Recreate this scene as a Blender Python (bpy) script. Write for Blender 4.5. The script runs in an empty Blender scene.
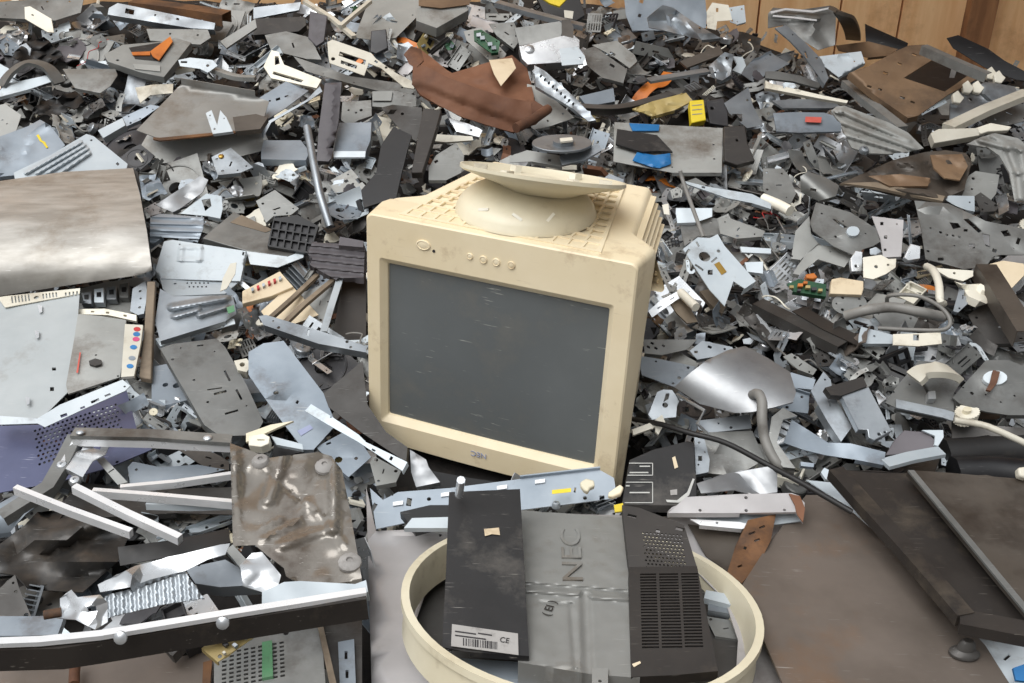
import bpy, bmesh, math, random
from mathutils import Vector, Matrix, noise
from mathutils.geometry import delaunay_2d_cdt
import numpy as np

SC = bpy.context.scene
COL = SC.collection
F, PITCH, CAMZ = 1080.0, math.radians(30), 1.0
CAM = Vector((0, 0, CAMZ))
RIGHT = Vector((1, 0, 0))
FWD = Vector((0, math.cos(PITCH), -math.sin(PITCH)))
UP = Vector((0, math.sin(PITCH), math.cos(PITCH)))
WALL_Y = 3.12


def ray(px, py):
    return FWD + RIGHT * ((px - 512) / F) - UP * ((py - 341.5) / F)


def sstep(a, b, x):
    t = min(1, max(0, (x - a) / (b - a)))
    return t * t * (3 - 2 * t)


def heap(x, y):
    z = 0.12 * max(0.0, y - 1.2) + 0.02
    z += 0.10 * sstep(2.4, 3.1, y) * (1 - sstep(0.0, 0.9, x))
    z -= 0.11 * sstep(2.5, 3.1, y) * sstep(0.55, 1.05, x)
    z += 0.02 * noise.noise(Vector((x * 2.3, y * 2.3, 0.7)))
    return z


def heap_hit(px, py, lift=0.0):
    d = ray(px, py)
    lo, hi = 0.5, 6.0
    for _ in range(40):
        m = (lo + hi) / 2
        p = CAM + d * m
        if p.z > heap(p.x, p.y) + lift:
            lo = m
        else:
            hi = m
    p = CAM + d * lo
    if p.y > WALL_Y - 0.06:
        p = CAM + d * ((WALL_Y - 0.06) / d.y)
    return p


def heap_normal(x, y):
    e = 0.05
    return Vector((-(heap(x + e, y) - heap(x - e, y)) / (2 * e), -(heap(x, y + e) - heap(x, y - e)) / (2 * e), 1)).normalized()


# ------------------------------------------------------------------ materials
MAT = {}


def srgb(r, g, b):
    f = lambda c: (c / 255 / 12.92) if c <= 10 else ((c / 255 + 0.055) / 1.055) ** 2.4
    return (f(r), f(g), f(b), 1)


def material(name, c1, c2, metallic=0.0, rough=0.5, scale=9.0, dirt=None, dirt_amt=0.4, dirt_scale=5.0, scratch=0.0, scratch_col=(200, 200, 195), bump=0.0,
             rough_var=0.15, vary=0.25, coat=0.0, stretch=None, spec=0.5):
    """Two mottled base colours, patches of dirt or rust, fine scratches; every object gets its own offset and brightness."""
    m = bpy.data.materials.new(name)
    m.use_nodes = True
    nt = m.node_tree
    N, L = nt.nodes, nt.links
    b = N['Principled BSDF']
    tc = N.new('ShaderNodeTexCoord')
    oi = N.new('ShaderNodeObjectInfo')
    off = N.new('ShaderNodeVectorMath')
    off.operation = 'MULTIPLY_ADD'
    comb = N.new('ShaderNodeCombineXYZ')
    for i in range(3):
        L.new(oi.outputs['Random'], comb.inputs[i])
    L.new(comb.outputs[0], off.inputs[0])
    off.inputs[1].default_value = (37.0, 53.0, 71.0)
    L.new(tc.outputs['Object'], off.inputs[2])
    vec = off.outputs[0]

    def nz(s, detail=4, v=None, rgh=0.6):
        n = N.new('ShaderNodeTexNoise')
        n.inputs['Scale'].default_value = s
        n.inputs['Detail'].default_value = detail
        n.inputs['Roughness'].default_value = rgh
        L.new(v or vec, n.inputs['Vector'])
        return n.outputs['Fac']

    def ramp(fac, a, bb):
        r = N.new('ShaderNodeMapRange')
        r.inputs['From Min'].default_value = a
        r.inputs['From Max'].default_value = bb
        L.new(fac, r.inputs['Value'])
        return r.outputs['Result']

    def mix(fac, a, bcol):
        x = N.new('ShaderNodeMix')
        x.data_type = 'RGBA'
        if isinstance(fac, (int, float)):
            x.inputs[0].default_value = fac
        else:
            L.new(fac, x.inputs[0])
        for sock, v in ((x.inputs[6], a), (x.inputs[7], bcol)):
            if isinstance(v, tuple):
                sock.default_value = v
            else:
                L.new(v, sock)
        return x.outputs[2]

    v1 = vec
    if stretch:
        mp = N.new('ShaderNodeMapping')
        mp.inputs['Scale'].default_value = stretch
        L.new(vec, mp.inputs['Vector'])
        v1 = mp.outputs[0]
    col = mix(ramp(nz(scale, 5, v1), 0.35, 0.65), srgb(*c1), srgb(*c2))
    if dirt:
        fac = ramp(nz(dirt_scale, 8, None, 0.7), 0.68 - 0.4 * dirt_amt, 0.88 - 0.4 * dirt_amt)
        mul = N.new('ShaderNodeMath')
        mul.operation = 'MULTIPLY'
        mul.inputs[1].default_value = min(1, 0.5 + dirt_amt)
        L.new(fac, mul.inputs[0])
        col = mix(mul.outputs[0], col, srgb(*dirt))
    if scratch:
        mp = N.new('ShaderNodeMapping')
        mp.inputs['Scale'].default_value = (22, 620, 300)
        mp.inputs['Rotation'].default_value = (0.2, 0.1, 0.7)
        L.new(vec, mp.inputs['Vector'])
        s1 = ramp(nz(1.0, 2, mp.outputs[0]), 0.66, 0.70)
        s2 = ramp(nz(22, 3), 0.5, 0.62)
        mm = N.new('ShaderNodeMath')
        mm.operation = 'MULTIPLY'
        L.new(s1, mm.inputs[0])
        L.new(s2, mm.inputs[1])
        m2 = N.new('ShaderNodeMath')
        m2.operation = 'MULTIPLY'
        L.new(mm.outputs[0], m2.inputs[0])
        m2.inputs[1].default_value = scratch
        col = mix(m2.outputs[0], col, srgb(*scratch_col))
    if vary:
        hs = N.new('ShaderNodeHueSaturation')
        mr = N.new('ShaderNodeMapRange')
        mr.inputs['To Min'].default_value = 1 - vary
        mr.inputs['To Max'].default_value = 1 + vary
        L.new(oi.outputs['Random'], mr.inputs['Value'])
        L.new(mr.outputs['Result'], hs.inputs['Value'])
        L.new(col, hs.inputs['Color'])
        col = hs.outputs['Color']
    L.new(col, b.inputs['Base Color'])
    b.inputs['Metallic'].default_value = metallic
    b.inputs['Specular IOR Level'].default_value = spec
    rr = N.new('ShaderNodeMapRange')
    rr.inputs['To Min'].default_value = max(0.05, rough - rough_var)
    rr.inputs['To Max'].default_value = min(1, rough + rough_var)
    L.new(nz(scale * 2.3, 4), rr.inputs['Value'])
    L.new(rr.outputs['Result'], b.inputs['Roughness'])
    if coat:
        b.inputs['Coat Weight'].default_value = coat
        b.inputs['Coat Roughness'].default_value = 0.15
    if bump:
        bp = N.new('ShaderNodeBump')
        bp.inputs['Strength'].default_value = bump
        bp.inputs['Distance'].default_value = 0.004
        L.new(nz(scale * 4, 5), bp.inputs['Height'])
        L.new(bp.outputs[0], b.inputs['Normal'])
    MAT[name] = m
    return m


BR = (74, 62, 52)
material('zinc', (170, 176, 181), (138, 144, 150), .65, .4, 9, BR, .32, 8, .5, bump=.09)
material('dull_steel', (144, 145, 143), (114, 115, 113), .5, .46, 8, (70, 61, 53), .36, 7, .6, bump=.1)
material('dark_steel', (88, 86, 84), (66, 64, 62), .4, .5, 8, (50, 42, 36), .45, 6, .35, bump=.06)
material('bright_steel', (214, 216, 218), (182, 185, 188), .7, .3, 12, (116, 104, 90), .24, 9, .2, bump=.05)
material('pale_paint', (202, 210, 215), (180, 190, 197), .05, .45, 6, (104, 94, 84), .28, 9, .4, scratch_col=(120, 120, 118))
material('blue_grey_paint', (150, 159, 168), (122, 132, 142), .25, .42, 6, BR, .32, 8, .4)
material('grey_paint', (156, 157, 154), (134, 135, 132), .1, .5, 6, (88, 78, 68), .42, 7, .5)
material('white_plastic', (226, 222, 208), (206, 200, 184), .0, .45, 9, (120, 104, 84), .28, 9)
material('beige_plastic', (238, 224, 194), (226, 209, 174), .0, .45, 5, (164, 134, 98), .24, 13, .25, (150, 126, 92), vary=.02, bump=.04)
material('cream_plastic', (226, 218, 194), (208, 198, 172), .0, .42, 6, (120, 100, 76), .22, 6, .2, (150, 132, 104), vary=.03)
material('dark_plastic', (58, 57, 60), (42, 41, 44), .0, .5, 9, (96, 88, 80), .3, 7, .2)
material('black_plastic', (26, 26, 28), (18, 18, 20), .0, .42, 9, (64, 58, 52), .25, 7, .25)
material('lilac_plastic', (98, 94, 98), (80, 76, 80), .0, .6, 9, (56, 48, 44), .35, 7)
material('scratched_black', (36, 35, 36), (26, 26, 27), .0, .55, 12, (88, 84, 79), .40, 9, .9, (150, 146, 140), vary=.03, bump=.08)
material('rust', (124, 86, 64), (104, 68, 48), .1, .75, 9, (70, 48, 38), .4, 6, .2, (176, 150, 130), bump=.2, vary=.12)
material('rust_tan', (132, 108, 84), (108, 86, 66), .2, .6, 8, (72, 60, 50), .42, 6, .4, (170, 160, 146), bump=.1, vary=.1)
material('bright_rust', (124, 86, 54), (90, 64, 44), .1, .8, 14, (66, 50, 40), .5, 12, bump=.3, vary=.1)
material('rusty_sheet', (116, 106, 98), (92, 84, 77), .2, .48, 5, (124, 94, 68), .36, 3.2, .7, (178, 176, 172), bump=.05, vary=.03)
material('worn_aluminium', (186, 183, 177), (154, 150, 143), .5, .48, 9, (120, 106, 88), .36, 5, .6, (240, 240, 236), stretch=(1, 4, 1), bump=.05, vary=.03)
material('satin_silver', (168, 170, 172), (136, 138, 141), .7, .42, 6, (104, 94, 84), .3, 6, .5, vary=.1, bump=.05)
material('mottled_film', (104, 98, 90), (138, 132, 124), .35, .25, 7, (72, 58, 46), .45, 7, .7, (225, 222, 214), vary=.03, coat=.6)
material('clean_aluminium', (246, 246, 247), (226, 228, 230), .35, .3, 12, (140, 134, 126), .1, 14, vary=.04)
material('chassis_grey', (182, 187, 188), (162, 168, 170), .1, .45, 5, (120, 108, 96), .3, 6, .4, vary=.03)
material('black_sheeting', (50, 48, 46), (30, 29, 28), .0, .4, 7, (84, 76, 68), .4, 8, .3, vary=.05)
material('violet_paint', (94, 98, 126), (76, 80, 106), .35, .38, 5, (150, 152, 165), .25, 4, .6, (190, 192, 205), vary=.03)
material('lilac_grey_paint', (190, 187, 187), (168, 165, 165), .25, .45, 5, (110, 96, 82), .34, 5, .4, vary=.04)
material('stamped_grey', (150, 150, 147), (134, 134, 131), .3, .48, 6, (104, 92, 78), .42, 5, .3, vary=.03)
material('black_brown', (50, 45, 41), (33, 29, 27), .0, .55, 7, (86, 77, 66), .36, 7, .6, (130, 124, 116), vary=.06, bump=.08)
material('umber_sheet', (88, 81, 74), (66, 60, 54), .1, .5, 6, (46, 38, 32), .42, 6, .6, (140, 134, 126), vary=.04, bump=.08)
material('circuit_green', (48, 96, 66), (36, 74, 50), .1, .4, 14, (110, 100, 60), .25, 20, vary=.15)
material('circuit_tan', (176, 158, 104), (150, 132, 84), .0, .5, 14, (90, 74, 50), .3, 20, vary=.1)
material('orange_film', (206, 122, 48), (176, 96, 36), .1, .4, 12, (80, 50, 30), .3, 12, vary=.05)
material('yellow_label', (232, 206, 40), (214, 188, 30), .0, .5, 12, vary=.03)
material('blue_plastic', (40, 118, 178), (30, 98, 152), .0, .4, 12, (20, 40, 60), .2, 12, vary=.08)
material('green_tint', (74, 138, 92), (96, 128, 100), .0, .5, 12, (80, 84, 80), .4, 40, vary=.03)
material('red_plastic', (190, 48, 52), (164, 38, 42), .0, .45, 12, vary=.08)
material('pink_plastic', (200, 70, 120), (180, 50, 100), .0, .45, 12, vary=.08)
material('brass', (196, 160, 84), (170, 134, 64), .8, .35, 12, BR, .2, 12, vary=.08)
material('black_rubber', (34, 33, 33), (26, 25, 25), .0, .55, 12, (70, 64, 58), .25, 14, vary=.05)
material('grey_cable', (136, 134, 130), (116, 114, 110), .0, .5, 12, (74, 66, 58), .3, 14, vary=.15)
material('label_paper', (166, 163, 160), (146, 143, 140), .0, .65, 12, (96, 90, 86), .4, 22, vary=.03)
material('card_paper', (222, 206, 178), (206, 188, 158), .0, .7, 12, (140, 112, 84), .3, 12, vary=.03)
material('print_black', (36, 34, 36), (48, 46, 48), .0, .6, 30, vary=0)
material('print_white', (196, 196, 192), (176, 176, 172), .0, .6, 30, vary=0)
material('print_blue', (150, 158, 190), (160, 166, 190), .0, .6, 30, vary=0)
material('printed_red', (204, 96, 84), (190, 84, 72), .0, .6, 30, vary=0)
material('screen_glass', (104, 108, 109), (94, 98, 99), .0, .34, 5, (118, 116, 110), .4, 5, .5, (205, 205, 195), vary=0, rough_var=.08)
material('wood_board', (244, 200, 150), (228, 176, 124), .0, .7, 5, (170, 116, 74), .34, 4, .0, stretch=(6, 6, .7), bump=.1, vary=.05)
material('dark_wood', (158, 112, 74), (124, 84, 54), .0, .7, 6, (70, 46, 32), .4, 5, stretch=(6, 6, .7), vary=.05)
material('brown_wood', (138, 124, 106), (106, 94, 80), .0, .7, 8, (72, 60, 48), .42, 9, bump=.15, vary=.05)
material('concrete', (140, 134, 126), (116, 110, 102), .0, .85, 3, (90, 82, 74), .4, 2, vary=0)
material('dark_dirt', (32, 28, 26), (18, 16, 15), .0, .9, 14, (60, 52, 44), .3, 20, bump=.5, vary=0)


# ------------------------------------------------------------------ helpers
def tag(o, label=None, cat=None, group=None, kind=None):
    for k, v in (('label', label), ('category', cat), ('group', group), ('kind', kind)):
        if v:
            o[k] = v
    return o


def link(name, me, mat=None, parent=None, smooth=30):
    o = bpy.data.objects.new(name, me)
    COL.objects.link(o)
    if mat:
        for mm in ([mat] if isinstance(mat, str) else mat):
            me.materials.append(MAT[mm])
    if smooth:
        me.shade_smooth()
        me.set_sharp_from_angle(angle=math.radians(smooth))
    if parent is not None:
        o.parent = parent
    return o


def from_bm(name, bm, mat=None, parent=None, smooth=30):
    bmesh.ops.recalc_face_normals(bm, faces=bm.faces)
    me = bpy.data.meshes.new(name)
    bm.to_mesh(me)
    bm.free()
    return link(name, me, mat, parent, smooth)


def keep_world(child, parent):
    child.parent = parent
    child.matrix_parent_inverse = parent.matrix_basis.inverted()


def inside(px, py, poly):
    """Vectorised point-in-polygon."""
    r = np.zeros(len(px), bool)
    n = len(poly)
    for i in range(n):
        x1, y1 = poly[i]
        x2, y2 = poly[(i + 1) % n]
        if y1 == y2:
            continue
        c = ((y1 > py) != (y2 > py)) & (px < (x2 - x1) * (py - y1) / (y2 - y1) + x1)
        r ^= c
    return r


def area2(p):
    return sum(p[i][0] * p[(i + 1) % len(p)][1] - p[(i + 1) % len(p)][0] * p[i][1] for i in range(len(p)))


def triangulate(poly, holes, step=0.0, lines=()):
    """Outline and holes -> vertices, triangles. With a step the inside and the outline get extra points."""
    def sub(pl):
        out, ids = [], []
        for i in range(len(pl)):
            a, b = pl[i], pl[(i + 1) % len(pl)]
            n = 1
            if step:
                n = max(1, int(math.hypot(b[0] - a[0], b[1] - a[1]) / step + .5))
            for k in range(n):
                out.append((a[0] + (b[0] - a[0]) * k / n, a[1] + (b[1] - a[1]) * k / n))
                ids.append(i)
        return out, ids
    outer, ids = sub(poly)
    verts = list(outer)
    edges = [(i, (i + 1) % len(outer)) for i in range(len(outer))]
    for h in holes:
        b = len(verts)
        verts += list(h)
        edges += [(b + i, b + (i + 1) % len(h)) for i in range(len(h))]
    if step:
        xs = [p[0] for p in poly]
        ys = [p[1] for p in poly]
        gx, gy = np.meshgrid(np.arange(min(xs), max(xs), step), np.arange(min(ys), max(ys), step * .87))
        gx = gx + (np.arange(gx.shape[0]) % 2)[:, None] * step * .5
        gx, gy = gx.ravel(), gy.ravel()
        ok = inside(gx, gy, poly)
        for h in holes:
            ok &= ~inside(gx, gy, h)
        gx, gy = gx[ok], gy[ok]
        bv = np.array(verts)
        if len(gx):
            keep = np.ones(len(gx), bool)
            for v in bv:
                keep &= (gx - v[0]) ** 2 + (gy - v[1]) ** 2 > (step * .45) ** 2
            verts += list(zip(gx[keep].tolist(), gy[keep].tolist()))
    ov, oe, of, oi, _, _ = delaunay_2d_cdt([Vector(v) for v in verts], edges, [], 0, 1e-7)
    V = np.array([(v.x, v.y) for v in ov])
    T = [tuple(f) for f in of]
    cx = np.array([V[list(t)].mean(axis=0) for t in T])
    ok = inside(cx[:, 0], cx[:, 1], poly)
    for h in holes:
        ok &= ~inside(cx[:, 0], cx[:, 1], h)
    tris = []
    for t, k in zip(T, ok):
        if k:
            a, b, c = V[t[0]], V[t[1]], V[t[2]]
            if (b[0] - a[0]) * (c[1] - a[1]) - (b[1] - a[1]) * (c[0] - a[0]) < 0:
                t = (t[0], t[2], t[1])
            tris.append(t)
    # which new vertex each outline vertex became
    omap = {}
    for new, olds in enumerate(oi):
        for o in olds:
            omap[o] = new
    outline = [(omap.get(i), ids[i]) for i in range(len(outer))]
    return V, tris, outline


def thicken(verts, faces, th):
    """A closed shell below the given surface."""
    bm = bmesh.new()
    vs = [bm.verts.new(v) for v in verts]
    for f in faces:
        if len(set(f)) >= 3:
            try:
                bm.faces.new([vs[i] for i in f])
            except ValueError:
                pass
    lone = [v for v in bm.verts if not v.link_faces]
    bmesh.ops.delete(bm, geom=lone, context='VERTS')
    bm.normal_update()
    tops = list(bm.faces)
    low = {v: bm.verts.new(v.co - v.normal * th) for v in list(bm.verts)}
    rim = [e for e in bm.edges if len(e.link_faces) == 1]
    for f in tops:
        bm.faces.new([low[v] for v in reversed(f.verts)])
    for e in rim:
        f = e.link_faces[0]
        a, b = e.verts
        lv = list(f.verts)
        if lv[(lv.index(a) + 1) % len(lv)] is not b:
            a, b = b, a
        try:
            bm.faces.new([b, a, low[a], low[b]])
        except ValueError:
            pass
    return bm


CROPS = {r + str(c + 1): (c * 256, y) for r, y in (('A', 0), ('B', 171), ('C', 342), ('D', 512)) for c in range(4)}


def px(crop, s):
    """'x,y x,y' in the four-times enlarged crop -> photograph pixels."""
    v = [tuple(float(q) for q in t.split(',')) for t in s.split()]
    if not crop:
        return v
    ox, oy = CROPS[crop]
    return [(ox + a / 3.996, oy + b / 3.996) for a, b in v]


class Rec:
    pass


def plane_basis(n):
    u = (RIGHT - n * RIGHT.dot(n)).normalized()
    return u, n.cross(u)


def normal_from(a, b):
    """a: degrees leaning right, b: degrees leaning towards the camera."""
    return Vector((math.tan(math.radians(a)), -math.tan(math.radians(b)), 1)).normalized()


HERO_POLYS = []
RNG = random.Random(11)


def H(name, cat, label, mat, crop, poly, n=None, clear=.012, th=.0016, holes=(), relief=(), flange=None, step=0, on=None, off=.0008, group=None, at=None, bev=0,
      mask=True, smooth=35, plane=None):
    """A sheet whose outline is given in photograph pixels, laid on its own plane in the heap with its real size, thickness, holes, flanges and relief.
    With on= it is a part on that sheet's plane."""
    pts = px(crop, poly) if isinstance(poly, str) else poly
    cx = sum(p[0] for p in pts) / len(pts)
    cy = sum(p[1] for p in pts) / len(pts)
    R = Rec()
    auto = 0.0
    if on is not None:
        off += on.auto
        N, P0 = on.N, on.P0 + on.N * off
        U, Vv = on.U, on.V
        # keep the origin of the part under its own middle
        d = ray(cx, cy)
        P0 = CAM + d * ((P0 - CAM).dot(N) / d.dot(N))
    elif plane is not None:
        P0, N = plane
        U, Vv = plane_basis(N)
        d = ray(cx, cy)
        P0 = CAM + d * ((P0 - CAM).dot(N) / d.dot(N))
    else:
        if n is None:
            far = max(0, min(1, (420 - cy) / 380))
            n = (RNG.uniform(-12, 12), RNG.uniform(2, 10) + 22 * far)
        N = normal_from(*n)
        U, Vv = plane_basis(N)
        base = heap_hit(cx, cy)
        d = ray(cx, cy)
        lift = 0.0
        for _ in range(60):
            P0 = CAM + d * ((base + Vector((0, 0, lift)) - CAM).dot(N) / d.dot(N)) if lift else base.copy()
            worst = 9
            for (x, y) in pts:
                r = ray(x, y)
                q = CAM + r * ((P0 - CAM).dot(N) / r.dot(N))
                worst = min(worst, q.z - heap(q.x, q.y))
            if worst >= clear - .0005:
                break
            lift += max(.0015, (clear - worst) * .7)
        P0 = CAM + d * ((base + Vector((0, 0, lift)) - CAM).dot(N) / d.dot(N))
    # pixels -> plane
    def uv(x, y):
        r = ray(x, y)
        q = CAM + r * ((P0 - CAM).dot(N) / r.dot(N)) - P0
        return (q.dot(U), q.dot(Vv))
    ppm = F / (P0 - CAM).dot(FWD)
    poly2 = [uv(*p) for p in pts]
    ids = list(range(len(poly2)))
    flip = area2(poly2) < 0
    if flip:
        poly2 = poly2[::-1]
    hol = []

    def C1(x, y):
        if not crop:
            return (x, y)
        ox, oy = CROPS[crop]
        return (ox + x / 3.996, oy + y / 3.996)
    ks = 3.996 if crop else 1.0
    for h in holes:
        if h[0] == 'c':
            c = uv(*C1(h[1], h[2]))
            r = h[3] / ks / ppm
            k = 14 if r > .008 else 8
            hol.append([(c[0] + r * math.cos(2 * math.pi * i / k), c[1] + r * math.sin(2 * math.pi * i / k)) for i in range(k)])
        elif h[0] == 'r':
            _, x, y, w, hh, a = h
            a = math.radians(a)
            q = []
            for sx, sy in ((-1, -1), (1, -1), (1, 1), (-1, 1)):
                dx, dy = sx * w / 2, sy * hh / 2
                q.append(uv(*C1(x + dx * math.cos(a) - dy * math.sin(a), y + dx * math.sin(a) + dy * math.cos(a))))
            hol.append(q)
        elif h[0] == 'p':
            hol.append([uv(*p) for p in (px(crop, h[1]) if crop else px('', h[1]))])
        elif h[0] == 'g':
            # grid of holes: origin, end of the row, end of the column, counts, hole size as a fraction of a cell, sides
            _, o0, o1, o2, nu, nv, fr, sides = h
            a, b, c = uv(*C1(*o0)), uv(*C1(*o1)), uv(*C1(*o2))
            eu = ((b[0] - a[0]) / nu, (b[1] - a[1]) / nu)
            ev = ((c[0] - a[0]) / nv, (c[1] - a[1]) / nv)
            fu, fv = (fr, fr) if not isinstance(fr, tuple) else fr
            for i in range(nu):
                for j in range(nv):
                    s = (j % 2) * .5 if sides > 4 else 0
                    if sides > 4 and s and i == nu - 1:
                        continue
                    mx = a[0] + eu[0] * (i + .5 + s) + ev[0] * (j + .5)
                    my = a[1] + eu[1] * (i + .5 + s) + ev[1] * (j + .5)
                    if sides == 4:
                        hol.append([(mx + eu[0] * fu * p + ev[0] * fv * q, my + eu[1] * fu * p + ev[1] * fv * q) for p, q in ((-.5, -.5), (.5, -.5), (.5, .5), (-.5, .5))])
                    else:
                        hol.append([(mx + (eu[0] * math.cos(t) * fu + ev[0] * math.sin(t) * fv) * .5, my + (eu[1] * math.cos(t) * fu + ev[1] * math.sin(t) * fv) * .5)
                                    for t in [2 * math.pi * k / sides for k in range(sides)]])
    plain = on is None and plane is None and mask and th < .005 and not mat.endswith('plastic') and not mat.startswith(('black', 'card', 'brown', 'yellow', 'blue_pl'))
    if plain and len(poly2) >= 3:
        span = min(max(q[k] for q in poly2) - min(q[k] for q in poly2) for k in (0, 1))
        gx = sum(q[0] for q in poly2) / len(poly2)
        gy = sum(q[1] for q in poly2) / len(poly2)
        if not hol and not relief and .035 < span < .2:
            # screw holes near the corners and a slot or two, as on any chassis plate
            for q in poly2:
                if RNG.random() < .6:
                    k_ = RNG.uniform(.62, .76)
                    hc_ = (gx + (q[0] - gx) * k_, gy + (q[1] - gy) * k_)
                    r = RNG.uniform(.0016, .0032)
                    hol.append([(hc_[0] + r * math.cos(2 * math.pi * i / 8), hc_[1] + r * math.sin(2 * math.pi * i / 8)) for i in range(8)])
            if RNG.random() < .6:
                a_, w2, h2 = RNG.uniform(0, 3.1), span * .09, span * .022
                ca, sa = math.cos(a_), math.sin(a_)
                hol.append([(gx + x_ * ca - y_ * sa, gy + x_ * sa + y_ * ca) for x_, y_ in ((-w2, -h2), (w2, -h2), (w2, h2), (-w2, h2))])
            keepers = []
            for h_ in hol:
                xs_, ys_ = np.array([q[0] for q in h_]), np.array([q[1] for q in h_])
                if inside(xs_, ys_, poly2).all() and not any(math.hypot(xs_.mean() - np.mean([q[0] for q in g_]), ys_.mean() - np.mean([q[1] for q in g_])) < .012 for g_ in keepers):
                    keepers.append(h_)
            hol = keepers
        if not relief and not step and span > .03:
            step, relief, auto = max(.012, span / 8), [('noise', .0028, 9)], .0016
        if not flange and len(pts) <= 9:
            low = max(range(len(pts)), key=lambda i: pts[i][1] + pts[(i + 1) % len(pts)][1] + .3 * abs(pts[i][0] - pts[(i + 1) % len(pts)][0]))
            flange = {low: .009}
    V, tris, outline = triangulate(poly2, hol, step)
    # relief terms in metres
    rel = []
    for t in relief:
        if t[0] in ('ridge', 'step'):
            rel.append((t[0], uv(*C1(t[1], t[2])), uv(*C1(t[3], t[4])), t[5], t[6]))
        elif t[0] == 'bump':
            rel.append((t[0], uv(*C1(t[1], t[2])), t[3] / ks / ppm, t[4]))
        else:
            rel.append(t)
    us = V[:, 0]
    vs_ = V[:, 1]
    size = max(us.max() - us.min(), vs_.max() - vs_.min())
    seed = RNG.uniform(0, 100)

    def hgt(u, v):
        z = 0.0
        for t in rel:
            k = t[0]
            if k == 'noise':
                z += t[1] * noise.fractal(Vector((u * t[2], v * t[2], seed)), .6, 2.1, 3)
            elif k == 'crumple':
                q = Vector((u * t[2], v * t[2], seed))
                z += t[1] * (abs(noise.noise(q)) * 1.6 + .5 * abs(noise.noise(q * 2.3)) - .4)
            elif k == 'cyl':
                a = math.radians(t[1])
                s = u * math.cos(a) + v * math.sin(a) - (t[3] if len(t) > 3 else 0)
                z += t[2] * (1 - (2 * s / size) ** 2)
            elif k == 'ribs':
                a = math.radians(t[1])
                s = u * math.cos(a) + v * math.sin(a)
                w = math.cos(2 * math.pi * s / t[2])
                z += t[3] * (1 if w > .3 else 0 if w < -.3 else (w + .3) / .6)
            elif k == 'ridge':
                (ax, ay), (bx, by) = t[1], t[2]
                dx, dy = bx - ax, by - ay
                L2 = dx * dx + dy * dy
                w = max(0, min(1, ((u - ax) * dx + (v - ay) * dy) / L2))
                dd = math.hypot(u - ax - dx * w, v - ay - dy * w)
                z += t[4] * max(0, 1 - (dd / t[3]) ** 2)
            elif k == 'step':
                (ax, ay), (bx, by) = t[1], t[2]
                dx, dy = bx - ax, by - ay
                sd = ((u - ax) * dy - (v - ay) * dx) / math.hypot(dx, dy)
                z += t[4] * max(0, min(1, sd / t[3]))
            elif k == 'bump':
                dd = math.hypot(u - t[1][0], v - t[1][1]) / t[2]
                z += t[3] * (1 - sstep(.6, 1, dd))
        return z
    camL = Vector(((CAM - P0).dot(U), (CAM - P0).dot(Vv), (CAM - P0).dot(N)))
    verts = []
    for u, v in V.tolist():
        z = hgt(u, v) if rel else 0.0
        p = Vector((u, v, 0))
        if z:
            p = p + (camL - p) * (z / camL.z)
        verts.append(p)
    faces = list(tris)
    if flange:
        if not isinstance(flange, dict):
            flange = {i: flange for i in range(len(pts))}
        npt = len(pts)
        for ei, dep in flange.items():
            slant = 0.0
            if isinstance(dep, tuple):
                dep, slant = dep
            # edge ei runs pts[ei] -> pts[ei+1]; in the flipped order its id changes
            ej = (npt - 2 - ei) % npt if flip else ei
            ks_ = [k for k, (_, idd) in enumerate(outline) if idd == ej]
            chain = [outline[k][0] for k in ks_] + [outline[(ks_[-1] + 1) % len(outline)][0]]
            a, b = verts[chain[0]], verts[chain[-1]]
            out = Vector(((b - a).y, -(b - a).x, 0)).normalized()
            new = []
            for c in chain:
                verts.append(verts[c] - Vector((0, 0, dep)) + out * (abs(dep) * slant + .0006))
                new.append(len(verts) - 1)
            for i in range(len(chain) - 1):
                faces.append((chain[i + 1], chain[i], new[i], new[i + 1]))
    bm = thicken(verts, faces, th)
    me = bpy.data.meshes.new(name)
    bm.to_mesh(me)
    bm.free()
    o = link(name, me, mat, None, smooth)
    o.matrix_basis = Matrix.Translation(P0) @ Matrix((U, Vv, N)).transposed().to_4x4()
    if bev:
        md = o.modifiers.new('edge_round', 'BEVEL')
        md.width = bev
        md.segments = 2
        md.limit_method = 'ANGLE'
        md.angle_limit = math.radians(50)
    if on is not None:
        keep_world(o, on.o)
        if on.o.get('category') is None and on.top is not on:
            pass
    else:
        tag(o, label, cat, group)
        if mask:
            HERO_POLYS.append((pts, P0))
    if on is not None and label:
        o['label'] = label
    R.auto = auto
    R.o, R.P0, R.N, R.U, R.V, R.ppm, R.top = o, P0, N, U, Vv, ppm, (on.top if on is not None else None)
    if R.top is None:
        R.top = R
    return R


def catmull(P, sub=6):
    if len(P) < 3:
        return P
    out = []
    Q = [P[0]] + P + [P[-1]]
    for i in range(1, len(Q) - 2):
        a, b, c, d = Q[i - 1], Q[i], Q[i + 1], Q[i + 2]
        for k in range(sub):
            t = k / sub
            out.append(.5 * (2 * b + (c - a) * t + (2 * a - 5 * b + 4 * c - d) * t * t + (3 * b - a - 3 * c + d) * t ** 3))
    out.append(P[-1])
    return out


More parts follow.
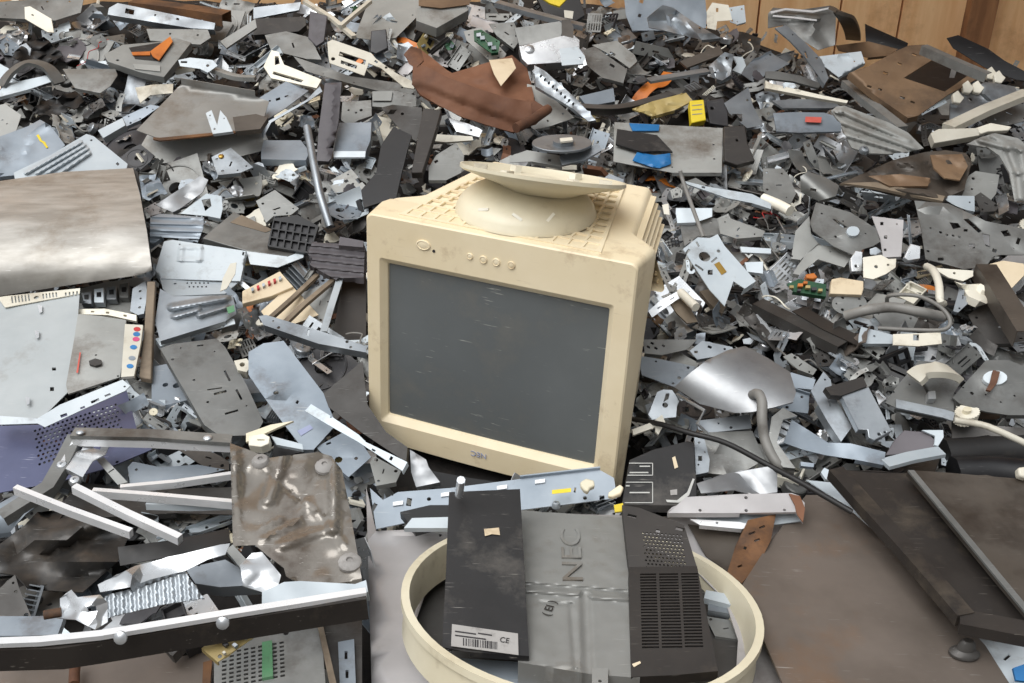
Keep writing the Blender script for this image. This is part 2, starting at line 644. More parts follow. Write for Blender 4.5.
def sweep(P, prof, closed=True, up=None, caps=True):
    """Carry a cross-section along a line of points."""
    bm = bmesh.new()
    rings = []
    up0 = up or Vector((0, 0, 1))
    for i, p in enumerate(P):
        t = (P[min(i + 1, len(P) - 1)] - P[max(i - 1, 0)]).normalized()
        s = t.cross(up0)
        if s.length < 1e-4:
            s = t.cross(Vector((0, 1, 0)))
        s.normalize()
        w = s.cross(t)
        rings.append([bm.verts.new(p + s * a + w * b) for a, b in prof])
    n = len(prof)
    for r0, r1 in zip(rings, rings[1:]):
        for i in range(n if closed else n - 1):
            bm.faces.new([r0[i], r0[(i + 1) % n], r1[(i + 1) % n], r1[i]])
    if caps and closed:
        bm.faces.new(rings[0][::-1])
        bm.faces.new(rings[-1])
    return bm


def circle_prof(r, k=8):
    return [(r * math.cos(2 * math.pi * i / k), r * math.sin(2 * math.pi * i / k)) for i in range(k)]


def bar_prof(kind, w, h, t=.0016):
    a = w / 2
    if kind == 'flat':
        return [(-a, 0), (a, 0), (a, -h), (-a, -h)]
    if kind == 'L':
        return [(-a, 0), (a, 0), (a, -h), (a - t, -h), (a - t, -t), (-a, -t)]
    if kind == 'L2':
        return [(-a, 0), (a, 0), (a, -t), (-a + t, -t), (-a + t, -h), (-a, -h)]
    if kind == 'U':
        return [(-a, 0), (a, 0), (a, -h), (a - t, -h), (a - t, -t), (-a + t, -t), (-a + t, -h), (-a, -h)]
    if kind == 'T':
        return [(-a, 0), (a, 0), (a, -t), (t, -t), (t, -h), (-t, -h), (-t, -t), (-a, -t)]
    return circle_prof(a, 10)


def LN(name, cat, label, mat, crop, pts, w, kind='round', h=.01, lift=.03, group=None, up=None, parent=None, mask=False, smooth=50, curve=True):
    """A bar, rod, cable or strip through photograph pixels, w metres wide, carried lift metres above the heap."""
    P = px(crop, pts)
    lifts = lift if isinstance(lift, (list, tuple)) else [lift] * len(P)
    W = [heap_hit(x, y, l) for (x, y), l in zip(P, lifts)]
    if curve and len(W) > 2:
        W = catmull(W)
    c = sum(W, Vector()) / len(W)
    prof = circle_prof(w / 2) if kind == 'round' else bar_prof(kind, w, h)
    bm = sweep([q - c for q in W], prof, up=up)
    o = from_bm(name, bm, mat, None, smooth)
    o.location = c
    R = Rec()
    R.o, R.W, R.c = o, W, c
    if parent is not None:
        keep_world(o, parent)
        if label:
            o['label'] = label
    else:
        tag(o, label, cat, group)
        if mask:
            for (x0, y0), (x1, y1) in zip(P, P[1:]):
                L = math.hypot(x1 - x0, y1 - y0) + 1e-6
                nx, ny = -(y1 - y0) / L * 4, (x1 - x0) / L * 4
                HERO_POLYS.append(([(x0 + nx, y0 + ny), (x1 + nx, y1 + ny), (x1 - nx, y1 - ny), (x0 - nx, y0 - ny)], c))
    return R


def screw_on(rec, crop, x, y, r=.004, h=.003, mat='bright_steel', name='screw', label=None):
    """A domed screw head or stud sitting on a sheet."""
    (ax, ay), = px(crop, f'{x},{y}')
    d = ray(ax, ay)
    p = CAM + d * ((rec.P0 - CAM).dot(rec.N) / d.dot(rec.N))
    bm = bmesh.new()
    prof = [(r, 0), (r, h * .5), (r * .75, h * .9), (r * .3, h), (r * .25, h * .7), (0, h * .7)]
    lathe(bm, prof, 12)
    o = from_bm(name, bm, mat, None, 40)
    o.matrix_basis = Matrix.Translation(p) @ Matrix((rec.U, rec.V, rec.N)).transposed().to_4x4()
    keep_world(o, rec.o)
    if label:
        o['label'] = label
    return o


def lathe(bm, prof, k=24, off=Vector((0, 0, 0)), flip=False):
    rings = []
    for r, z in prof:
        if r < 1e-6:
            rings.append([bm.verts.new(off + Vector((0, 0, z)))])
        else:
            rings.append([bm.verts.new(off + Vector((r * math.cos(2 * math.pi * i / k), r * math.sin(2 * math.pi * i / k), z))) for i in range(k)])
    for a, b in zip(rings, rings[1:]):
        for i in range(k):
            j = (i + 1) % k
            if len(a) == 1 and len(b) == 1:
                continue
            if len(a) == 1:
                bm.faces.new([a[0], b[i], b[j]])
            elif len(b) == 1:
                bm.faces.new([a[i], a[j], b[0]])
            else:
                bm.faces.new([a[i], a[j], b[j], b[i]])


def box_bm(bm, c, s, rot=None):
    r = bmesh.ops.create_cube(bm, size=1)
    M = Matrix.Translation(Vector(c)) @ (rot or Matrix.Identity(4)) @ Matrix.Diagonal((*s, 1))
    bmesh.ops.transform(bm, matrix=M, verts=r['verts'])
    return r['verts']


def text_mesh(name, body, size, mat, extrude=.0006):
    c = bpy.data.curves.new(name, 'FONT')
    c.body = body
    c.size = size
    c.extrude = extrude
    c.align_x = 'CENTER'
    c.align_y = 'CENTER'
    t = bpy.data.objects.new(name + '_tmp', c)
    COL.objects.link(t)
    dg = bpy.context.evaluated_depsgraph_get()
    me = bpy.data.meshes.new_from_object(t.evaluated_get(dg))
    bpy.data.objects.remove(t)
    me.name = name
    me.materials.clear()
    return link(name, me, mat, None, 0)


def text_on(rec, body, pa, pb, height, mat, off=.0012, name='lettering', extrude=.0005):
    """Lettering lying on a sheet, baseline direction from pixel pa to pixel pb, centred between them."""
    def on(p):
        d = ray(*p)
        return CAM + d * ((rec.P0 + rec.N * off - CAM).dot(rec.N) / d.dot(rec.N))
    A, B = on(pa), on(pb)
    x = (B - A).normalized()
    y = rec.N.cross(x)
    o = text_mesh(name, body, height, mat, extrude)
    w = max(v.co.x for v in o.data.vertices) - min(v.co.x for v in o.data.vertices)
    s = (B - A).length / w
    M = Matrix((x * s, y, rec.N)).transposed().to_4x4()
    o.matrix_basis = Matrix.Translation((A + B) / 2) @ M
    keep_world(o, rec.o)
    return o


def PT(name, mat, crop, poly, on, **kw):
    """A part lying on a sheet."""
    lb = kw.pop('label', None)
    return H(name, None, lb, mat, crop, poly, on=on, **kw)
# ------------------------------------------------------------------ camera, light, room
cam_d = bpy.data.cameras.new('camera')
cam = bpy.data.objects.new('camera', cam_d)
COL.objects.link(cam)
cam_d.sensor_width = 36
cam_d.lens = 36 * F / 1024
cam_d.clip_start = .05
cam.matrix_basis = Matrix.Translation(CAM) @ Matrix((RIGHT, UP, -FWD)).transposed().to_4x4()
SC.camera = cam
SC.view_settings.view_transform = 'Standard'
SC.view_settings.look = 'None'
SC.view_settings.gamma = 1
SC.view_settings.use_curve_mapping = False
SC.view_settings.exposure = 0.12

w = bpy.data.worlds.new('overcast')
SC.world = w
w.use_nodes = True
nt = w.node_tree
bg = nt.nodes['Background']
tc = nt.nodes.new('ShaderNodeTexCoord')
sx = nt.nodes.new('ShaderNodeSeparateXYZ')
nt.links.new(tc.outputs['Generated'], sx.inputs[0])
# an overcast sky, brightest overhead, dim towards the horizon
dotn = nt.nodes.new('ShaderNodeVectorMath')
dotn.operation = 'DOT_PRODUCT'
nt.links.new(tc.outputs['Generated'], dotn.inputs[0])
dotn.inputs[1].default_value = Vector((-.34, .06, .94)).normalized()
mr = nt.nodes.new('ShaderNodeMapRange')
mr.inputs['From Min'].default_value = -0.35
mr.inputs['From Max'].default_value = 1.0
nt.links.new(dotn.outputs['Value'], mr.inputs['Value'])
cr = nt.nodes.new('ShaderNodeValToRGB')
cr.color_ramp.elements[0].color = (.30, .28, .26, 1)
cr.color_ramp.elements[1].color = (1.75, 1.82, 1.9, 1)
e = cr.color_ramp.elements.new(.55)
e.color = (.62, .62, .62, 1)
nt.links.new(mr.outputs['Result'], cr.inputs['Fac'])
nt.links.new(cr.outputs['Color'], bg.inputs['Color'])
bg.inputs['Strength'].default_value = 0.64

sun_d = bpy.data.lights.new('daylight', 'SUN')
sun_d.energy = 2.3
sun_d.angle = math.radians(48)
sun_d.color = (1, .985, .96)
sun = bpy.data.objects.new('daylight', sun_d)
COL.objects.link(sun)
sun.location = (-2, -2, 4)
sun.rotation_euler = Vector((-.35, -.38, 1)).to_track_quat('Z', 'Y').to_euler()

# floor slab of the yard and shed
bm = bmesh.new()
box_bm(bm, (0, -2.4, -.15), (14, 11.2, .1))
tag(from_bm('floor', bm, 'concrete', smooth=0), kind='structure')

# the heap's compacted core: nobody could count what is in it
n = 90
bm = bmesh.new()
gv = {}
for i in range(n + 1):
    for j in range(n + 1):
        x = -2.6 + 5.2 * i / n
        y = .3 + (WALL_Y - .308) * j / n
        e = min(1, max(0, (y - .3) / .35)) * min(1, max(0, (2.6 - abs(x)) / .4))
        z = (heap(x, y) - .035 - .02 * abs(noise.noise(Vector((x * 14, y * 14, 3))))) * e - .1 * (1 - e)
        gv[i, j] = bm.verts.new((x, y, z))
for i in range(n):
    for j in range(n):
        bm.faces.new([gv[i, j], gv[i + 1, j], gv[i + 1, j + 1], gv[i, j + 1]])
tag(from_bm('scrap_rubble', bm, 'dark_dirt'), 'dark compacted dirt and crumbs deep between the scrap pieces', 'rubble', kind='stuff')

# back wall of upright boards, one mesh with its joints, and the posts nailed over it
bm = bmesh.new()
edges = [-2.6, -2.15, -1.7, -1.22, -.78, -.36, .06, .47, 0.70, .931, 1.104, 1.365, 1.9, 2.3, 2.6]
for a, b in zip(edges, edges[1:]):
    box_bm(bm, ((a + b) / 2, WALL_Y + .012 + RNG.uniform(-.003, .003), 1.0), (b - a - .006, .024, 2.4))
tag(from_bm('wall_back', bm, 'wood_board', smooth=0), kind='structure')
bm = bmesh.new()
box_bm(bm, (0, WALL_Y + .05, 1.0), (5.2, .05, 2.4))
tag(from_bm('wall_backing', bm, 'dark_wood', smooth=0), kind='structure')
bm = bmesh.new()
box_bm(bm, (1.32, WALL_Y - .02, 1.0), (.075, .04, 2.4))
o = from_bm('trim_1', bm, 'dark_wood', smooth=0)
tag(o, kind='structure')

# lean-to roof added out of view to shade the heap's back right
bm = bmesh.new()
for k in range(14):
    x0 = .15 + k * .18
    box_bm(bm, (x0 + .09, 2.55, 2.15 + (.012 if k % 2 else 0)), (.184, 1.25, .02))
tag(from_bm('added_shade_roof', bm, 'dark_wood', smooth=0), kind='structure')

# ------------------------------------------------------------------ the monitor
MX = Vector((0.931553, 0.206189, -0.299491))
MY = Vector((-0.048830, 0.887151, 0.458888))
MZ = Vector((0.360311, -0.412855, 0.836497))
MT = Vector((-0.029586, 0.035540, 1.538232))
c2w = lambda v: RIGHT * v.x - UP * v.y + FWD * v.z
mon = bpy.data.objects.new('computer_monitor', None)
COL.objects.link(mon)
mon.empty_display_size = .1
mon.matrix_basis = Matrix.Translation(CAM + c2w(MT)) @ Matrix((c2w(MX), c2w(MZ), -c2w(MY))).transposed().to_4x4()
tag(mon, 'beige tube computer monitor standing upside down on the scrap, its swivel foot on top', 'monitor')
MONW = mon.matrix_basis.copy()


def rrect(x0, x1, z0, z1, r, k=5, bulge=0.0):
    """Rounded rectangle in X and Z, counter-clockwise seen from the front."""
    P = []
    for cx, cz, a0 in ((x1 - r, z0 + r, -90), (x1 - r, z1 - r, 0), (x0 + r, z1 - r, 90), (x0 + r, z0 + r, 180)):
        for i in range(k + 1):
            a = math.radians(a0 + 90 * i / k)
            P.append((cx + r * math.cos(a), cz + r * math.sin(a)))
    # extra points along the edges so that bowed edges stay smooth
    out = []
    for i, p in enumerate(P):
        q = P[(i + 1) % len(P)]
        L = math.hypot(q[0] - p[0], q[1] - p[1])
        m = 8 if L > .05 else 1
        for s in range(m):
            out.append((p[0] + (q[0] - p[0]) * s / m, p[1] + (q[1] - p[1]) * s / m))
    if bulge:
        out = [(x, z - bulge * (1 - ((x - (x0 + x1) / 2) / ((x1 - x0) / 2)) ** 2) * (1 if z < (z0 + z1) / 2 else 0)) for x, z in out]
    return out


def loft(bm, rings, cap0=False, cap1=False):
    V = [[bm.verts.new(p) for p in r] for r in rings]
    for a, b in zip(V, V[1:]):
        k = len(a)
        for i in range(k):
            bm.faces.new([a[i], a[(i + 1) % k], b[(i + 1) % k], b[i]])
    if cap0:
        bm.faces.new(V[0][::-1])
    if cap1:
        bm.faces.new(V[-1])
    return V


def ring(x0, x1, z0, z1, r, y, bulge=0.0):
    return [Vector((x, y, z)) for x, z in rrect(x0, x1, z0, z1, r, 5, bulge)]


bm = bmesh.new()
loft(bm, [
    ring(-.1665, .1605, -.1265, .1225, .003, .016),
    ring(-.1680, .1620, -.1280, .1240, .003, .008),
    ring(-.1755, .1690, -.1360, .1325, .004, .000, .001),
    ring(-.1765, .1700, -.1370, .1340, .004, -.0010, .001),
    ring(-.1950, .1940, -.1700, .1950, .009, -.0010, .0055),
    ring(-.1972, .1964, -.1720, .1970, .009, .0012, .0055),
    ring(-.1980, .1972, -.1725, .1976, .009, .012, .0055),
    ring(-.2030, .2030, -.175, .198, .010, .052, .004),
    ring(-.2030, .2030, -.175, .196, .012, .070, .003),
    ring(-.190, .190, -.160, .182, .014, .072, .004)])
# the front frame is deep at the vented end and shallow at the other
for v in bm.verts:
    if v.co.y > .004 and (abs(v.co.x) > .17 or v.co.z > .14 or v.co.z < -.14):
        t = max(0, min(1, (v.co.z + .165) / .36))
        v.co.y = .004 + (v.co.y - .004) * (.26 + .74 * t)
bez = from_bm('bezel', bm, 'beige_plastic', mon, 20)
# curved tube face
bm2 = bmesh.new()
gw, gh, k = .1655, .1268, 18
g = {}
for i in range(k + 1):
    for j in range(k + 1):
        u, v = -1 + 2 * i / k, -1 + 2 * j / k
        g[i, j] = bm2.verts.new((u * gw - .003, .0135 - .006 * (1 - u * u * .6) * (1 - v * v * .4), v * gh - .002))
for i in range(k):
    for j in range(k):
        bm2.faces.new([g[i, j], g[i + 1, j], g[i + 1, j + 1], g[i, j + 1]])
scr = from_bm('screen', bm2, 'screen_glass', mon, 60)
# controls along the band above the tube (the monitor's foot of the bezel, now on top)
for x, z, r in ((-.108, .166, .0085), (-.038, .163, .0045), (-.018, .162, .0055), (.001, .162, .0055), (.023, .162, .0055)):
    bm = bmesh.new()
    lathe(bm, [(r, 0), (r, .0018), (r * .86, .0024), (r * .8, .0014), (r * .5, .002), (0, .0022)], 20)
    bmesh.ops.transform(bm, matrix=Matrix.Translation((x, -.0008, z)) @ Matrix.Rotation(math.radians(90), 4, 'X') @ Matrix.Diagonal((1.25 if r > .008 else 1, .85 if r > .008 else 1, 1, 1)), verts=bm.verts)
    from_bm('power_button' if r > .008 else 'button', bm, 'beige_plastic', mon, 40)
bm = bmesh.new()
lathe(bm, [(.0022, 0), (.0022, .001), (0, .0012)], 10)
bmesh.ops.transform(bm, matrix=Matrix.Translation((-.092, -.001, .160)) @ Matrix.Rotation(math.radians(90), 4, 'X'), verts=bm.verts)
from_bm('indicator_lamp', bm, 'print_black', mon, 40)
# maker's mark on the lower band, upside down like the whole set
t = text_mesh('logo', 'NEC', .012, 'print_blue', .0003)
t.matrix_basis = Matrix.Translation((-.013, -.0022, -.152)) @ Matrix.Rotation(math.radians(90), 4, 'X') @ Matrix.Rotation(math.radians(180), 4, 'Z') @ Matrix.Diagonal((1.1, 1, 1, 1))
t.parent = mon
# rear casing around the tube, wide low body
bm = bmesh.new()
loft(bm, [
    ring(-.176, .172, -.150, .150, .03, .012),
    ring(-.180, .176, -.152, .150, .03, .045),
    ring(-.178, .178, -.145, .142, .03, .12),
    ring(-.166, .172, -.132, .126, .03, .20),
    ring(-.136, .146, -.108, .108, .03, .31),
    ring(-.090, .100, -.075, .095, .03, .36)], cap1=True)
rear = from_bm('rear_casing', bm, 'beige_plastic', mon, 40)
# upper housing with the flat vented deck
bm = bmesh.new()


def deck_ring(y, xl, xr, z1):
    return [Vector((x + (1 if x > 0 else -1) * .42 * max(0, z1 - z - .006), y, z)) for x, z in rrect(xl, xr, .134, z1, .010, 5)]


def side(y):
    # shoulder sweeps in behind the bezel, then the sides taper
    s = sstep(.068, .115, y)
    return .200 - .036 * s - .030 * max(0, (y - .1) / .21)


ys = [.068, .078, .086, .094, .102, .112, .13, .17, .21, .25, .29, .305]
loft(bm, [deck_ring(y, -side(y), side(y), .1955) for y in ys], cap1=True)
hous = from_bm('upper_housing', bm, 'beige_plastic', mon, 28)
# raised louvre ribs along the housing's right side
for kz in range(5):
    z = .184 - kz * .0105
    P = [Vector((side(y) + .42 * (.1895 - z) + .003, y, z)) for y in (.088, .094, .102, .112, .13, .17, .21, .25, .296)]
    loftp = sweep(P, [(-.005, -.0035), (.004, -.0022), (.004, .0022), (-.005, .0035)])
    from_bm('side_louvre', loftp, 'beige_plastic', mon, 40)
for kz in range(5):
    z = .184 - kz * .0105
    P = [Vector((-side(y) - .42 * (.1895 - z) - .003, y, z)) for y in (.088, .094, .102, .112, .13, .17, .21, .25, .296)]
    from_bm('side_louvre', sweep(P, [(-.003, -.0022), (.004, -.0035), (.004, .0035), (-.003, .0022)]), 'beige_plastic', mon, 40)
# vent lattice in the deck: ribs with open cells over a pale inner floor
outl = [(-.152, .012), (.142, .012), (.096, .292), (-.108, .292)]
cells = []
for i in range(13):
    for j in range(11):
        y0 = .018 + j * .0245
        xl_, xr_ = -.148 + .042 * (y0 / .28), .138 - .046 * (y0 / .28)
        x0, x1 = xl_ + (xr_ - xl_) * i / 13 + .0018, xl_ + (xr_ - xl_) * (i + 1) / 13 - .0018
        y1 = y0 + .0205
        cells.append([(x0, y0), (x1, y0), (x1, y1), (x0, y1)])
V, tris, _ = triangulate(outl, cells)
bm = thicken([Vector((u, v, .1995)) for u, v in V.tolist()], tris, .0032)
lat = from_bm('vent_grille', bm, 'beige_plastic', mon, 30)
# swivel foot: the dome and the tilted dish lying on it
bm = bmesh.new()
prof = [(.101, 0), (.1005, .004)] + [(.099 * math.cos(math.radians(a)), .004 + .040 * math.sin(math.radians(a))) for a in range(4, 88, 7)] + [(0, .044)]
lathe(bm, prof, 48)
bmesh.ops.transform(bm, matrix=Matrix.Translation((.000, .110, .1985)), verts=bm.verts)
dome = from_bm('swivel_dome', bm, 'cream_plastic', mon, 40)
for a, rot in ((-112, 20), (-78, -30), (-48, 40)):
    bm = bmesh.new()
    box_bm(bm, (0, 0, 0), (.016, .004, .002))
    el = math.radians(28)
    p = Vector((.000 + .099 * math.cos(el) * math.cos(math.radians(a)), .110 + .099 * math.cos(el) * math.sin(math.radians(a)), .2025 + .040 * math.sin(el)))
    nrm = Vector((math.cos(el) * math.cos(math.radians(a)) * .62, math.cos(el) * math.sin(math.radians(a)) * .62, math.sin(el))).normalized()
    bmesh.ops.transform(bm, matrix=Matrix.Translation(p) @ nrm.to_track_quat('Z', 'Y').to_matrix().to_4x4() @ Matrix.Rotation(math.radians(rot), 4, 'Z'), verts=bm.verts)
    from_bm('dome_slot', bm, 'white_plastic', dome, 0)
bm = bmesh.new()
lathe(bm, [(0, .004), (.030, .004), (.036, 0), (.042, 0), (.060, .008), (.112, .022), (.117, .025), (.117, .030), (.114, .030), (.110, .026), (.058, .013), (.03, .009), (0, .009)], 56)
dish = from_bm('swivel_foot', bm, 'cream_plastic', None, 35)
DISH_M = MONW @ Matrix.Translation((.022, .105, .229)) @ Matrix.Rotation(math.radians(-15.5), 4, 'X') @ Matrix.Rotation(math.radians(-1.0), 4, 'Y')
dish.matrix_basis = MONW.inverted() @ DISH_M
dish.parent = mon
for a in range(0, 360, 60):
    bm = bmesh.new()
    box_bm(bm, (.088, 0, .025), (.018, .010, .012), None)
    bmesh.ops.rotate(bm, cent=(0, 0, 0), matrix=Matrix.Rotation(math.radians(a + 15), 3, 'Z'), verts=bm.verts)
    from_bm('foot_clip', bm, 'white_plastic', dish, 0)
HERO_POLYS.append(([(366, 205), (405, 190), (460, 158), (625, 178), (660, 190), (664, 230), (630, 488), (600, 490), (368, 434)], mon.matrix_basis.translation))
HERO_POLYS.append(([(358, 420), (445, 448), (520, 462), (625, 450), (645, 500), (500, 505), (415, 505), (365, 470)], CAM))
# ------------------------------------------------------------------ front right: ring, maker's plate, black covers
A0 = H('flat_sheet', 'panel', 'big pale lilac-grey metal panel lying flat under the cream ring', 'lilac_grey_paint', '',
       '366,486 376,531 442,528 520,512 640,516 800,520 830,700 372,700', n=(0, -1), clear=.010, th=.0016, flange={0: .03, 7: .05},
       holes=[('p', '416,620 428,585 452,560 500,545 560,540 640,545 690,565 725,600 738,640 735,690 600,699 480,690 430,655')], relief=[('ridge', 376, 531, 442, 528, .01, .006)], step=.03)
A0.o.name = 'flat_sheet'
# the ring band, standing on the panel
pc = Vector((.0821, .954, .100))
bm = bmesh.new()
lathe(bm, [(.198, -.047), (.209, -.047), (.2075, -.011), (.2124, -.009), (.2124, 0), (.2030, 0), (.2005, -.010), (.198, -.047)], 72)
rim = from_bm('plastic_ring', bm, 'cream_plastic', None, 35)
rim.matrix_basis = Matrix.Translation(pc) @ Vector((.08, .26, 1)).to_track_quat('Z', 'Y').to_matrix().to_4x4()
tag(rim, 'large cream plastic ring lying on the lilac-grey panel in front of the monitor', 'ring')
RIM = rim
bm = bmesh.new()
bm.free()
for a in (196, 238, 262):
    bm = bmesh.new()
    vs = box_bm(bm, (.211, 0, -.024), (.006, .012, .042))
    bmesh.ops.rotate(bm, cent=(0, 0, 0), matrix=Matrix.Rotation(math.radians(a), 3, 'Z'), verts=vs)
    from_bm('rib', bm, 'cream_plastic', rim, 0)
# dark sheet laid under the ring as the background of its opening
H('ring_backdrop', 'tray', 'dark background sheet seen through the cream ring', 'dark_steel', '', '404,570 450,528 700,540 760,600 750,690 430,690', n=(0, 0), clear=-.012, mask=False)
A1 = H('maker_plate', 'plate', 'grey back plate stamped NEC lying inside the cream ring', 'stamped_grey', '',
       '518,510 630,518 640,600 640,678 590,674 518,662', n=(0, -3), clear=.055, th=.002, step=.003, flange={4: .03, 3: .03, 0: .012},
       relief=[('ridge', 522, 590, 578, 594, .005, .004), ('ridge', 592, 597, 628, 599, .005, .004), ('ridge', 521, 584, 628, 592, .004, -.003), ('ridge', 585, 594, 588, 672, .007, -.004),
               ('ridge', 571, 604, 576, 670, .004, -.002), ('ridge', 536, 668, 576, 670, .004, -.002), ('ridge', 540, 602, 571, 604, .004, -.002), ('noise', .0015, 14)])
A1.o.name = 'back_plate'
text_on(A1, 'NEC', (574, 581), (571, 530), .036, 'stamped_grey', .0015, 'embossed_lettering', .0014)
text_on(A1, '( EI )', (546, 615), (553, 601), .014, 'dark_steel', .0012, 'stamped_mark', .0003)
o = PT('tab', 'stamped_grey', '', '592,668 608,668 608,690 592,690', A1, off=.004, holes=[('c', 600, 681, 2)])
o = PT('plate_lip', 'blue_grey_paint', '', '444,657 520,662 590,672 592,690 470,690', A1, off=-.03, label='dark blue-grey folded edge')
screw_on(A1, '', 447, 654, .006, .006, 'bright_steel')
screw_on(A1, '', 556, 507, .006, .008, 'zinc', 'stud')
A2 = H('drive_cover', 'cover', 'scratched black metal cover with a barcode label, in front of the monitor', 'scratched_black', '',
       '449,492 520,489 525,575 529,656 470,652 442,647 446,570', n=(2, 6), clear=.085, th=.003, flange={0: .018, 1: .02, 2: .02, 3: .008, 5: .02, 6: .02}, step=.02, relief=[('noise', .002, 9)])
lab = PT('label', 'label_paper', '', '452,624 518,633.5 518.5,655 451,646', A2, off=.0022, th=.0004, label='worn grey-white barcode label')
rr = random.Random(5)
x = 463
while x < 497:
    w_ = rr.choice((.6, .6, 1.1, 1.6))
    y0 = 638 + (x - 463) * .115
    PT('bar', 'print_black', '', f'{x},{y0} {x + w_},{y0 + .1} {x + w_},{y0 + 7.5} {x},{y0 + 7.4}', lab, off=.0005, th=.0002, mask=False)
    x += w_ + rr.choice((.7, .9, 1.5))
for k, (a, b, c, d) in enumerate(((455, 630.5, 476, 633.4), (455, 634.5, 486, 638.6), (478, 632.5, 492, 634.6))):
    PT('print_line', 'print_black', '', f'{a},{b} {c},{d} {c},{d + 1.3} {a},{b + 1.3}', lab, off=.0005, th=.0002)
text_on(lab, 'CE', (500, 639.5), (509, 641), .010, 'print_black', .0008, 'print', .0002)
PT('sticker', 'card_paper', '', '484,529 499,527.5 500,535 492,534 485,536', A2, off=.0022, th=.0003, label='torn cream sticker')
# vented black cover: perforated upper end, louvred lower end
A3 = H('vent_cover', 'cover', 'black vented cover with punched holes and slats, lying on the NEC plate', 'black_brown', '',
       '622,505 640,508 684,525 697,567 629,568', n=(-4, 16), clear=.08, th=.002, flange={0: .02, 2: .02, 4: .02},
       holes=[('g', (641, 531), (683, 534), (645, 569), 11, 11, .62, 6), ('r', 632, 516, 9, 3, 14), ('r', 680, 529, 9, 3, 14), ('r', 658, 531, 4, 3, 10)])
A3b = H('slatted_end', None, None, 'black_brown', '', '629,567 697,566 718,671 676,675 631,677', plane=(A3.P0 + A3.N * 0, normal_from(-2, 4)), th=.002, flange={1: .02, 2: .014, 3: .014, 4: .02},
        holes=[('g', (640, 573), (656, 572.8), (642, 649), 1, 25, (1, .55), 4), ('g', (659, 572.8), (678, 572.6), (662, 648.6), 1, 25, (1, .55), 4), ('g', (681, 572.6), (698, 572.4), (685, 648), 1, 25, (1, .55), 4)], mask=False)
keep_world(A3b.o, A3.o)
PT('backing', 'black_plastic', '', '634,570 697,568 712,655 634,655', A3b, off=-.008, th=.0006)
PT('paper_scrap', 'card_paper', '', '632,664 640,661 641,663 634,667', A3b, off=.001, th=.0004)
HERO_POLYS.append(([(629, 567), (697, 566), (718, 671), (631, 677)], A3.P0))

# big brown sheet and its neighbours
A4 = H('rusty_sheet', 'sheet', 'large flat brown-grey steel sheet with a metal foot in its near right corner', 'rusty_sheet', '',
       '742,585 766,548 806,495 834,495 905,560 985,645 1020,700 790,700 764,640', n=(3, -2), clear=.030, th=.003, step=.03, relief=[('noise', .005, 4)], smooth=50)
A4.o.name = 'steel_sheet'
pz = A4
bm = bmesh.new()
lathe(bm, [(.015, 0), (.015, .003), (.012, .006), (.009, .008), (.008, .017), (.005, .021), (0, .021)], 20)
bmesh.ops.transform(bm, matrix=Matrix.Diagonal((1.2, .8, 1, 1)), verts=bm.verts)
ft = from_bm('foot', bm, 'dark_steel', None, 40)
d = ray(964, 654)
ft.matrix_basis = Matrix.Translation(CAM + d * ((pz.P0 - CAM).dot(pz.N) / d.dot(pz.N))) @ Matrix((pz.U, pz.V, pz.N)).transposed().to_4x4()
keep_world(ft, pz.o)
ft['label'] = 'small dull metal foot'
H('torn_sheet', 'sheet', 'torn brown-grey sheet corner between the vented cover and the rusty bracket', 'umber_sheet', '', '688,524 740,532 750,525 742,580 720,566 706,556', n=(0, 2), clear=.022, step=.02, relief=[('noise', .006, 16)])
R1 = H('rusty_bracket', 'bracket', 'rusty orange-brown slotted bracket lying across the torn brown sheet', 'bright_rust', '', '748,520 776,514 771,540 760,562 742,583 727,573 736,545', n=(4, 12), clear=.036, th=.002, step=.015,
       relief=[('noise', .008, 20)], holes=[('r', 752, 533, 2, 7, 70), ('r', 757, 540, 2, 6, 70), ('r', 745, 548, 3, 3, 20), ('r', 762, 527, 2, 6, 70), ('r', 740, 566, 2, 5, 70)])
W1 = H('pale_sheet', 'panel', 'white sheet edge showing between the brown sheet and the dark frame', 'pale_paint', '', '806,480 838,483 870,512 892,545 908,566 880,552 838,500', n=(0, 4), clear=.03)
W2 = H('pale_sheet', 'panel', 'pale panel corner under the near end of the dark frame', 'pale_paint', '', '970,622 1030,632 1030,690 1000,690', n=(0, 0), clear=.03, flange={0: .01})
BL = H('blue_shard', 'shard', 'small bright blue plastic shard at the near right corner', 'blue_plastic', '', '1013,668 1030,662 1030,682 1016,680', n=(0, 20), clear=.05, th=.004)
# dark frame and the two umber sheets
D1 = H('umber_board', 'panel', 'dark brown dented panel inside the long black frame at the right', 'black_brown', '', '846,470 925,474 1030,622 1030,630 968,614', n=(2, 3), clear=.075, th=.003, step=.03, relief=[('noise', .006, 6)])
D2 = H('umber_board', 'panel', 'topmost greyish-brown sheet at the right edge, lying over the black frame', 'umber_sheet', '', '908,470 940,472 1035,480 1035,622', n=(1, 3), clear=.092, th=.004, step=.03, relief=[('noise', .006, 5), ('ridge', 908, 470, 1035, 628, .012, .006)])
PT('bright_edge', 'dull_steel', '', '908,470 914,470 1035,615 1035,624', D2, off=.014, th=.003, label='paler worn edge')
fr = LN('surround', 'frame', None, 'black_brown', '', '836,468 870,506 914,554 966,614', .022, 'flat', .016, lift=.10)
fr.o.name = 'black_surround'
tag(fr.o, 'long black frame with a mitred corner lying against the dark brown panel', 'frame')
LN('frame_bar', None, None, 'black_brown', '', '960,616 1034,630', .026, 'flat', .016, lift=.098, parent=fr.o)
HERO_POLYS.append(([(830, 465), (846, 465), (1024, 620), (1024, 630), (960, 622)], D1.P0))

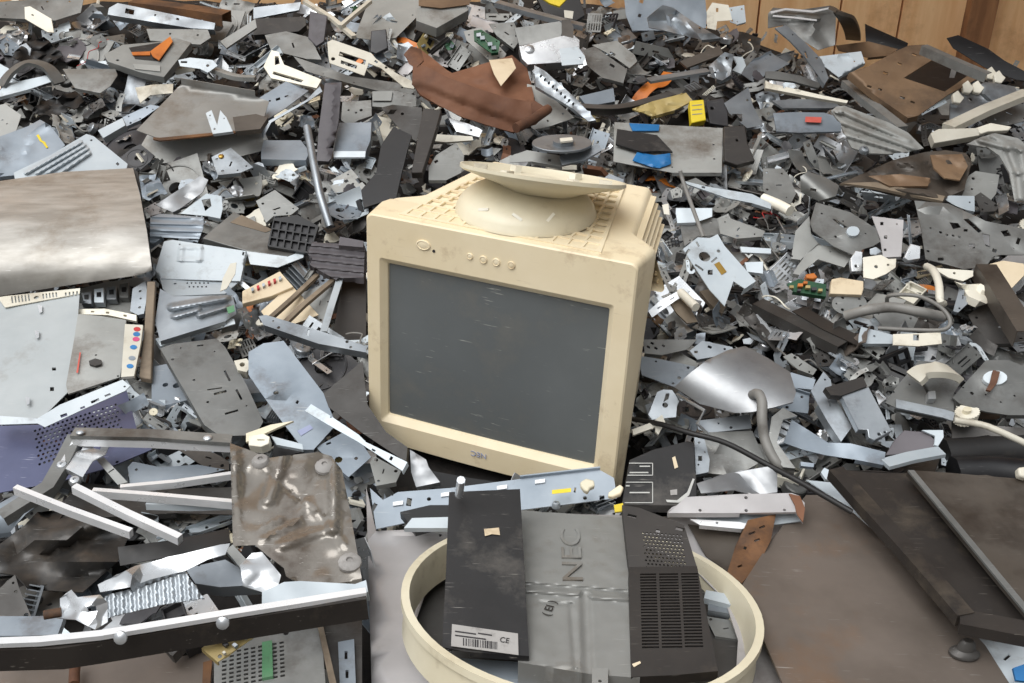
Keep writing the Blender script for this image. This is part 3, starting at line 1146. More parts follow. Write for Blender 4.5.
for k, (a, m) in enumerate((('706,590 728,594 738,602 735,606 704,598', 'pale_paint'), ('708,603 738,610 742,616 708,610', 'zinc'), ('705,616 742,622 742,640 715,636', 'dull_steel'))):
    H('metal_strip', 'strip', ('white metal strip inside the right of the cream ring', 'zinc strip under the white one inside the ring', 'dull plate lowest inside the right of the ring')[k], m, '', a, n=(0, 4), clear=.028 - .008 * k)
# ------------------------------------------------------------------ near left: crushed frame, smoky film, violet grille, drum sheet
V1 = H('perforated_sheet', 'panel', 'violet-blue painted panel with a perforated patch at the left edge', 'violet_paint', 'C1',
       '-40,330 0,335 170,330 330,260 505,190 560,400 600,430 440,500 230,560 60,590 -40,610', n=(4, 8), clear=.03, step=.05, relief=[('cyl', 60, .012)],
       holes=[('g', (130, 350), (470, 240), (150, 500), 19, 9, .62, 6)])
E1 = H('flanged_edge', 'x', 'x', 'pale_paint', 'C1', '-20,300 0,295 150,305 240,250 490,150 520,175 500,195 330,270 180,340 150,325 0,330 -20,330', n=(4, 22), clear=.075,
       holes=[('r', 255, 293, 28, 12, -20), ('r', 380, 235, 35, 10, -22), ('r', 430, 212, 25, 8, -22), ('c', 498, 178, 5), ('r', 330, 262, 20, 8, -22)], flange={1: .012})
E1.o.name = 'edge_strip'
tag(E1.o, 'pale slotted metal strip folded along the top of the violet panel', 'strip')
CH = H('chassis', 'chassis', 'pale grey instrument chassis lying open at the left edge below the drum sheet', 'chassis_grey', '',
       '-8,298 8,296 80,289 76,342 68,392 50,410 40,418 -8,418', n=(2, 14), clear=.03, th=.002, holes=[('r', 54, 369, 4, 3, 0), ('r', 52, 389, 4, 4, 0)], flange={1: .03, 5: .02}, step=.05, relief=[('ridge', -5, 324, 76, 312, .008, .004), ('noise', .002, 12)])
P = PT('vent_strip', 'white_plastic', 'B1', '-10,505 20,500 320,468 318,490 20,545', CH, off=.003, holes=[('g', (40, 500), (120, 490), (44, 530), 6, 1, (.45, .9), 4), ('g', (165, 490), (230, 482), (168, 512), 5, 1, (.45, .9), 4), ('g', (255, 485), (315, 478), (256, 500), 4, 1, (.45, .9), 4), ('c', 145, 505, 10)], label='white slotted vent edge')
for k, (x, y) in enumerate(((160, 548), (148, 650), (110, 915))):
    PT('bent_tongue', 'bright_steel', 'B1', f'{x - 10},{y - 14} {x + 8},{y - 10} {x + 8},{y + 14} {x - 2},{y + 20}', CH, off=.006)
C2 = H('chassis_cover', 'cover', 'grey cover plate with a round foot and colour-striped strip, in the open chassis', 'grey_paint', '', '78,314 100,316 126,320 124,352 120,377 68,394 66,385 74,340', n=(3, 16), clear=.045, th=.003, flange={0: .012, 3: .01},
       holes=[('c', 96, 355, 1.2), ('c', 118, 376, 1.2)])
PT('foot', 'dark_steel', 'C1', '355,75 380,65 405,72 405,88 380,95 357,88', C2, off=.004, th=.004)
PT('printed_bar', 'printed_red', 'C1', '305,122 318,40 323,42 312,123', C2, off=.002, th=.0004)
S1 = H('striped_strip', 'strip', 'white plastic strip with red, blue, violet and teal windows beside the chassis cover', 'white_plastic', '', '125,324 143,325 141,342 134,376 121,377', n=(0, 16), clear=.06, th=.005)
for k, (x, y, m) in enumerate(((137, 329, 'red_plastic'), (136.5, 334, 'blue_plastic'), (136, 339, 'pink_plastic'), (133.5, 347, 'blue_plastic'), (132, 358, 'blue_grey_paint'), (130, 366, 'blue_plastic'))):
    PT('coloured_window', m, '', ' '.join(f'{x + 3.6 * math.cos(a):.2f},{y + 2.2 * math.sin(a):.2f}' for a in [i * math.pi / 5 for i in range(10)]), S1, off=.0008, th=.0008)
H('wooden_batten', 'batten', 'brown weathered batten standing at the right edge of the open chassis', 'brown_wood', '', '147,281 155,281 153,330 151,379 139,377 144,330', n=(0, 16), clear=.05, th=.012, bev=.002)
H('connector_plate', 'plate', 'grey chassis wall with a row of sockets under the drum sheet', 'grey_paint', 'B1', '320,470 420,445 545,425 590,440 585,560 500,570 310,560', n=(0, 22), clear=.028, holes=[('c', 380, 500, 10), ('r', 520, 480, 20, 40, 10)])
for k, (x, y, ww, hh, m, lb) in enumerate(((345, 505, 40, 50, 'zinc', 'zinc socket block, leftmost of the row under the drum sheet'), (395, 495, 38, 60, 'pale_paint', 'pale socket block, second of the row under the drum sheet'),
                                       (445, 485, 40, 55, 'zinc', 'zinc socket block, third of the row under the drum sheet'), (495, 475, 36, 60, 'dull_steel', 'dull socket block, fourth of the row under the drum sheet'))):
    q = H('socket_block', 'socket', lb, m, 'B1', f'{x - ww / 2},{y - hh / 2 + 6} {x + ww / 2},{y - hh / 2} {x + ww / 2},{y + hh / 2} {x - ww / 2},{y + hh / 2}', n=(0, 24), clear=.05, th=.014, bev=.001, group='sockets under the drum sheet')
    PT('socket_hole', 'black_plastic', 'B1', f'{x - 9},{y - 10} {x + 9},{y - 12} {x + 9},{y + 8} {x - 9},{y + 8}', q, off=.0006, th=.0004)
H('white_socket_strip', 'strip', 'cream perforated strip above the chassis cover', 'white_plastic', 'B1', '312,552 420,550 545,575 545,600 430,575 312,572', n=(0, 25), clear=.055, th=.006, holes=[('r', 430, 566, 14, 8, 4), ('r', 500, 578, 14, 8, 8), ('r', 370, 562, 14, 6, 0)])
H('slotted_bracket', 'bracket', 'pale upright bracket with round holes at the chassis corner', 'zinc', 'B1', '530,470 580,440 590,490 575,570 550,575 520,560', n=(-4, 24), clear=.06, holes=[('c', 560, 480, 6), ('c', 562, 510, 5), ('c', 558, 545, 6)])
# the drum sheet: a curved wrapper of aluminium
DR = H('drum_sheet', 'sheet', 'broad curved scratched aluminium drum sheet at the left edge', 'worn_aluminium', '', '-12,184 0,181 62,172 133,168 140,195 147,232 152,270 140,275 70,285 0,296 -12,298', n=(-2, 18), clear=.03, th=.0025, step=.016,
       relief=[('cyl', 88, .085), ('noise', .003, 9)], smooth=60)
DR.o.name = 'curved_sheet'
PT('dark_rim', 'black_rubber', '', '133,168 138,172 153,268 152,271 148,240 141,198', DR, off=.012, th=.004, label='dark edge')
PT('clip', 'pale_paint', 'B1', '538,392 577,394 577,418 538,417', DR, off=.012, th=.003)
# frame of bright bars crushed at the near left
LN('flat_bar', 'bar', 'grey-brown back web of the crushed frame top bar', 'dull_steel', 'C1', '290,358 600,364 800,378 925,386', .020, 'flat', .006, lift=[.104, .109, .109, .104], curve=False)
fb = LN('angle_bar', 'bar', 'long bright angle bar along the top of the crushed frame', 'clean_aluminium', 'C1', '290,376 600,384 800,396 925,402', .008, 'L', .014, lift=[.10, .105, .105, .10], curve=False)
for x, y in ((322, 362), (830, 385)):
    bm = bmesh.new(); lathe(bm, [(.006, 0), (.006, .002), (.003, .004), (0, .004)], 12)
    r_ = from_bm('rivet', bm, 'bright_steel', None, 40); a_, = px('C1', f'{x},{y}')
    r_.location = heap_hit(a_[0], a_[1], .108); keep_world(r_, fb.o)
LN('angle_bar', 'bar', 'grey-brown bar running down the left side of the crushed frame', 'dull_steel', 'C1', '300,370 250,470 190,570 0,690', .022, 'L2', .014, lift=[.09, .085, .08, .07], curve=False)
LN('square_bar', 'bar', 'bright square bar, upper left of the two slanting bars in the frame', 'clean_aluminium', '', '15,486 70,508 131,530', .0075, 'flat', .012, lift=[.12, .115, .11], curve=False)
LN('square_bar', 'bar', 'bright square bar, lower right of the two slanting bars in the frame', 'clean_aluminium', '', '74,485 128,512 180,536', .009, 'flat', .012, lift=[.125, .12, .115], curve=False)
LN('angle_bar', 'bar', 'bright bar, uppermost of the three reaching the smoky film', 'clean_aluminium', 'C1', '480,575 700,555 940,520', .007, 'L', .010, lift=.085, curve=False)
LN('angle_bar', 'bar', 'bright bar, middle of the three reaching the smoky film', 'clean_aluminium', 'C1', '370,588 600,605 940,635', .007, 'L', .012, lift=.085, curve=False)
LN('angle_bar', 'bar', 'thin pale bar, lowest of the three reaching the smoky film', 'pale_paint', 'C1', '585,640 760,645 940,640', .008, 'L', .010, lift=.07, curve=False)
g_ = H('gusset', 'gusset', 'shiny corner gusset with a ring hole and torn tongue in the crushed frame', 'bright_steel', 'C1', '300,375 440,385 445,400 420,450 370,475 330,540 250,500 240,480', n=(8, 14), clear=.075, step=.02, relief=[('crumple', .012, 14)], holes=[('c', 315, 425, 14), ('p', '360,395 410,392 400,430 375,425')])
screw_on(g_, 'C1', 248, 497, .008, .006)
screw_on(g_, 'C1', 300, 560, .008, .007)
H('steel_strap', 'strap', 'dull strap slanting under the corner gusset', 'dull_steel', 'C1', '385,470 415,460 510,560 470,570', n=(0, 14), clear=.06)
H('inner_sheet', 'sheet', 'blue-grey curved inner sheet behind the upper bright frame bar', 'blue_grey_paint', 'C1', '510,500 530,478 640,500 790,490 900,510 720,555 520,570', n=(0, 20), clear=.03, step=.03, relief=[('cyl', 90, .01)], holes=[('c', 545, 510, 6), ('c', 870, 510, 5)])
H('brown_sheet', 'sheet', 'brown-grey sheet corner under the top angle bar of the frame', 'umber_sheet', 'C1', '690,415 760,400 880,455 915,480 915,510 840,515', n=(0, 14), clear=.05, flange={4: .01})
H('violet_wedge', 'panel', 'small violet wedge of panel under the top frame bar', 'violet_paint', 'C1', '470,400 610,405 605,430 450,495 420,480', n=(0, 14), clear=.045)
H('base_sheet', 'sheet', 'dark grey floor sheet with slots inside the crushed frame', 'dark_steel', 'C1', '330,560 560,590 930,580 930,690 700,683 420,700 250,640', n=(0, 6), clear=.02, holes=[('r', 740, 580, 14, 10, 0), ('r', 820, 568, 14, 10, 0), ('r', 905, 555, 12, 10, 0), ('r', 800, 630, 16, 6, 0)])
H('violet_tank', 'tank', 'rounded violet-grey casing with a port at the left edge below the violet panel', 'blue_grey_paint', 'C1', '-30,660 60,610 150,600 165,640 100,690 40,760 -30,770', n=(4, 18), clear=.04, step=.012, relief=[('bump', 100, 640, 36, .012), ('cyl', 90, .02)], holes=[('c', 112, 632, 6)])
# black polythene and tyre-like sheet
H('black_sheet', 'sheet', 'crumpled black plastic sheet at the left edge inside the frame', 'black_sheeting', 'D1', '-30,150 90,60 150,0 260,-10 380,20 520,80 470,200 400,260 330,320 120,310 60,250 -30,240', n=(0, 8), clear=.03, step=.014, relief=[('crumple', .04, 14)], smooth=60)
H('black_tube_sheet', 'sheet', 'black rolled sheet under the slanting bright bars', 'black_rubber', 'D1', '470,140 700,110 915,65 920,120 720,170 480,215', n=(0, 10), clear=.045, step=.015, relief=[('cyl', 80, .03)])
H('grey_wedge', 'sheet', 'dark pointed sheet standing at the left edge above the long bright bar', 'dark_steel', 'D1', '-30,330 60,250 75,300 130,430 0,440 -30,440', n=(6, 30), clear=.03)
# long lower bar
lb = LN('channel_bar', 'bar', 'long bright channel bar across the near left, carrying the bellows', 'clean_aluminium', '', '-12,641 40,639 100,633 228,612 366,590', .009, 'flat', .006, lift=[.155, .155, .155, .155, .15], curve=False)
LN('bar_web', None, 'dark lower web of the bar', 'black_brown', '', '-12,647 60,645 100,639 228,618 366,596', .010, 'flat', .03, lift=[.146] * 5, parent=lb.o, curve=False)
for x, y in ((484, 497), (892, 438)):
    bm = bmesh.new(); lathe(bm, [(.007, 0), (.007, .003), (.003, .005), (0, .005)], 12)
    bmesh.ops.rotate(bm, cent=(0, 0, 0), matrix=Matrix.Rotation(math.radians(60), 3, 'X'), verts=bm.verts)
    r_ = from_bm('rivet', bm, 'bright_steel', None, 40); a_, = px('D1', f'{x},{y}'); r_.location = heap_hit(a_[0], a_[1] + 1, .16); keep_world(r_, lb.o)
LN('angle_bar', 'bar', 'blue-grey bar behind the left end of the long channel bar', 'blue_grey_paint', 'D1', '-30,455 120,455 245,450', .03, 'flat', .01, lift=.10, curve=False)
# bellows (pleated boot) between two plates
bel = H('bellows', 'bellows', 'grey pleated bellows clamped between bright plates above the long channel bar', 'zinc', 'D1', '430,330 600,290 740,240 815,345 650,370 440,420 380,470 380,400', n=(2, 22), clear=.12, step=.0022, relief=[('ribs', 14, .009, .004)], smooth=60)
arm = H('folded_slide', 'arm', 'bright folded slide arm lying over the bellows', 'bright_steel', 'D1', '390,290 540,215 880,130 920,125 900,170 830,190 740,235 600,270 520,300 400,320', n=(0, 20), clear=.14, step=.012, relief=[('crumple', .01, 12), ('bump', 520, 255, 40, .012)], flange={6: .012, 7: .012})
H('latch_plate', 'plate', 'torn bright latch with a rusty tip at the left end of the bellows', 'bright_steel', 'D1', '240,345 285,310 310,340 400,330 430,360 430,440 380,470 300,430 240,425 180,420 190,395 240,400', n=(-6, 24), clear=.15, step=.008, relief=[('crumple', .02, 22)], holes=[('p', '345,380 385,375 390,395 350,400')])
LN('rusty_tip', 'pin', 'short rusty pin poking out left of the torn latch', 'bright_rust', 'D1', '175,412 245,400', .010, 'round', lift=.16)
H('rail', 'rail', 'grey rail running right from the bellows under the smoky film', 'zinc', 'D1', '740,225 900,190 960,225 1040,225 1040,290 880,300 780,285', n=(0, 16), clear=.115, th=.003, flange={5: .02, 4: .02}, holes=[('c', 795, 212, 6)])
H('end_block', 'block', 'dull block end between bellows rail and smoky film', 'dull_steel', 'D1', '900,150 930,130 985,190 960,222', n=(6, 30), clear=.13, th=.02)
H('bright_tip', 'plate', 'bright crumpled plate end under the near left corner of the film', 'bright_steel', '', '240,565 252,553 262,552 281,575 277,590 262,592 243,586', n=(4, 20), clear=.135, step=.008, relief=[('crumple', .014, 20)])
# smoky film box
FILM = H('smoky_film', 'film', 'glossy crumpled smoky brown film stretched over a box, beside the monitor lower left', 'mottled_film', '', '230,443 252,451 268,458 282,456 318,452 331,456 342,470 350,510 362,580 330,584 300,583 286,576 284,568 268,556 255,545 233,546', n=(2, 10), clear=.10, step=.0055, th=.001,
         relief=[('crumple', .010, 13), ('ridge', 262, 540, 298, 522, .004, .005), ('ridge', 298, 522, 306, 500, .004, .004), ('ridge', 268, 470, 300, 500, .004, -.004), ('ridge', 306, 500, 345, 545, .005, .004), ('ridge', 262, 528, 280, 520, .003, .004), ('ridge', 282, 456, 268, 500, .012, .008), ('ridge', 333, 456, 334, 530, .008, .008), ('ridge', 283, 545, 330, 528, .01, .007), ('ridge', 234, 450, 238, 544, .008, .006)], smooth=70, flange={7: .05, 8: .06})
for x, y, r in ((261, 463, .012), (325, 468, .013), (350, 564, .014)):
    screw_on(FILM, '', x, y, r, .009, 'label_paper', 'round_foot', 'pale round foot')
fl_ = H('film_rail', 'rail', 'white rail with tabs in front of the smoky film, meeting the channel bar', 'pale_paint', '', '262,592 284,582 300,581 355,584 366,580 368,592 300,602 262,606', n=(0, 20), clear=.14, step=.012, relief=[('crumple', .006, 20)], flange={6: .02, 5: .02})
# lowest left strip under the channel bar
H('floor_sheet', 'sheet', 'brown-grey sheet at the bottom left under the long channel bar', 'rusty_sheet', 'D1', '-30,590 20,570 260,545 600,500 660,540 700,580 830,560 860,600 840,700 -30,700', n=(0, 2), clear=.04, step=.03, relief=[('noise', .006, 6), ('ridge', 60, 560, 40, 680, .012, .008)])
LN('rusty_stud', 'stud', 'short rusty stud on the brown-grey sheet at the bottom left', 'rust', 'D1', '302,600 298,640 296,690', .012, 'round', lift=.06)
c1_ = H('connector', 'connector', 'grey multi-pin connector block under the long channel bar', 'dark_steel', 'D1', '615,490 700,470 760,500 690,575 680,570', n=(0, 14), clear=.08, th=.016, holes=[('g', (640, 495), (690, 485), (690, 555), 2, 6, .6, 6)])
H('connector', 'connector', 'black multi-pin connector block beside the tan circuit board', 'black_plastic', 'D1', '700,480 840,465 850,490 790,530 745,556', n=(0, 14), clear=.07, th=.016, holes=[('g', (720, 492), (830, 476), (745, 540), 6, 3, .55, 6)])
pcb = H('circuit_board', 'circuit board', 'small tan circuit board tilted under the right end of the channel bar', 'circuit_tan', 'D1', '805,545 865,495 945,455 1015,500 870,600', n=(6, 22), clear=.10, th=.002)
for x, y, s, m in ((950, 490, 13, 'dark_plastic'), (938, 530, 12, 'zinc'), (895, 560, 8, 'white_plastic'), (900, 525, 14, 'dark_plastic'), (980, 500, 7, 'bright_steel')):
    PT('component', m, 'D1', f'{x - s},{y} {x},{y - s * .8} {x + s},{y} {x},{y + s * .8}', pcb, off=.006, th=.006)
PT('orange_trim', 'orange_film', 'D1', '850,500 905,470 900,490 860,515', pcb, off=.004, th=.003)
H('rusty_strap', 'strap', 'short rusty strap below the tan circuit board', 'bright_rust', 'D1', '812,600 848,590 840,690 808,690', n=(0, 14), clear=.05)
H('slotted_sheet', 'panel', 'dark grey panel with curved rows of slots at the bottom edge below the tan board', 'dull_steel', '', '214,660 222,640 250,634 272,630 296,618 320,615 326,690 214,690', n=(0, 3), clear=.055, step=.04,
      holes=[('g', (221, 652), (285, 640), (220, 690), 9, 9, (.62, .5), 4), ('c', 286, 633, 3), ('c', 283, 625, 2)])
H('green_tint', 'label', 'flat green strip standing in for the greenish tint over the bottom edge slots', 'green_tint', '', '262,642 272,640 273,676 262,678', n=(0, 3), clear=.062, th=.0004)  # flat strip gives the slots their greenish tint
H('brown_edge', 'batten', 'thin brown strip along the right side of the slotted bottom panel', 'brown_wood', '', '315,613 320,612 338,690 331,690', n=(0, 3), clear=.065, th=.01)
sd = H('side_plate', 'plate', 'dark blue-grey side plate with small slots left of the lilac panel', 'dark_steel', '', '322,612 356,604 362,612 362,690 336,690', n=(0, 4), clear=.04, holes=[('r', 340, 616, 4, 10, 0), ('r', 346, 655, 3, 8, 0), ('r', 348, 674, 3, 8, 0)])
PT('raised_plate', 'blue_grey_paint', '', '338,642 354,639 356,690 340,690', sd, off=.006, th=.003, holes=[('r', 346, 655, 3, 8, 0), ('r', 347, 674, 3, 8, 0)])
# between drum sheet, chassis and monitor
H('ribbed_guard', 'guard', 'blue-grey curved guard with three louvre slots, right of the drum sheet', 'blue_grey_paint', 'B1', '600,185 640,170 815,185 812,230 790,285 740,270 650,265 598,300', n=(2, 24), clear=.05, step=.004, relief=[('cyl', 90, .02), ('ribs', 88, .017, .004)])
LB = H('pale_plate', 'plate', 'pale blue-grey plate with a square emboss, right of the drum sheet', 'pale_paint', 'B1', '655,282 690,275 985,320 960,440 640,430 620,400', n=(4, 26), clear=.05, step=.004, flange={4: .02, 2: .008},
       relief=[('ridge', 725, 305, 800, 305, .006, .003), ('ridge', 800, 305, 797, 355, .006, .003), ('ridge', 797, 355, 722, 355, .006, .003), ('ridge', 722, 355, 725, 305, .006, .003)], holes=[('c', 718, 293, 4), ('r', 972, 330, 8, 14, 10), ('c', 940, 380, 4)])
H('perforated_fold', 'plate', 'pale perforated lower fold of the square-embossed plate', 'pale_paint', 'B1', '640,432 955,442 900,490 680,500 650,470', n=(4, 8), clear=.045, holes=[('g', (740, 440), (840, 440), (740, 470), 6, 2, .5, 6), ('c', 700, 450, 6)])
H('bent_tab', 'tab', 'cream bent tab leaning on the square-embossed plate', 'white_plastic', 'B1', '920,370 945,365 940,410 905,470 880,480 890,430', n=(6, 30), clear=.075)
RP = H('ridged_plate', 'plate', 'shiny ridged pale plate with a green dot below the square-embossed plate', 'zinc', 'B1', '640,470 690,500 760,500 930,495 945,570 900,600 640,680 620,600', n=(2, 18), clear=.055, step=.003, relief=[('ridge', 690, 545, 900, 508, .010, .010), ('ridge', 700, 580, 790, 555, .008, .008), ('ridge', 800, 575, 900, 545, .008, .008), ('cyl', 0, .01)])
PT('green_spot', 'green_tint', 'B1', '905,545 935,535 938,560 912,570', RP, off=.012, th=.0006)
H('lower_rail', 'rail', 'pale rail under the ridged plate with the green dot', 'pale_paint', 'B1', '620,670 900,590 935,590 940,610 760,660 640,700', n=(2, 14), clear=.05, flange={5: .012, 4: .012})
GB = H('grey_box', 'box', 'flat dark-topped grey box with a pale end, upper right of the square-embossed plate', 'dull_steel', 'B1', '810,268 935,162 1024,210 1180,290 1215,315 1150,340 985,318', n=(3, 12), clear=.06, th=.022, bev=.001)
PT('pale_end', 'pale_paint', 'B1', '985,320 1150,342 1215,317 1212,345 1110,385 1000,372', GB, off=.001, th=.001)
PT('brown_patch', 'brown_wood', 'B1', '920,205 965,175 1090,235 1060,245', GB, off=.001, th=.001)
H('wing_plate', 'plate', 'white torn plate with a round hole, above the ribbed guard', 'pale_paint', 'B1', '720,170 825,90 885,100 890,150 880,190 830,180', n=(3, 26), clear=.055, holes=[('p', '805,115 840,110 845,140 820,160')])
H('bright_strap', 'strap', 'silver bent strap left of the torn white plate', 'satin_silver', 'B1', '620,135 800,20 832,35 810,85 720,150 690,165', n=(0, 28), clear=.05, step=.015, relief=[('crumple', .012, 16)])
H('lilac_plate', 'plate', 'dull lilac-grey triangular plate touching the drum sheet edge', 'lilac_grey_paint', 'B1', '575,150 620,125 655,165 600,180', n=(0, 26), clear=.04)
# panel with worn top leaning left of the monitor
WP = H('worn_plate', 'plate', 'worn dark steel plate with slots, lying on the pale drive cover left of the monitor', 'dull_steel', 'C1', '640,26 690,8 866,-14 900,20 985,170 1052,318 1020,372 880,376 815,330', n=(4, 14), clear=.06, th=.002, step=.03, relief=[('noise', .003, 10)],
       holes=[('r', 908, 135, 46, 9, 62), ('r', 955, 210, 46, 9, 62), ('r', 858, 187, 60, 5, -8), ('r', 880, 202, 52, 9, -14), ('r', 925, 280, 55, 8, -16), ('c', 775, 152, 6), ('c', 830, 240, 6), ('c', 690, 70, 6), ('c', 857, 38, 4), ('c', 985, 255, 4), ('r', 800, 14, 26, 6, -6), ('c', 722, 24, 4)], flange={0: .008, 8: .014, 7: .014})
H('drive_case', 'box', 'pale blue-grey drive case under the worn slotted plate', 'blue_grey_paint', 'C1', '606,100 700,80 1060,120 1060,200 780,225 606,265', n=(0, 12), clear=.03, th=.02, holes=[('c', 661, 171, 12), ('c', 705, 174, 15)])
H('small_box', 'box', 'dark blue box end above the pale drive case', 'dark_steel', 'C1', '606,-30 700,0 720,70 610,110', n=(0, 20), clear=.02, th=.02)
BP = H('pressed_sheet', 'panel', 'blue-grey panel with pressed slots and a round hub, left of the monitor', 'blue_grey_paint', 'C2', '-30,40 30,5 110,-5 270,205 320,330 230,430 190,430 60,260 -30,130', n=(4, 20), clear=.05, step=.02,
       relief=[('ridge', 20, 85, 70, 45, .006, .004), ('ridge', 95, 150, 170, 95, .006, .004), ('ridge', 205, 410, 310, 320, .006, .004), ('ridge', 10, 100, 85, 190, .01, .004), ('bump', 85, 205, 26, .008)], holes=[('r', 165, 240, 10, 14, 30), ('c', 80, 203, 12)], flange={0: .01, 5: .01, 8: .012})
PT('blue_sticker', 'print_blue', 'C2', '165,355 215,330 228,345 180,375', BP, off=.001, th=.0004, label='pale blue sticker')
H('foam_roller', 'roller', 'white hub wheel on the panel edge left of the blue-grey panel', 'white_plastic', 'C1', '935,75 985,65 1005,90 985,120 950,112', n=(6, 24), clear=.08, th=.02, holes=[('c', 968, 90, 11)])
H('dark_flap', 'plate', 'dark grey steel flap leaning against the lower left corner of the monitor', 'dark_steel', 'C2', '270,205 425,75 445,250 520,360 605,420 600,480 420,360 290,260', n=(-8, 24), clear=.05, step=.03, relief=[('noise', .004, 8)])
H('white_fin', 'strip', 'white toothed strip along the dark flap under the monitor corner', 'pale_paint', 'C2', '195,275 220,248 290,290 410,370 440,400 605,480 585,515 410,400 270,320', n=(-4, 24), clear=.065, holes=[('r', 540, 465, 12, 16, 30), ('c', 300, 300, 5), ('r', 470, 432, 16, 8, 30)], flange={5: .01})
H('blue_bracket', 'bracket', 'blue-grey bracket with holes below the white toothed strip', 'blue_grey_paint', 'C2', '240,420 350,360 420,400 460,460 370,540 310,490', n=(0, 18), clear=.035, holes=[('c', 330, 470, 16), ('c', 400, 465, 8), ('r', 290, 405, 20, 8, -20)], step=.02, relief=[('ridge', 270, 450, 390, 425, .006, .004)])
H('grey_triangle', 'plate', 'grey three-cornered plate in the gap below the monitor corner', 'grey_paint', 'C2', '455,480 470,455 580,515 560,560 480,575', n=(0, 16), clear=.03)
H('silver_funnel', 'plate', 'shiny bent plate with a pale tongue under the monitor lower edge', 'satin_silver', 'C2', '615,430 680,470 690,500 735,560 640,580 620,520', n=(-6, 20), clear=.04, step=.01, relief=[('crumple', .014, 16)])
H('cream_roller', 'roller', 'cream rod end lying by the smoky film upper left corner', 'white_plastic', 'C2', '-30,375 30,365 55,378 52,405 20,418 -30,412', n=(0, 20), clear=.09, th=.018, bev=.004, holes=[('r', 20, 390, 30, 5, 0)])
H('cream_stick', 'stick', 'flat cream stick pointing at the blue-grey panel', 'cream_plastic', 'C2', '-40,365 60,330 150,315 80,345 -40,400', n=(0, 20), clear=.085, th=.004)
H('black_drive_or_gap', 'box', 'black drive box with pale lid edge below the blue-grey panel', 'black_plastic', 'C2', '75,395 190,430 180,440 60,470', n=(0, 16), clear=.055, th=.02)
H('lid_strip', 'plate', 'pale lid edge over the black drive box', 'pale_paint', 'C2', '60,375 185,408 188,430 82,410', n=(0, 20), clear=.075, th=.006)
CRL = H('chassis_rail', 'rail', 'long blue-grey slotted chassis rail under the bottom edge of the monitor', 'blue_grey_paint', '', '383,500 398,492 450,488 520,479 600,470 614,478 617,498 560,505 520,510 450,512 400,524 376,529 370,488', n=(0, 24), clear=.03, th=.002, step=.03,
  holes=[('r', 575, 490, 2, 5, 10), ('c', 585, 498, 2.2), ('r', 602, 498, 5, 5, 0), ('r', 392, 494, 3, 3, 20), ('r', 409, 502, 5, 8, 10), ('c', 429, 499, 2.2), ('r', 374, 507, 4, 8, 30)], flange={3: -.006})
for x, y in ((540, 481), (502, 487), (446, 494), (398, 503)):
    PT('bright_tab', 'clean_aluminium', '', f'{x - 5},{y - 1} {x + 5},{y - 2.4} {x + 5},{y + 1.2} {x - 5},{y + 2.6}', CRL, off=.003, th=.002)
CHR = H('rail_label', 'label', 'yellow label on the chassis rail under the monitor', 'yellow_label', '', '552,490 571,488 571,492 552,494', n=(0, 26), clear=.062, th=.0005)
H('yellow_tab', 'tab', 'small yellow and black tab at the right end of the chassis rail', 'yellow_label', '', '614,505 623,503 624,511 615,512', n=(0, 30), clear=.09, th=.004)
H('broken_corner', 'fragment', 'cream broken plastic corner under the lower right of the monitor', 'beige_plastic', '', '609,492 620,484 624,487 621,494 613,497 608,496', n=(0, 30), clear=.10, th=.01, bev=.002)
H('lobed_plug', 'knob', 'cream three-lobed knob on the chassis rail', 'cream_plastic', '', '580,482 586,478 594,480 595,486 590,488 588,492 584,490 581,486', n=(0, 26), clear=.075, th=.01, bev=.002)
LN('spindle', 'post', 'short bright metal post at the top left of the black barcode cover', 'bright_steel', '', '459,495 461,480', .011, 'round', lift=[.12, .16], curve=False)
H('drive_deck', 'mechanism', 'black drive mechanism showing under the chassis rail left end', 'black_plastic', '', '400,512 430,505 450,505 450,520 415,530', n=(0, 16), clear=.05, th=.015)
H('white_edge', 'strip', 'white strip under the chassis rail, left of the barcode cover', 'pale_paint', '', '404,528 412,518 448,517 448,528', n=(0, 20), clear=.06)
# between monitor and drum: bars, blocks
f2 = H('brown_board', 'panel', 'dark brown panel standing left of the monitor', 'black_brown', 'B2', '350,420 440,410 440,690 300,690', n=(0, 18), clear=.02)
LN('thin_bar', 'bar', 'thin pale bar along the left side of the dark brown panel', 'pale_paint', 'B2', '335,430 300,540 270,640', .012, 'L', .01, lift=.07, curve=False)
KB = H('key_block', 'plastic block', 'broken lilac-grey ribbed plastic block left of the monitor', 'lilac_plastic', 'B2', '225,285 330,290 435,305 430,425 330,428 320,435 215,375 225,350 205,330', n=(2, 26), clear=.075, th=.012, step=.0026, relief=[('ribs', 84, .016, .003)])
PT('upper_ridge', 'lilac_plastic', 'B2', '335,262 430,280 428,305 330,296', KB, off=.012, th=.012)
GR = H('grid_plate', 'grid', 'dark square-ribbed plastic grid left of the lilac-grey block', 'black_plastic', 'B2', '70,190 165,175 250,220 215,330 130,315 45,300', n=(0, 28), clear=.065, th=.008, holes=[('g', (70, 195), (240, 222), (50, 298), 6, 3, (.8, .86), 4)])
PT('grid_floor', 'dark_plastic', 'B2', '72,195 165,180 245,224 212,325 130,310 50,296', GR, off=-.006, th=.002)
H('dull_plate', 'plate', 'dull square plate above the dark ribbed grid', 'dull_steel', 'B2', '0,120 75,75 172,150 140,175 70,180 40,207', n=(2, 26), clear=.06)
JB = H('jack_strip', 'strip', 'cream terminal strip with red and grey pins left of the monitor', 'card_paper', 'B2', '-55,480 20,440 95,400 150,462 60,500 -55,530', n=(4, 24), clear=.06, th=.012, bev=.001)
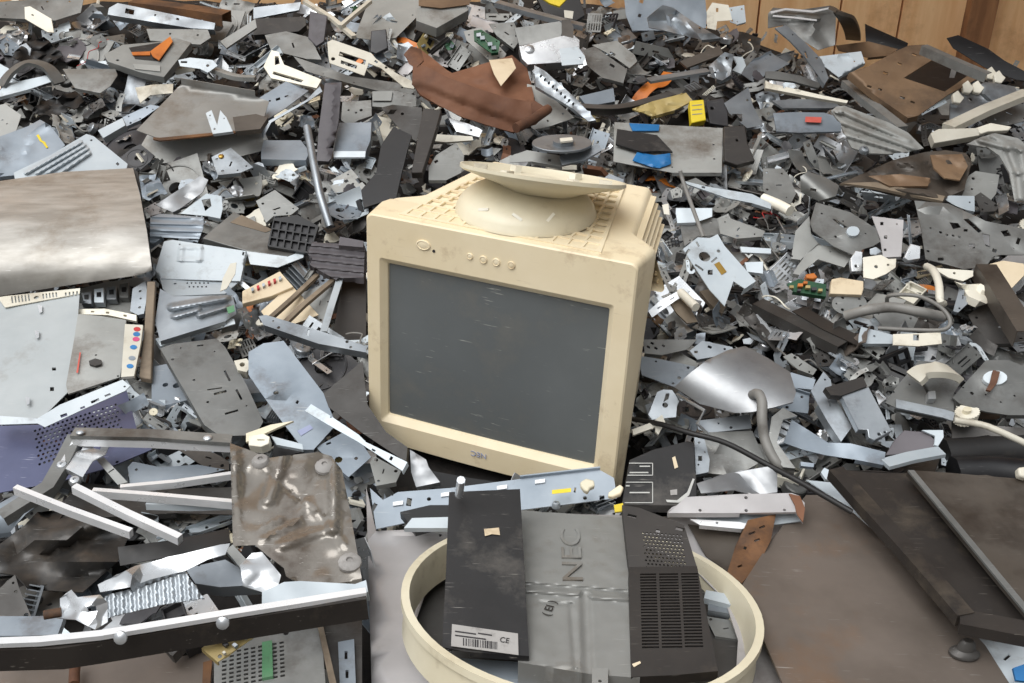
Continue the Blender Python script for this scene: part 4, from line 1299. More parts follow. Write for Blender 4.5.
for i in range(6):
    x, y = -20 + i * 22, 468 - i * 9
    PT('terminal', 'red_plastic' if i in (1, 3, 4) else 'zinc', 'B2', f'{x},{y} {x + 10},{y - 4} {x + 12},{y + 8} {x + 2},{y + 12}', JB, off=.006, th=.006)
H('card_sheet', 'sheet', 'dirty tan sheet under the terminal strip', 'card_paper', 'B2', '20,560 120,470 150,465 250,575 150,612 40,590', n=(3, 22), clear=.04)
LN('wood_rod', 'rod', 'left one of two brown sticks across the tan sheet', 'brown_wood', 'B2', '60,580 150,500 245,410', .009, 'flat', .006, lift=.07, curve=False)
LN('wood_rod', 'rod', 'right one of two brown sticks across the tan sheet', 'brown_wood', 'B2', '75,640 190,530 315,425', .010, 'flat', .006, lift=.07, curve=False)
cb = H('channel_bar', 'bar', 'long grey channel bar pointing at the left edge of the monitor', 'zinc', 'B2', '10,580 40,575 260,640 440,700 440,725 250,690 30,615', n=(0, 22), clear=.075, flange={4: .016, 5: .016, 0: .016})
H('grey_wedge', 'plate', 'grey plate leaning between the two brown sticks and thin bar', 'grey_paint', 'B2', '180,490 320,430 300,520 260,620 220,580', n=(2, 22), clear=.03)

H('black_drive_or_gap', 'box', 'black plate standing in for the shaded gap under the monitor lower edge', 'black_plastic', '', '428,470 470,478 520,485 525,492 450,494 432,488', n=(0, 16), clear=.012, th=.01)  # black plate put in as the shade of the gap below the monitor
# ------------------------------------------------------------------ back left
TR_ = H('drive_tray', 'tray', 'large grey steel tray with a rust-edged front lip, at the back left', 'stamped_grey', 'A1', '545,520 725,335 1020,385 1075,405 1040,515 640,555', n=(3, 14), clear=.09, step=.03, relief=[('bump', 745, 405, 40, .006), ('bump', 795, 485, 34, .006)], flange={1: -.014})
PT('rust_edge', 'bright_rust', 'A1', '612,548 640,550 1040,512 1040,520 640,562 612,556', TR_, off=.003, th=.003, label='rusty front edge')
H('tray_apron', 'plate', 'stained grey front wall hanging below the rust-edged tray', 'stamped_grey', 'A1', '590,535 640,562 1040,520 1060,600 900,640 760,645 600,655 530,640', n=(0, 50), clear=.02, holes=[('r', 600, 640, 60, 20, 5)], step=.03, relief=[('noise', .004, 9)])
H('tray_bracket', 'bracket', 'white two-pronged bracket standing on the large grey tray', 'pale_paint', 'A1', '822,452 845,440 868,500 880,440 905,470 930,525 850,535', n=(0, 40), clear=.12)
H('tray_latch', 'latch', 'brown latch strip lying on the large grey tray', 'umber_sheet', 'A1', '930,468 1023,455 1070,470 1040,515 940,525', n=(0, 20), clear=.12, th=.012)
BPN = H('pressed_sheet', 'panel', 'pale blue panel with a raised white line and yellow scrawl at the left edge', 'blue_grey_paint', 'A1', '-40,560 0,545 110,505 160,478 200,500 260,580 200,640 60,700 -40,710', n=(3, 24), clear=.05, step=.016, relief=[('ridge', 125, 520, 105, 590, .008, .006), ('ridge', 105, 590, 90, 650, .008, .006), ('bump', 170, 495, 30, .012), ('ridge', 0, 570, -10, 690, .012, .008)])
BPN.o.name = 'pressed_sheet'
for k, (a, b, c, d) in enumerate(((145, 540, 160, 565), (160, 565, 175, 572), (168, 568, 185, 592))):
    PT('yellow_mark', 'yellow_label', 'A1', f'{a},{b} {a + 10},{b - 3} {c + 8},{d - 3} {c},{d}', BPN, off=.0016, th=.0004)
RBP = H('ribbed_sheet', 'panel', 'pale grey panel with long pressed ribs above the drum sheet', 'pale_paint', 'A1', '55,690 200,620 345,535 375,545 510,655 500,690 250,720 60,720', n=(2, 26), clear=.055, step=.0034, relief=[('ridge', 105, 690, 320, 570, .006, .008), ('ridge', 150, 690, 335, 582, .006, .008), ('ridge', 190, 690, 345, 596, .006, .008), ('ridge', 240, 690, 355, 612, .006, .008)], holes=[('c', 365, 560, 5), ('r', 470, 655, 12, 10, 40)])
RBP.o.name = 'ribbed_sheet'
H('steel_channel', 'channel', 'blue-grey channel bar with slots at the far left of the heap', 'zinc', 'A1', '435,32 470,12 860,92 855,118 760,112 430,58', n=(0, 36), clear=.07, th=.003, flange={3: .02, 4: .02}, holes=[('r', 518, 46, 36, 20, 12), ('r', 710, 76, 12, 8, 12), ('c', 620, 60, 5)])
LN('rusty_bar', 'bar', 'long rusty orange bar at the far left top', 'bright_rust', 'A1', '530,0 700,20 905,50', .05, 'U', .03, lift=.09, mask=True)
CD = H('drive_caddy', 'drive', 'grey drive caddy with orange and black ribbon inside, at the far left', 'grey_paint', 'A1', '415,218 490,178 650,165 700,150 765,170 655,308 560,288 430,245', n=(4, 24), clear=.07, th=.02, bev=.001, holes=[('c', 470, 240, 6)])
PT('black_well', 'black_plastic', 'A1', '515,190 640,170 670,200 640,245 540,235', CD, off=.001, th=.001)
PT('orange_ribbon', 'orange_film', 'A1', '600,205 680,145 690,165 635,240 610,225', CD, off=.008, th=.003)
PT('orange_ribbon', 'orange_film', 'A1', '525,208 600,205 600,220 530,220', CD, off=.004, th=.003)
PT('pale_front', 'grey_paint', 'A1', '530,255 640,262 640,285 540,275', CD, off=.003, th=.004)
H('grey_plate', 'plate', 'flat grey plate beyond the drive caddy with orange ribbon', 'grey_paint', 'A1', '585,115 830,118 842,150 800,178 600,162', n=(0, 30), clear=.06, th=.004, holes=[('c', 680, 135, 5), ('c', 790, 140, 5)])
LN('curved_strip', 'strip', 'grey half-round strip arching at the left edge below the back', 'dull_steel', 'A1', '0,340 40,285 110,245 190,265 240,330', .03, 'flat', .008, lift=[.06, .08, .09, .08, .05], mask=True)
H('shiny_plate', 'plate', 'shiny pale bent plate under the grey half-round strip', 'pale_paint', 'A1', '-30,385 30,335 200,298 218,322 120,355 -30,395', n=(0, 26), clear=.045, step=.015, relief=[('crumple', .01, 14)])
H('grey_cover', 'cover', 'rounded grey cover plate right of the half-round strip', 'grey_paint', 'A1', '250,275 460,275 470,300 440,345 400,372 300,352', n=(0, 24), clear=.05, step=.014, relief=[('cyl', 90, .016)])
H('dark_sheet', 'sheet', 'dark grey sheet in the far top left corner', 'dull_steel', 'A1', '-30,10 200,-8 335,-8 322,50 220,82 -30,70', n=(0, 30), clear=.06)
H('card_edge', 'board', 'cream slotted board edge standing near the far left', 'white_plastic', 'A1', '98,28 120,25 205,75 215,130 190,128 100,75', n=(0, 45), clear=.06, th=.004, holes=[('c', 170, 122, 6), ('r', 130, 60, 10, 6, 30)])
H('arm_bracket', 'bracket', 'white slotted arm pointing right of the orange-ribbon caddy', 'pale_paint', 'A1', '712,240 760,230 850,240 870,262 830,290 800,275 720,264', n=(0, 36), clear=.085, holes=[('r', 735, 248, 26, 8, 0), ('c', 830, 262, 7)])
LN('grey_rod', 'rod', 'grey arm curving right from the white slotted arm', 'grey_paint', 'A1', '850,270 940,300 1020,305', .02, 'flat', .01, lift=.08)
H('sloping_plate', 'plate', 'sloping grey-green plate at the back, left of the white window-cut bracket', 'grey_paint', 'A1', '880,165 990,95 1020,75 1026,110 905,192', n=(4, 36), clear=.06, th=.006)
H('bright_box', 'box', 'pale long box front left of the large grey tray', 'pale_paint', 'A1', '390,520 490,470 502,500 412,552', n=(0, 34), clear=.06, th=.02, bev=.001)
H('dull_board', 'plate', 'grey plate with a dark end beside the pale long box', 'blue_grey_paint', 'A1', '490,468 600,418 640,425 560,480 505,505', n=(0, 30), clear=.06)
H('white_shards', 'fragment', 'white torn plastic fragment above the large grey tray', 'white_plastic', 'A1', '540,350 610,338 692,335 690,372 600,380 560,412', n=(0, 34), clear=.05, step=.01, relief=[('crumple', .012, 24)])
SQ = H('square_plate', 'plate', 'square pale plate with a brass screw, right of the ribbed panel', 'zinc', 'A1', '845,628 922,590 1012,668 960,690 870,700', n=(3, 26), clear=.06)
screw_on(SQ, 'A1', 884, 626, .006, .004, 'brass')
H('folded_plate', 'plate', 'grey corner plate at the left edge above the yellow-marked panel', 'grey_paint', 'A1', '-30,425 20,415 85,460 62,530 -30,555', n=(0, 26), clear=.045, holes=[('c', 10, 480, 4), ('c', 28, 495, 4)])
for x, y, s, nm in ((200, 430, 50, 'left one of two clumps of black fabric above the ribbed panel'), (150, 205, 70, 'black fabric clump beside the far left cream board'), (285, 400, 46, 'right one of two clumps of black fabric above the ribbed panel')):
    H('black_cloth', 'cloth', nm, 'black_rubber', 'A1', ' '.join(f'{x + s * 1.3 * (1 + .25 * math.sin(3 * a)) * math.cos(a):.0f},{y + s * .7 * (1 + .2 * math.cos(5 * a)) * math.sin(a):.0f}' for a in [i * math.pi / 7 for i in range(14)]), n=(0, 20), clear=.02, step=.01, relief=[('crumple', .03, 18)], smooth=60)
# back middle
H('window_bracket', 'bracket', 'cream-white window-cut drive bracket left of the rusty curled sheet', 'white_plastic', 'A2', '285,168 305,158 460,212 480,235 560,292 640,332 630,355 590,348 500,272 450,252 432,302 295,252 288,215', n=(4, 36), clear=.085, th=.003,
  holes=[('p', '335,205 440,240 435,260 330,222'), ('p', '340,240 405,262 400,275 338,254'), ('c', 308, 235, 9), ('r', 480, 246, 14, 8, 30), ('c', 520, 270, 6)], flange={11: .016})
H('drive_cage', 'frame', 'cream drive chassis with open slots below the window-cut bracket', 'white_plastic', 'A2', '30,265 62,200 90,208 112,258 262,318 242,352 60,312', n=(0, 34), clear=.06, th=.006, holes=[('p', '70,285 190,320 180,330 66,296'), ('p', '75,225 90,225 95,255 75,260')])
H('back_sheet', 'sheet', 'wide flat light grey sheet at the back above the rusty curled sheet', 'grey_paint', 'A2', '455,-10 655,-10 660,50 600,110 560,150 470,160 395,150', n=(0, 22), clear=.03)
H('plastic_latch', 'latch', 'dark plastic latch block left of the wide grey back sheet', 'lilac_plastic', 'A2', '215,42 285,62 272,165 240,185 208,150', n=(0, 45), clear=.06, th=.01, bev=.002)
H('plastic_block', 'plastic part', 'black plastic block standing on the wide grey back sheet', 'dark_plastic', 'A2', '460,122 520,115 527,192 480,215 455,205', n=(0, 45), clear=.06, th=.012, bev=.002)
# the rusty curled sheet
RS1 = H('curled_sheet', 'sheet', 'big rusty curled steel sheet at the back middle', 'rust', '', '413,64 425,66 447,77 480,89 505,97 531,102 532,116 522,130 512,132 490,126 462,117 436,104 420,94 412,84', n=(2, 50), clear=.05, th=.004, step=.010, relief=[('cyl', 95, .03), ('noise', .008, 9), ('ridge', 418, 88, 520, 128, .012, -.010)], smooth=60)
RS2 = H('inner_fold', None, None, 'rust', '', '404,54 410,47 420,49 431,57 447,70 452,73 489,62 512,55 527,68 534,96 533,106 505,99 480,93 445,80 416,68', plane=(RS1.P0 + Vector((0, .02, -.004)), normal_from(4, 14)), step=.012, relief=[('noise', .014, 8), ('cyl', 90, -.02)], th=.003, smooth=60)
keep_world(RS2.o, RS1.o)
RS2.o['label'] = 'darker inner face of the curl'
RS2.top = RS1
PT('paper_patch', 'card_paper', '', '489,60 512,58 516,68 501,86 494,74', RS2, off=.018, th=.0006, label='cream paper stuck on the rust')
PT('rolled_end', 'rust', '', '404,54 411,46 421,49 424,60 416,68 409,64', RS2, off=.03, step=.006, relief=[('cyl', 30, .03)], th=.004)
PT('end_flange', 'rust', '', '512,131 522,117 534,100 548,109 546,114 536,124', RS1, off=-.004, th=.004)
HERO_POLYS.append(([(404, 54), (410, 47), (420, 49), (450, 72), (489, 62), (512, 55), (527, 68), (534, 96), (548, 109), (530, 130), (500, 110)], RS1.P0))
LN('rusty_rod', 'rod', 'short rusty rod at the near right end of the curled sheet', 'rust', '', '516,128 532,120 548,109', .022, 'round', lift=.10)
H('vented_plate', 'plate', 'blue-grey plate with a row of holes and a rolled edge, back left of the monitor', 'blue_grey_paint', 'A2', '-10,405 120,325 210,362 120,430 40,480 -10,520', n=(4, 26), clear=.055, step=.014, relief=[('ridge', 200, 370, 20, 500, .012, .008)], holes=[('c', 55, 403, 5), ('r', 88, 396, 18, 10, -20), ('r', 122, 384, 16, 6, -20)])
H('rolled_edge', 'bar', 'grey-white tubular lip below the plate with a row of holes', 'zinc', 'A2', '0,560 20,500 200,400 255,345 265,365 215,400 60,490 25,560', n=(0, 34), clear=.055, step=.01, relief=[('cyl', -50, .01)])
H('ribbed_stick', 'plastic part', 'long dark ribbed plastic strip standing back left of the monitor', 'lilac_plastic', 'A2', '275,332 342,328 330,480 302,630 290,645 242,642 250,520', n=(0, 40), clear=.05, th=.02, bev=.003, step=.012, relief=[('ridge', 312, 340, 285, 620, .008, .006)])
LN('steel_tube', 'tube', 'thin grey steel tube standing between the brackets left of the monitor', 'zinc', '', '307,127 313,160 320,195 330,227', .016, 'round', lift=[.16, .13, .10, .06], curve=False, mask=True)
GB2 = H('steel_case', 'box', 'blue-grey box with a white front edge behind the thin grey tube', 'blue_grey_paint', 'A2', '330,490 462,488 458,560 440,605 310,605', n=(2, 20), clear=.05, th=.02, bev=.001)
PT('white_front', 'pale_paint', 'A2', '308,604 438,604 436,628 310,628', GB2, off=.001, th=.004)
H('flat_case', 'box', 'dull box lid with a pale front left of the thin grey tube', 'blue_grey_paint', 'A2', '20,605 30,560 180,560 215,605 200,640 20,635', n=(0, 16), clear=.045, th=.018, bev=.001)
H('peg_plate', 'plate', 'grey plate with small holes below the window-cut bracket', 'grey_paint', 'A2', '345,408 460,400 462,462 410,480 372,502 340,480', n=(0, 32), clear=.055, holes=[('c', 370, 440, 5), ('c', 400, 450, 5), ('c', 420, 440, 7)])
LPL = H('long_plate', 'plate', 'grey-olive steel plate below the left end of the rusty curled sheet', 'dull_steel', 'A2', '465,365 545,362 640,382 640,425 560,432 465,425', n=(0, 32), clear=.06, holes=[('c', 590, 384, 4)])
PT('light_end', 'grey_paint', 'A2', '465,366 546,364 540,402 466,402', LPL, off=.002, th=.001)
H('black_bin', 'plastic part', 'large black plastic piece behind the upper left corner of the monitor', 'black_plastic', 'A2', '550,505 622,540 605,600 580,700 560,790 430,830 420,760 480,690 500,580', n=(-4, 26), clear=.04, th=.006)
H('black_post', 'post', 'long black plastic post leaning behind the upper left corner of the monitor', 'black_brown', 'A2', '668,430 742,440 720,520 665,690 620,690', n=(0, 30), clear=.075, th=.02, bev=.002)
H('motor_bracket', 'bracket', 'dark grey bracket with a round boss below the rusty curled sheet', 'dark_steel', 'A2', '500,430 545,418 662,430 665,500 640,565 600,540 560,500', n=(0, 34), clear=.06, step=.014, relief=[('bump', 532, 438, 18, .01)], holes=[('c', 585, 455, 7)])
H('comb_strip', 'strip', 'white comb-edged strip behind the upper left of the monitor', 'white_plastic', 'A2', '700,535 865,545 868,560 760,568 702,562', n=(0, 40), clear=.055, th=.006)
H('silver_rail', 'rail', 'silver notched rail below the rusty curled sheet', 'bright_steel', 'A2', '770,470 850,495 905,520 892,548 800,525', n=(0, 34), clear=.055, holes=[('c', 860, 520, 6)])
H('arch_plate', 'plate', 'grey-green rounded plate just behind the monitor foot', 'grey_paint', 'A2', '690,670 720,620 800,570 832,622 820,690 760,720 690,720', n=(0, 28), clear=.055, holes=[('c', 805, 595, 5), ('r', 720, 645, 16, 10, -30)])
H('olive_plate', 'plate', 'long grey-brown plate left of the window-cut bracket', 'dull_steel', 'A2', '35,140 120,125 215,150 262,238 200,235 60,200', n=(0, 30), clear=.05)
H('long_strip', 'plate', 'long grey-brown slat running under the window-cut bracket', 'dull_steel', 'A2', '150,225 380,305 560,330 640,360 600,392 380,335 200,285', n=(0, 30), clear=.045)
BD = H('circuit_board', 'circuit board', 'small green circuit board at the back right of the rusty curled sheet', 'circuit_green', 'A2', '870,122 900,118 975,165 968,208 940,212 872,162', n=(0, 34), clear=.085, th=.003)
for x, y in ((905, 150), (935, 175), (950, 190), (890, 138)):
    PT('component', 'zinc', 'A2', f'{x - 10},{y - 5} {x + 8},{y - 8} {x + 10},{y + 6} {x - 8},{y + 8}', BD, off=.004, th=.004)
H('board_carrier', 'plate', 'grey carrier plate under the small green circuit board', 'grey_paint', 'A2', '830,125 900,108 1000,215 985,245 930,240 842,162', n=(0, 30), clear=.055)
H('end_wedge', 'plate', 'grey folded wedge right of the small green circuit board', 'dull_steel', 'A2', '930,95 1030,88 1060,150 1030,195 960,140', n=(0, 34), clear=.06)
BX2 = H('back_case', 'box', 'grey box with an orange-brown lid strip at the back middle', 'grey_paint', 'A2', '640,32 835,10 850,40 722,112 640,82', n=(4, 26), clear=.07, th=.03, bev=.001)
PT('orange_lid', 'rust_tan', 'A2', '650,-10 862,-10 852,18 740,32 650,22', BX2, off=.006, th=.002)
H('top_rail', 'rail', 'grey rail in the far back, left of the dark latch block', 'zinc', 'A2', '-10,30 180,8 172,40 -10,75', n=(0, 40), clear=.06, th=.006)
H('dark_duct', 'duct', 'dark slotted duct under the far back grey rail', 'black_brown', 'A2', '-10,75 195,66 200,100 170,125 -10,140', n=(0, 36), clear=.045, th=.02)
LN('pale_stick', 'stick', 'left one of two crossed pale sticks at the back', 'white_plastic', 'A2', '195,0 300,65 392,142', .014, 'flat', .008, lift=.09, curve=False)
LN('pale_stick', 'stick', 'right one of two crossed pale sticks at the back', 'white_plastic', 'A2', '455,0 400,45 335,100', .012, 'flat', .008, lift=.10, curve=False)
# ------------------------------------------------------------------ back, right of the middle
H('case_sheet', 'sheet', 'blue-grey computer case sheet leaning against the back boards', 'blue_grey_paint', 'A3', '448,-10 772,-10 778,60 775,112 640,122 480,122 455,60', n=(0, 52), clear=.05, holes=[('r', 517, 5, 16, 14, 20), ('r', 510, 62, 12, 14, 20), ('c', 750, 112, 5)])
H('crushed_plate', 'plate', 'crushed grey cast plate in front of the blue-grey case sheet', 'zinc', 'A3', '540,70 600,20 642,30 735,95 835,152 760,160 680,140 600,120 548,110', n=(0, 34), clear=.09, step=.012, relief=[('crumple', .03, 14)], holes=[('p', '615,60 630,65 640,110 625,100'), ('c', 752, 112, 7)])
SD = H('metal_drive', 'drive', 'bright silver drive with a round screw boss at the back middle', 'bright_steel', 'A3', '28,185 190,145 240,135 270,160 268,245 62,258 40,235', n=(3, 42), clear=.09, th=.03, bev=.001)
PT('side_plate', 'pale_paint', 'A3', '190,195 262,185 292,225 285,255 200,262', SD, off=.002, th=.004, holes=[('r', 240, 185, 20, 8, -10), ('c', 272, 232, 5)])
PT('top_cover', 'dull_steel', 'A3', '10,112 190,85 205,100 195,148 30,183', SD, off=-.004, th=.004, label='dull top plate')
screw_on(SD, 'A3', 70, 197, .012, .005, 'bright_steel', 'boss')
H('rusty_tag', 'plate', 'short brown plate standing behind the bright silver drive', 'umber_sheet', 'A3', '198,80 232,75 246,110 245,160 200,165', n=(0, 50), clear=.12)
LN('flat_rail', 'rail', 'long grey rail slanting across the back, left of the case sheet', 'zinc', 'A3', '-60,5 100,50 290,100', .03, 'L', .012, lift=.10, curve=False, mask=True)
H('purple_tray', 'tray', 'dark tray with a yellow strip behind the long grey rail', 'black_plastic', 'A3', '100,-8 270,-8 290,60 250,85 130,55', n=(0, 40), clear=.06, th=.012)
H('yellow_strip', 'strip', 'yellow plastic strip at the top of the heap by the dark tray', 'yellow_label', 'A3', '120,-8 222,-8 190,25 150,12', n=(0, 40), clear=.11, th=.006)
H('white_tag', 'tag', 'small white tag on the dark tray', 'white_plastic', 'A3', '208,40 246,45 242,75 210,70', n=(0, 50), clear=.12, th=.004)
H('umber_flap', 'plate', 'grey-brown flap right of the bright silver drive', 'dull_steel', 'A3', '285,200 330,185 460,278 445,332 360,310 300,262', n=(-4, 28), clear=.06, holes=[('r', 400, 262, 22, 10, 30)])
H('olive_flap', 'plate', 'grey plate with a slot beyond the grey-brown flap', 'grey_paint', 'A3', '320,180 420,162 490,220 500,245 470,272 400,222', n=(0, 30), clear=.055, holes=[('r', 402, 215, 24, 10, 30)])
H('pitted_lever', 'arm', 'grey pitted arm curving down right of the rusty curled sheet', 'zinc', 'A3', '88,260 130,282 250,388 335,480 305,485 240,432 95,345', n=(0, 34), clear=.075, th=.008, step=.01, relief=[('noise', .006, 30)], holes=[('g', (115, 285), (260, 410), (100, 310), 9, 1, .5, 6)])
GS = H('grey_sheet', 'sheet', 'flat grey sheet with a torn blue patch, behind the monitor right shoulder', 'grey_paint', 'A3', '410,488 590,498 842,512 838,690 640,690 405,645', n=(0, 20), clear=.05, step=.03, relief=[('noise', .004, 9)], holes=[('c', 805, 578, 5), ('c', 808, 635, 5), ('c', 640, 668, 4)])
PT('blue_patch', 'blue_plastic', 'A3', '468,492 590,498 586,522 482,522', GS, off=.004, th=.002, label='bright blue plastic strip')
PT('blue_patch', 'blue_plastic', 'A3', '500,608 570,620 632,612 636,655 590,672 560,668 482,640', GS, off=.006, th=.002, step=.008, relief=[('crumple', .008, 30)], label='torn bright blue plastic')
PT('black_strip', 'scratched_black', 'A3', '420,515 580,540 642,606 580,602 520,606 414,575', GS, off=.010, th=.004, label='black scuffed strip')
YB = H('yellow_case', 'box', 'small bright yellow box at the back right of the monitor', 'yellow_label', 'A3', '710,402 766,397 776,480 717,492', n=(2, 44), clear=.07, th=.025, bev=.002)
for k in range(3):
    PT('printed_line', 'grey_paint', 'A3', f'{720},{420 + k * 18} {760},{416 + k * 18} {760},{419 + k * 18} {720},{423 + k * 18}', YB, off=.0008, th=.0004)
H('plastic_lever', 'plastic part', 'dark plastic arm right of the small yellow box', 'dark_plastic', 'A3', '775,402 845,390 862,440 865,505 790,492', n=(0, 36), clear=.055, th=.01, bev=.002, holes=[('c', 800, 432, 7)])
H('maroon_block', 'plastic part', 'dark maroon plastic block below the yellow box', 'black_brown', 'A3', '845,505 932,500 942,570 972,642 900,660 850,642', n=(0, 36), clear=.06, th=.014, bev=.002, holes=[('c', 900, 560, 5)])
SPD = H('spindle_disc', 'mechanism', 'round grey spindle disc in a torn mechanism behind the monitor', 'zinc', 'A3', ' '.join(f'{200 + 120 * math.cos(a):.0f},{570 + 34 * math.sin(a):.0f}' for a in [i * math.pi / 14 for i in range(28)]), n=(0, 6), clear=.10, th=.006, bev=.001)
PT('hub', 'zinc', 'A3', ' '.join(f'{205 + 42 * math.cos(a):.0f},{560 + 14 * math.sin(a):.0f}' for a in [i * math.pi / 10 for i in range(20)]), SPD, off=.008, th=.008)
PT('hub_clip', 'white_plastic', 'A3', '190,552 240,548 244,560 195,566', SPD, off=.014, th=.004)
H('mechanism_lever', 'arm', 'grey curved arm under the round spindle disc', 'zinc', 'A3', '190,625 345,572 358,600 290,640 200,660', n=(0, 34), clear=.07, th=.006)
H('notched_base_plate', 'plate', 'grey notched base plate below the round spindle disc', 'grey_paint', 'A3', '-10,625 60,600 195,622 200,668 80,645 -10,650', n=(0, 34), clear=.05, holes=[('r', 150, 640, 12, 10, 5)])
H('green_grey_plate', 'plate', 'grey-green plate right of the rusty curled sheet', 'grey_paint', 'A3', '60,335 100,345 165,392 250,470 150,505 80,520 60,420', n=(0, 28), clear=.035)
LN('flat_strip', 'strip', 'long flat grey strip ending at a clamp, behind the yellow box', 'zinc', 'A3', '545,318 660,298 785,278', .030, 'flat', .006, lift=.09, curve=False, mask=True)
H('clamp', 'clamp', 'grey cast clamp at the right end of the long flat strip', 'zinc', 'A3', '785,265 830,225 850,208 886,218 872,300 840,322 800,310', n=(0, 40), clear=.085, th=.012, step=.01, relief=[('crumple', .012, 30)], holes=[('c', 860, 232, 8), ('c', 812, 290, 5)])
H('white_hook', 'hook', 'white hooked fitting beside the grey cast clamp', 'pale_paint', 'A3', '885,225 922,228 935,262 915,295 880,280 900,258', n=(0, 40), clear=.08, th=.006)
H('white_card', 'bracket', 'white bracket standing at the back boards, left of the square white tag', 'white_plastic', 'A3', '775,50 800,10 865,20 880,80 820,85 815,120 780,112', n=(0, 54), clear=.07, holes=[('r', 820, 40, 10, 16, 0)])
H('white_plate', 'plate', 'square white plate against the back boards', 'pale_paint', 'A3', '868,30 928,20 935,88 900,98 872,88', n=(0, 54), clear=.07, th=.003)
H('brown_strip', 'slat', 'brown slat rising to the right behind the flat strip', 'umber_sheet', 'A3', '670,245 830,182 845,215 700,270', n=(0, 30), clear=.06, th=.006)
H('notched_plate', 'plate', 'grey notched plate right of the dark plastic arm', 'zinc', 'A3', '848,412 945,348 962,420 1003,500 940,512 868,452', n=(0, 34), clear=.055, holes=[('r', 900, 470, 40, 30, 0), ('c', 940, 400, 6)])
H('component_board', 'circuit board', 'tan component-covered board left of the small yellow box', 'circuit_tan', 'A3', '480,435 560,405 695,370 722,402 650,440 560,465', n=(0, 26), clear=.05, th=.004, step=.01, relief=[('crumple', .01, 40)])
H('grey_trough', 'box', 'blue-grey open trough behind the component board', 'blue_grey_paint', 'A3', '268,385 405,352 412,405 300,425', n=(0, 34), clear=.05, th=.012)
LN('trough_edge', 'bar', 'grey ridged bar running right from the pitted arm', 'dark_steel', 'A3', '260,420 420,425 560,395 640,370', .03, 'T', .02, lift=.06, mask=True)
# far right: window plate, ribbed guard
SH = H('shiny_stack', 'cover', 'glossy silver cover at the far right, against the back boards', 'dull_steel', 'A4', '0,55 20,30 120,40 250,22 272,58 268,180 200,200 120,150 60,100 0,112', n=(0, 40), clear=.09, step=.012, relief=[('ridge', 10, 50, 190, 75, .012, .01), ('ridge', 190, 75, 180, 150, .01, .008), ('crumple', .012, 10)])
PT('bright_fold', 'clean_aluminium', 'A4', '10,46 70,32 180,42 250,28 252,34 180,50 70,40 12,54', SH, off=.016, th=.002)
PT('bright_fold', 'clean_aluminium', 'A4', '20,60 100,66 195,78 195,84 100,73 18,66', SH, off=.016, th=.002)
H('grey_strut', 'strut', 'long grey strut slanting down in front of the glossy silver cover', 'zinc', 'A4', '28,112 72,100 160,180 215,238 242,312 225,338 200,300 150,230 90,165', n=(4, 34), clear=.12, th=.004, flange={5: .012})
WT = H('white_cover', 'plate', 'white plate with a pressed disc, right of the long grey strut', 'pale_paint', 'A4', '205,225 372,205 388,252 282,308 222,262', n=(0, 34), clear=.08, step=.008, relief=[('bump', 305, 232, 28, -.006)], holes=[('c', 345, 245, 4)])
WP2 = H('window_plate', 'plate', 'brown rusty plate with a large window hole at the far right', 'rust_tan', 'A4', '322,292 400,265 520,200 562,182 625,178 880,290 840,312 720,378 600,462 560,472 430,382', n=(2, 24), clear=.095, th=.003,
        holes=[('p', '542,311 655,240 752,260 815,290 770,322 706,366'), ('r', 470, 292, 20, 10, 20), ('r', 526, 255, 18, 8, 20), ('r', 585, 218, 18, 8, 20), ('r', 405, 345, 18, 8, 20), ('r', 448, 357, 16, 8, 20), ('r', 537, 390, 20, 9, 20), ('r', 578, 408, 18, 8, 20)], flange={4: .02, 8: .015, 9: .02, 10: .015}, step=.02,
        relief=[('ridge', 475, 310, 610, 222, .006, -.006), ('ridge', 440, 382, 495, 355, .006, -.006)])
H('dark_sheet', 'sheet', 'dark sheet standing in for shade behind the window of the brown rusty plate', 'black_plastic', 'A4', '500,320 650,235 770,258 880,300 800,370 712,420 560,400', n=(0, 12), clear=.0, mask=False)  # dark sheet stands in for the shade inside the window
for k, (a, l) in enumerate((('735,265 760,262 730,360 712,365', 'grey strip seen through the window of the brown plate'),)):
    H('metal_strip', 'strip', l, 'zinc', 'A4', a, n=(0, 20), clear=.012, mask=False)
LN('window_edge', None, 'grey-brown folded edge', 'dull_steel', 'A4', '625,180 760,240 885,292', .02, 'L', .02, lift=.20, parent=WP2.o)
LN('edge_rail', 'rail', 'scuffed grey rail along the near left edge of the brown window plate', 'dull_steel', 'A4', '315,320 400,395 540,505', .025, 'U', .015, lift=.10, curve=False, mask=True)
H('black_cowl', 'plastic part', 'black moulded cowl against the back boards, left of the window plate', 'black_plastic', 'A4', '388,95 420,110 560,172 552,205 470,200 392,188', n=(0, 44), clear=.08, step=.012, relief=[('cyl', 70, .02)])
H('black_cowl', 'plastic part', 'long black moulded cowl against the back boards, right of the window plate', 'black_plastic', 'A4', '715,152 760,140 880,195 945,242 1040,292 1040,325 990,318 870,272 740,192', n=(0, 44), clear=.10, step=.012, relief=[('cyl', 70, .02)])
H('brown_scrap', 'sheet', 'orange-brown bent scrap beyond the white plate with the pressed disc', 'rust_tan', 'A4', '272,182 400,165 520,196 480,222 400,230 282,202', n=(0, 34), clear=.07, step=.014, relief=[('crumple', .02, 12)])
LN('arch_band', 'band', 'brown arched band against the back boards beside the glossy cover', 'umber_sheet', 'A4', '262,30 310,60 335,110 342,150', .04, 'flat', .008, lift=[.22, .2, .14, .08])
H('white_rail', 'rail', 'long white slotted rail left of the brown window plate', 'white_plastic', 'A4', '-10,322 20,335 215,380 320,402 315,412 200,392 -10,352', n=(0, 40), clear=.09, th=.01, bev=.001, holes=[('c', 65, 348, 6), ('r', 120, 362, 20, 8, 12)])
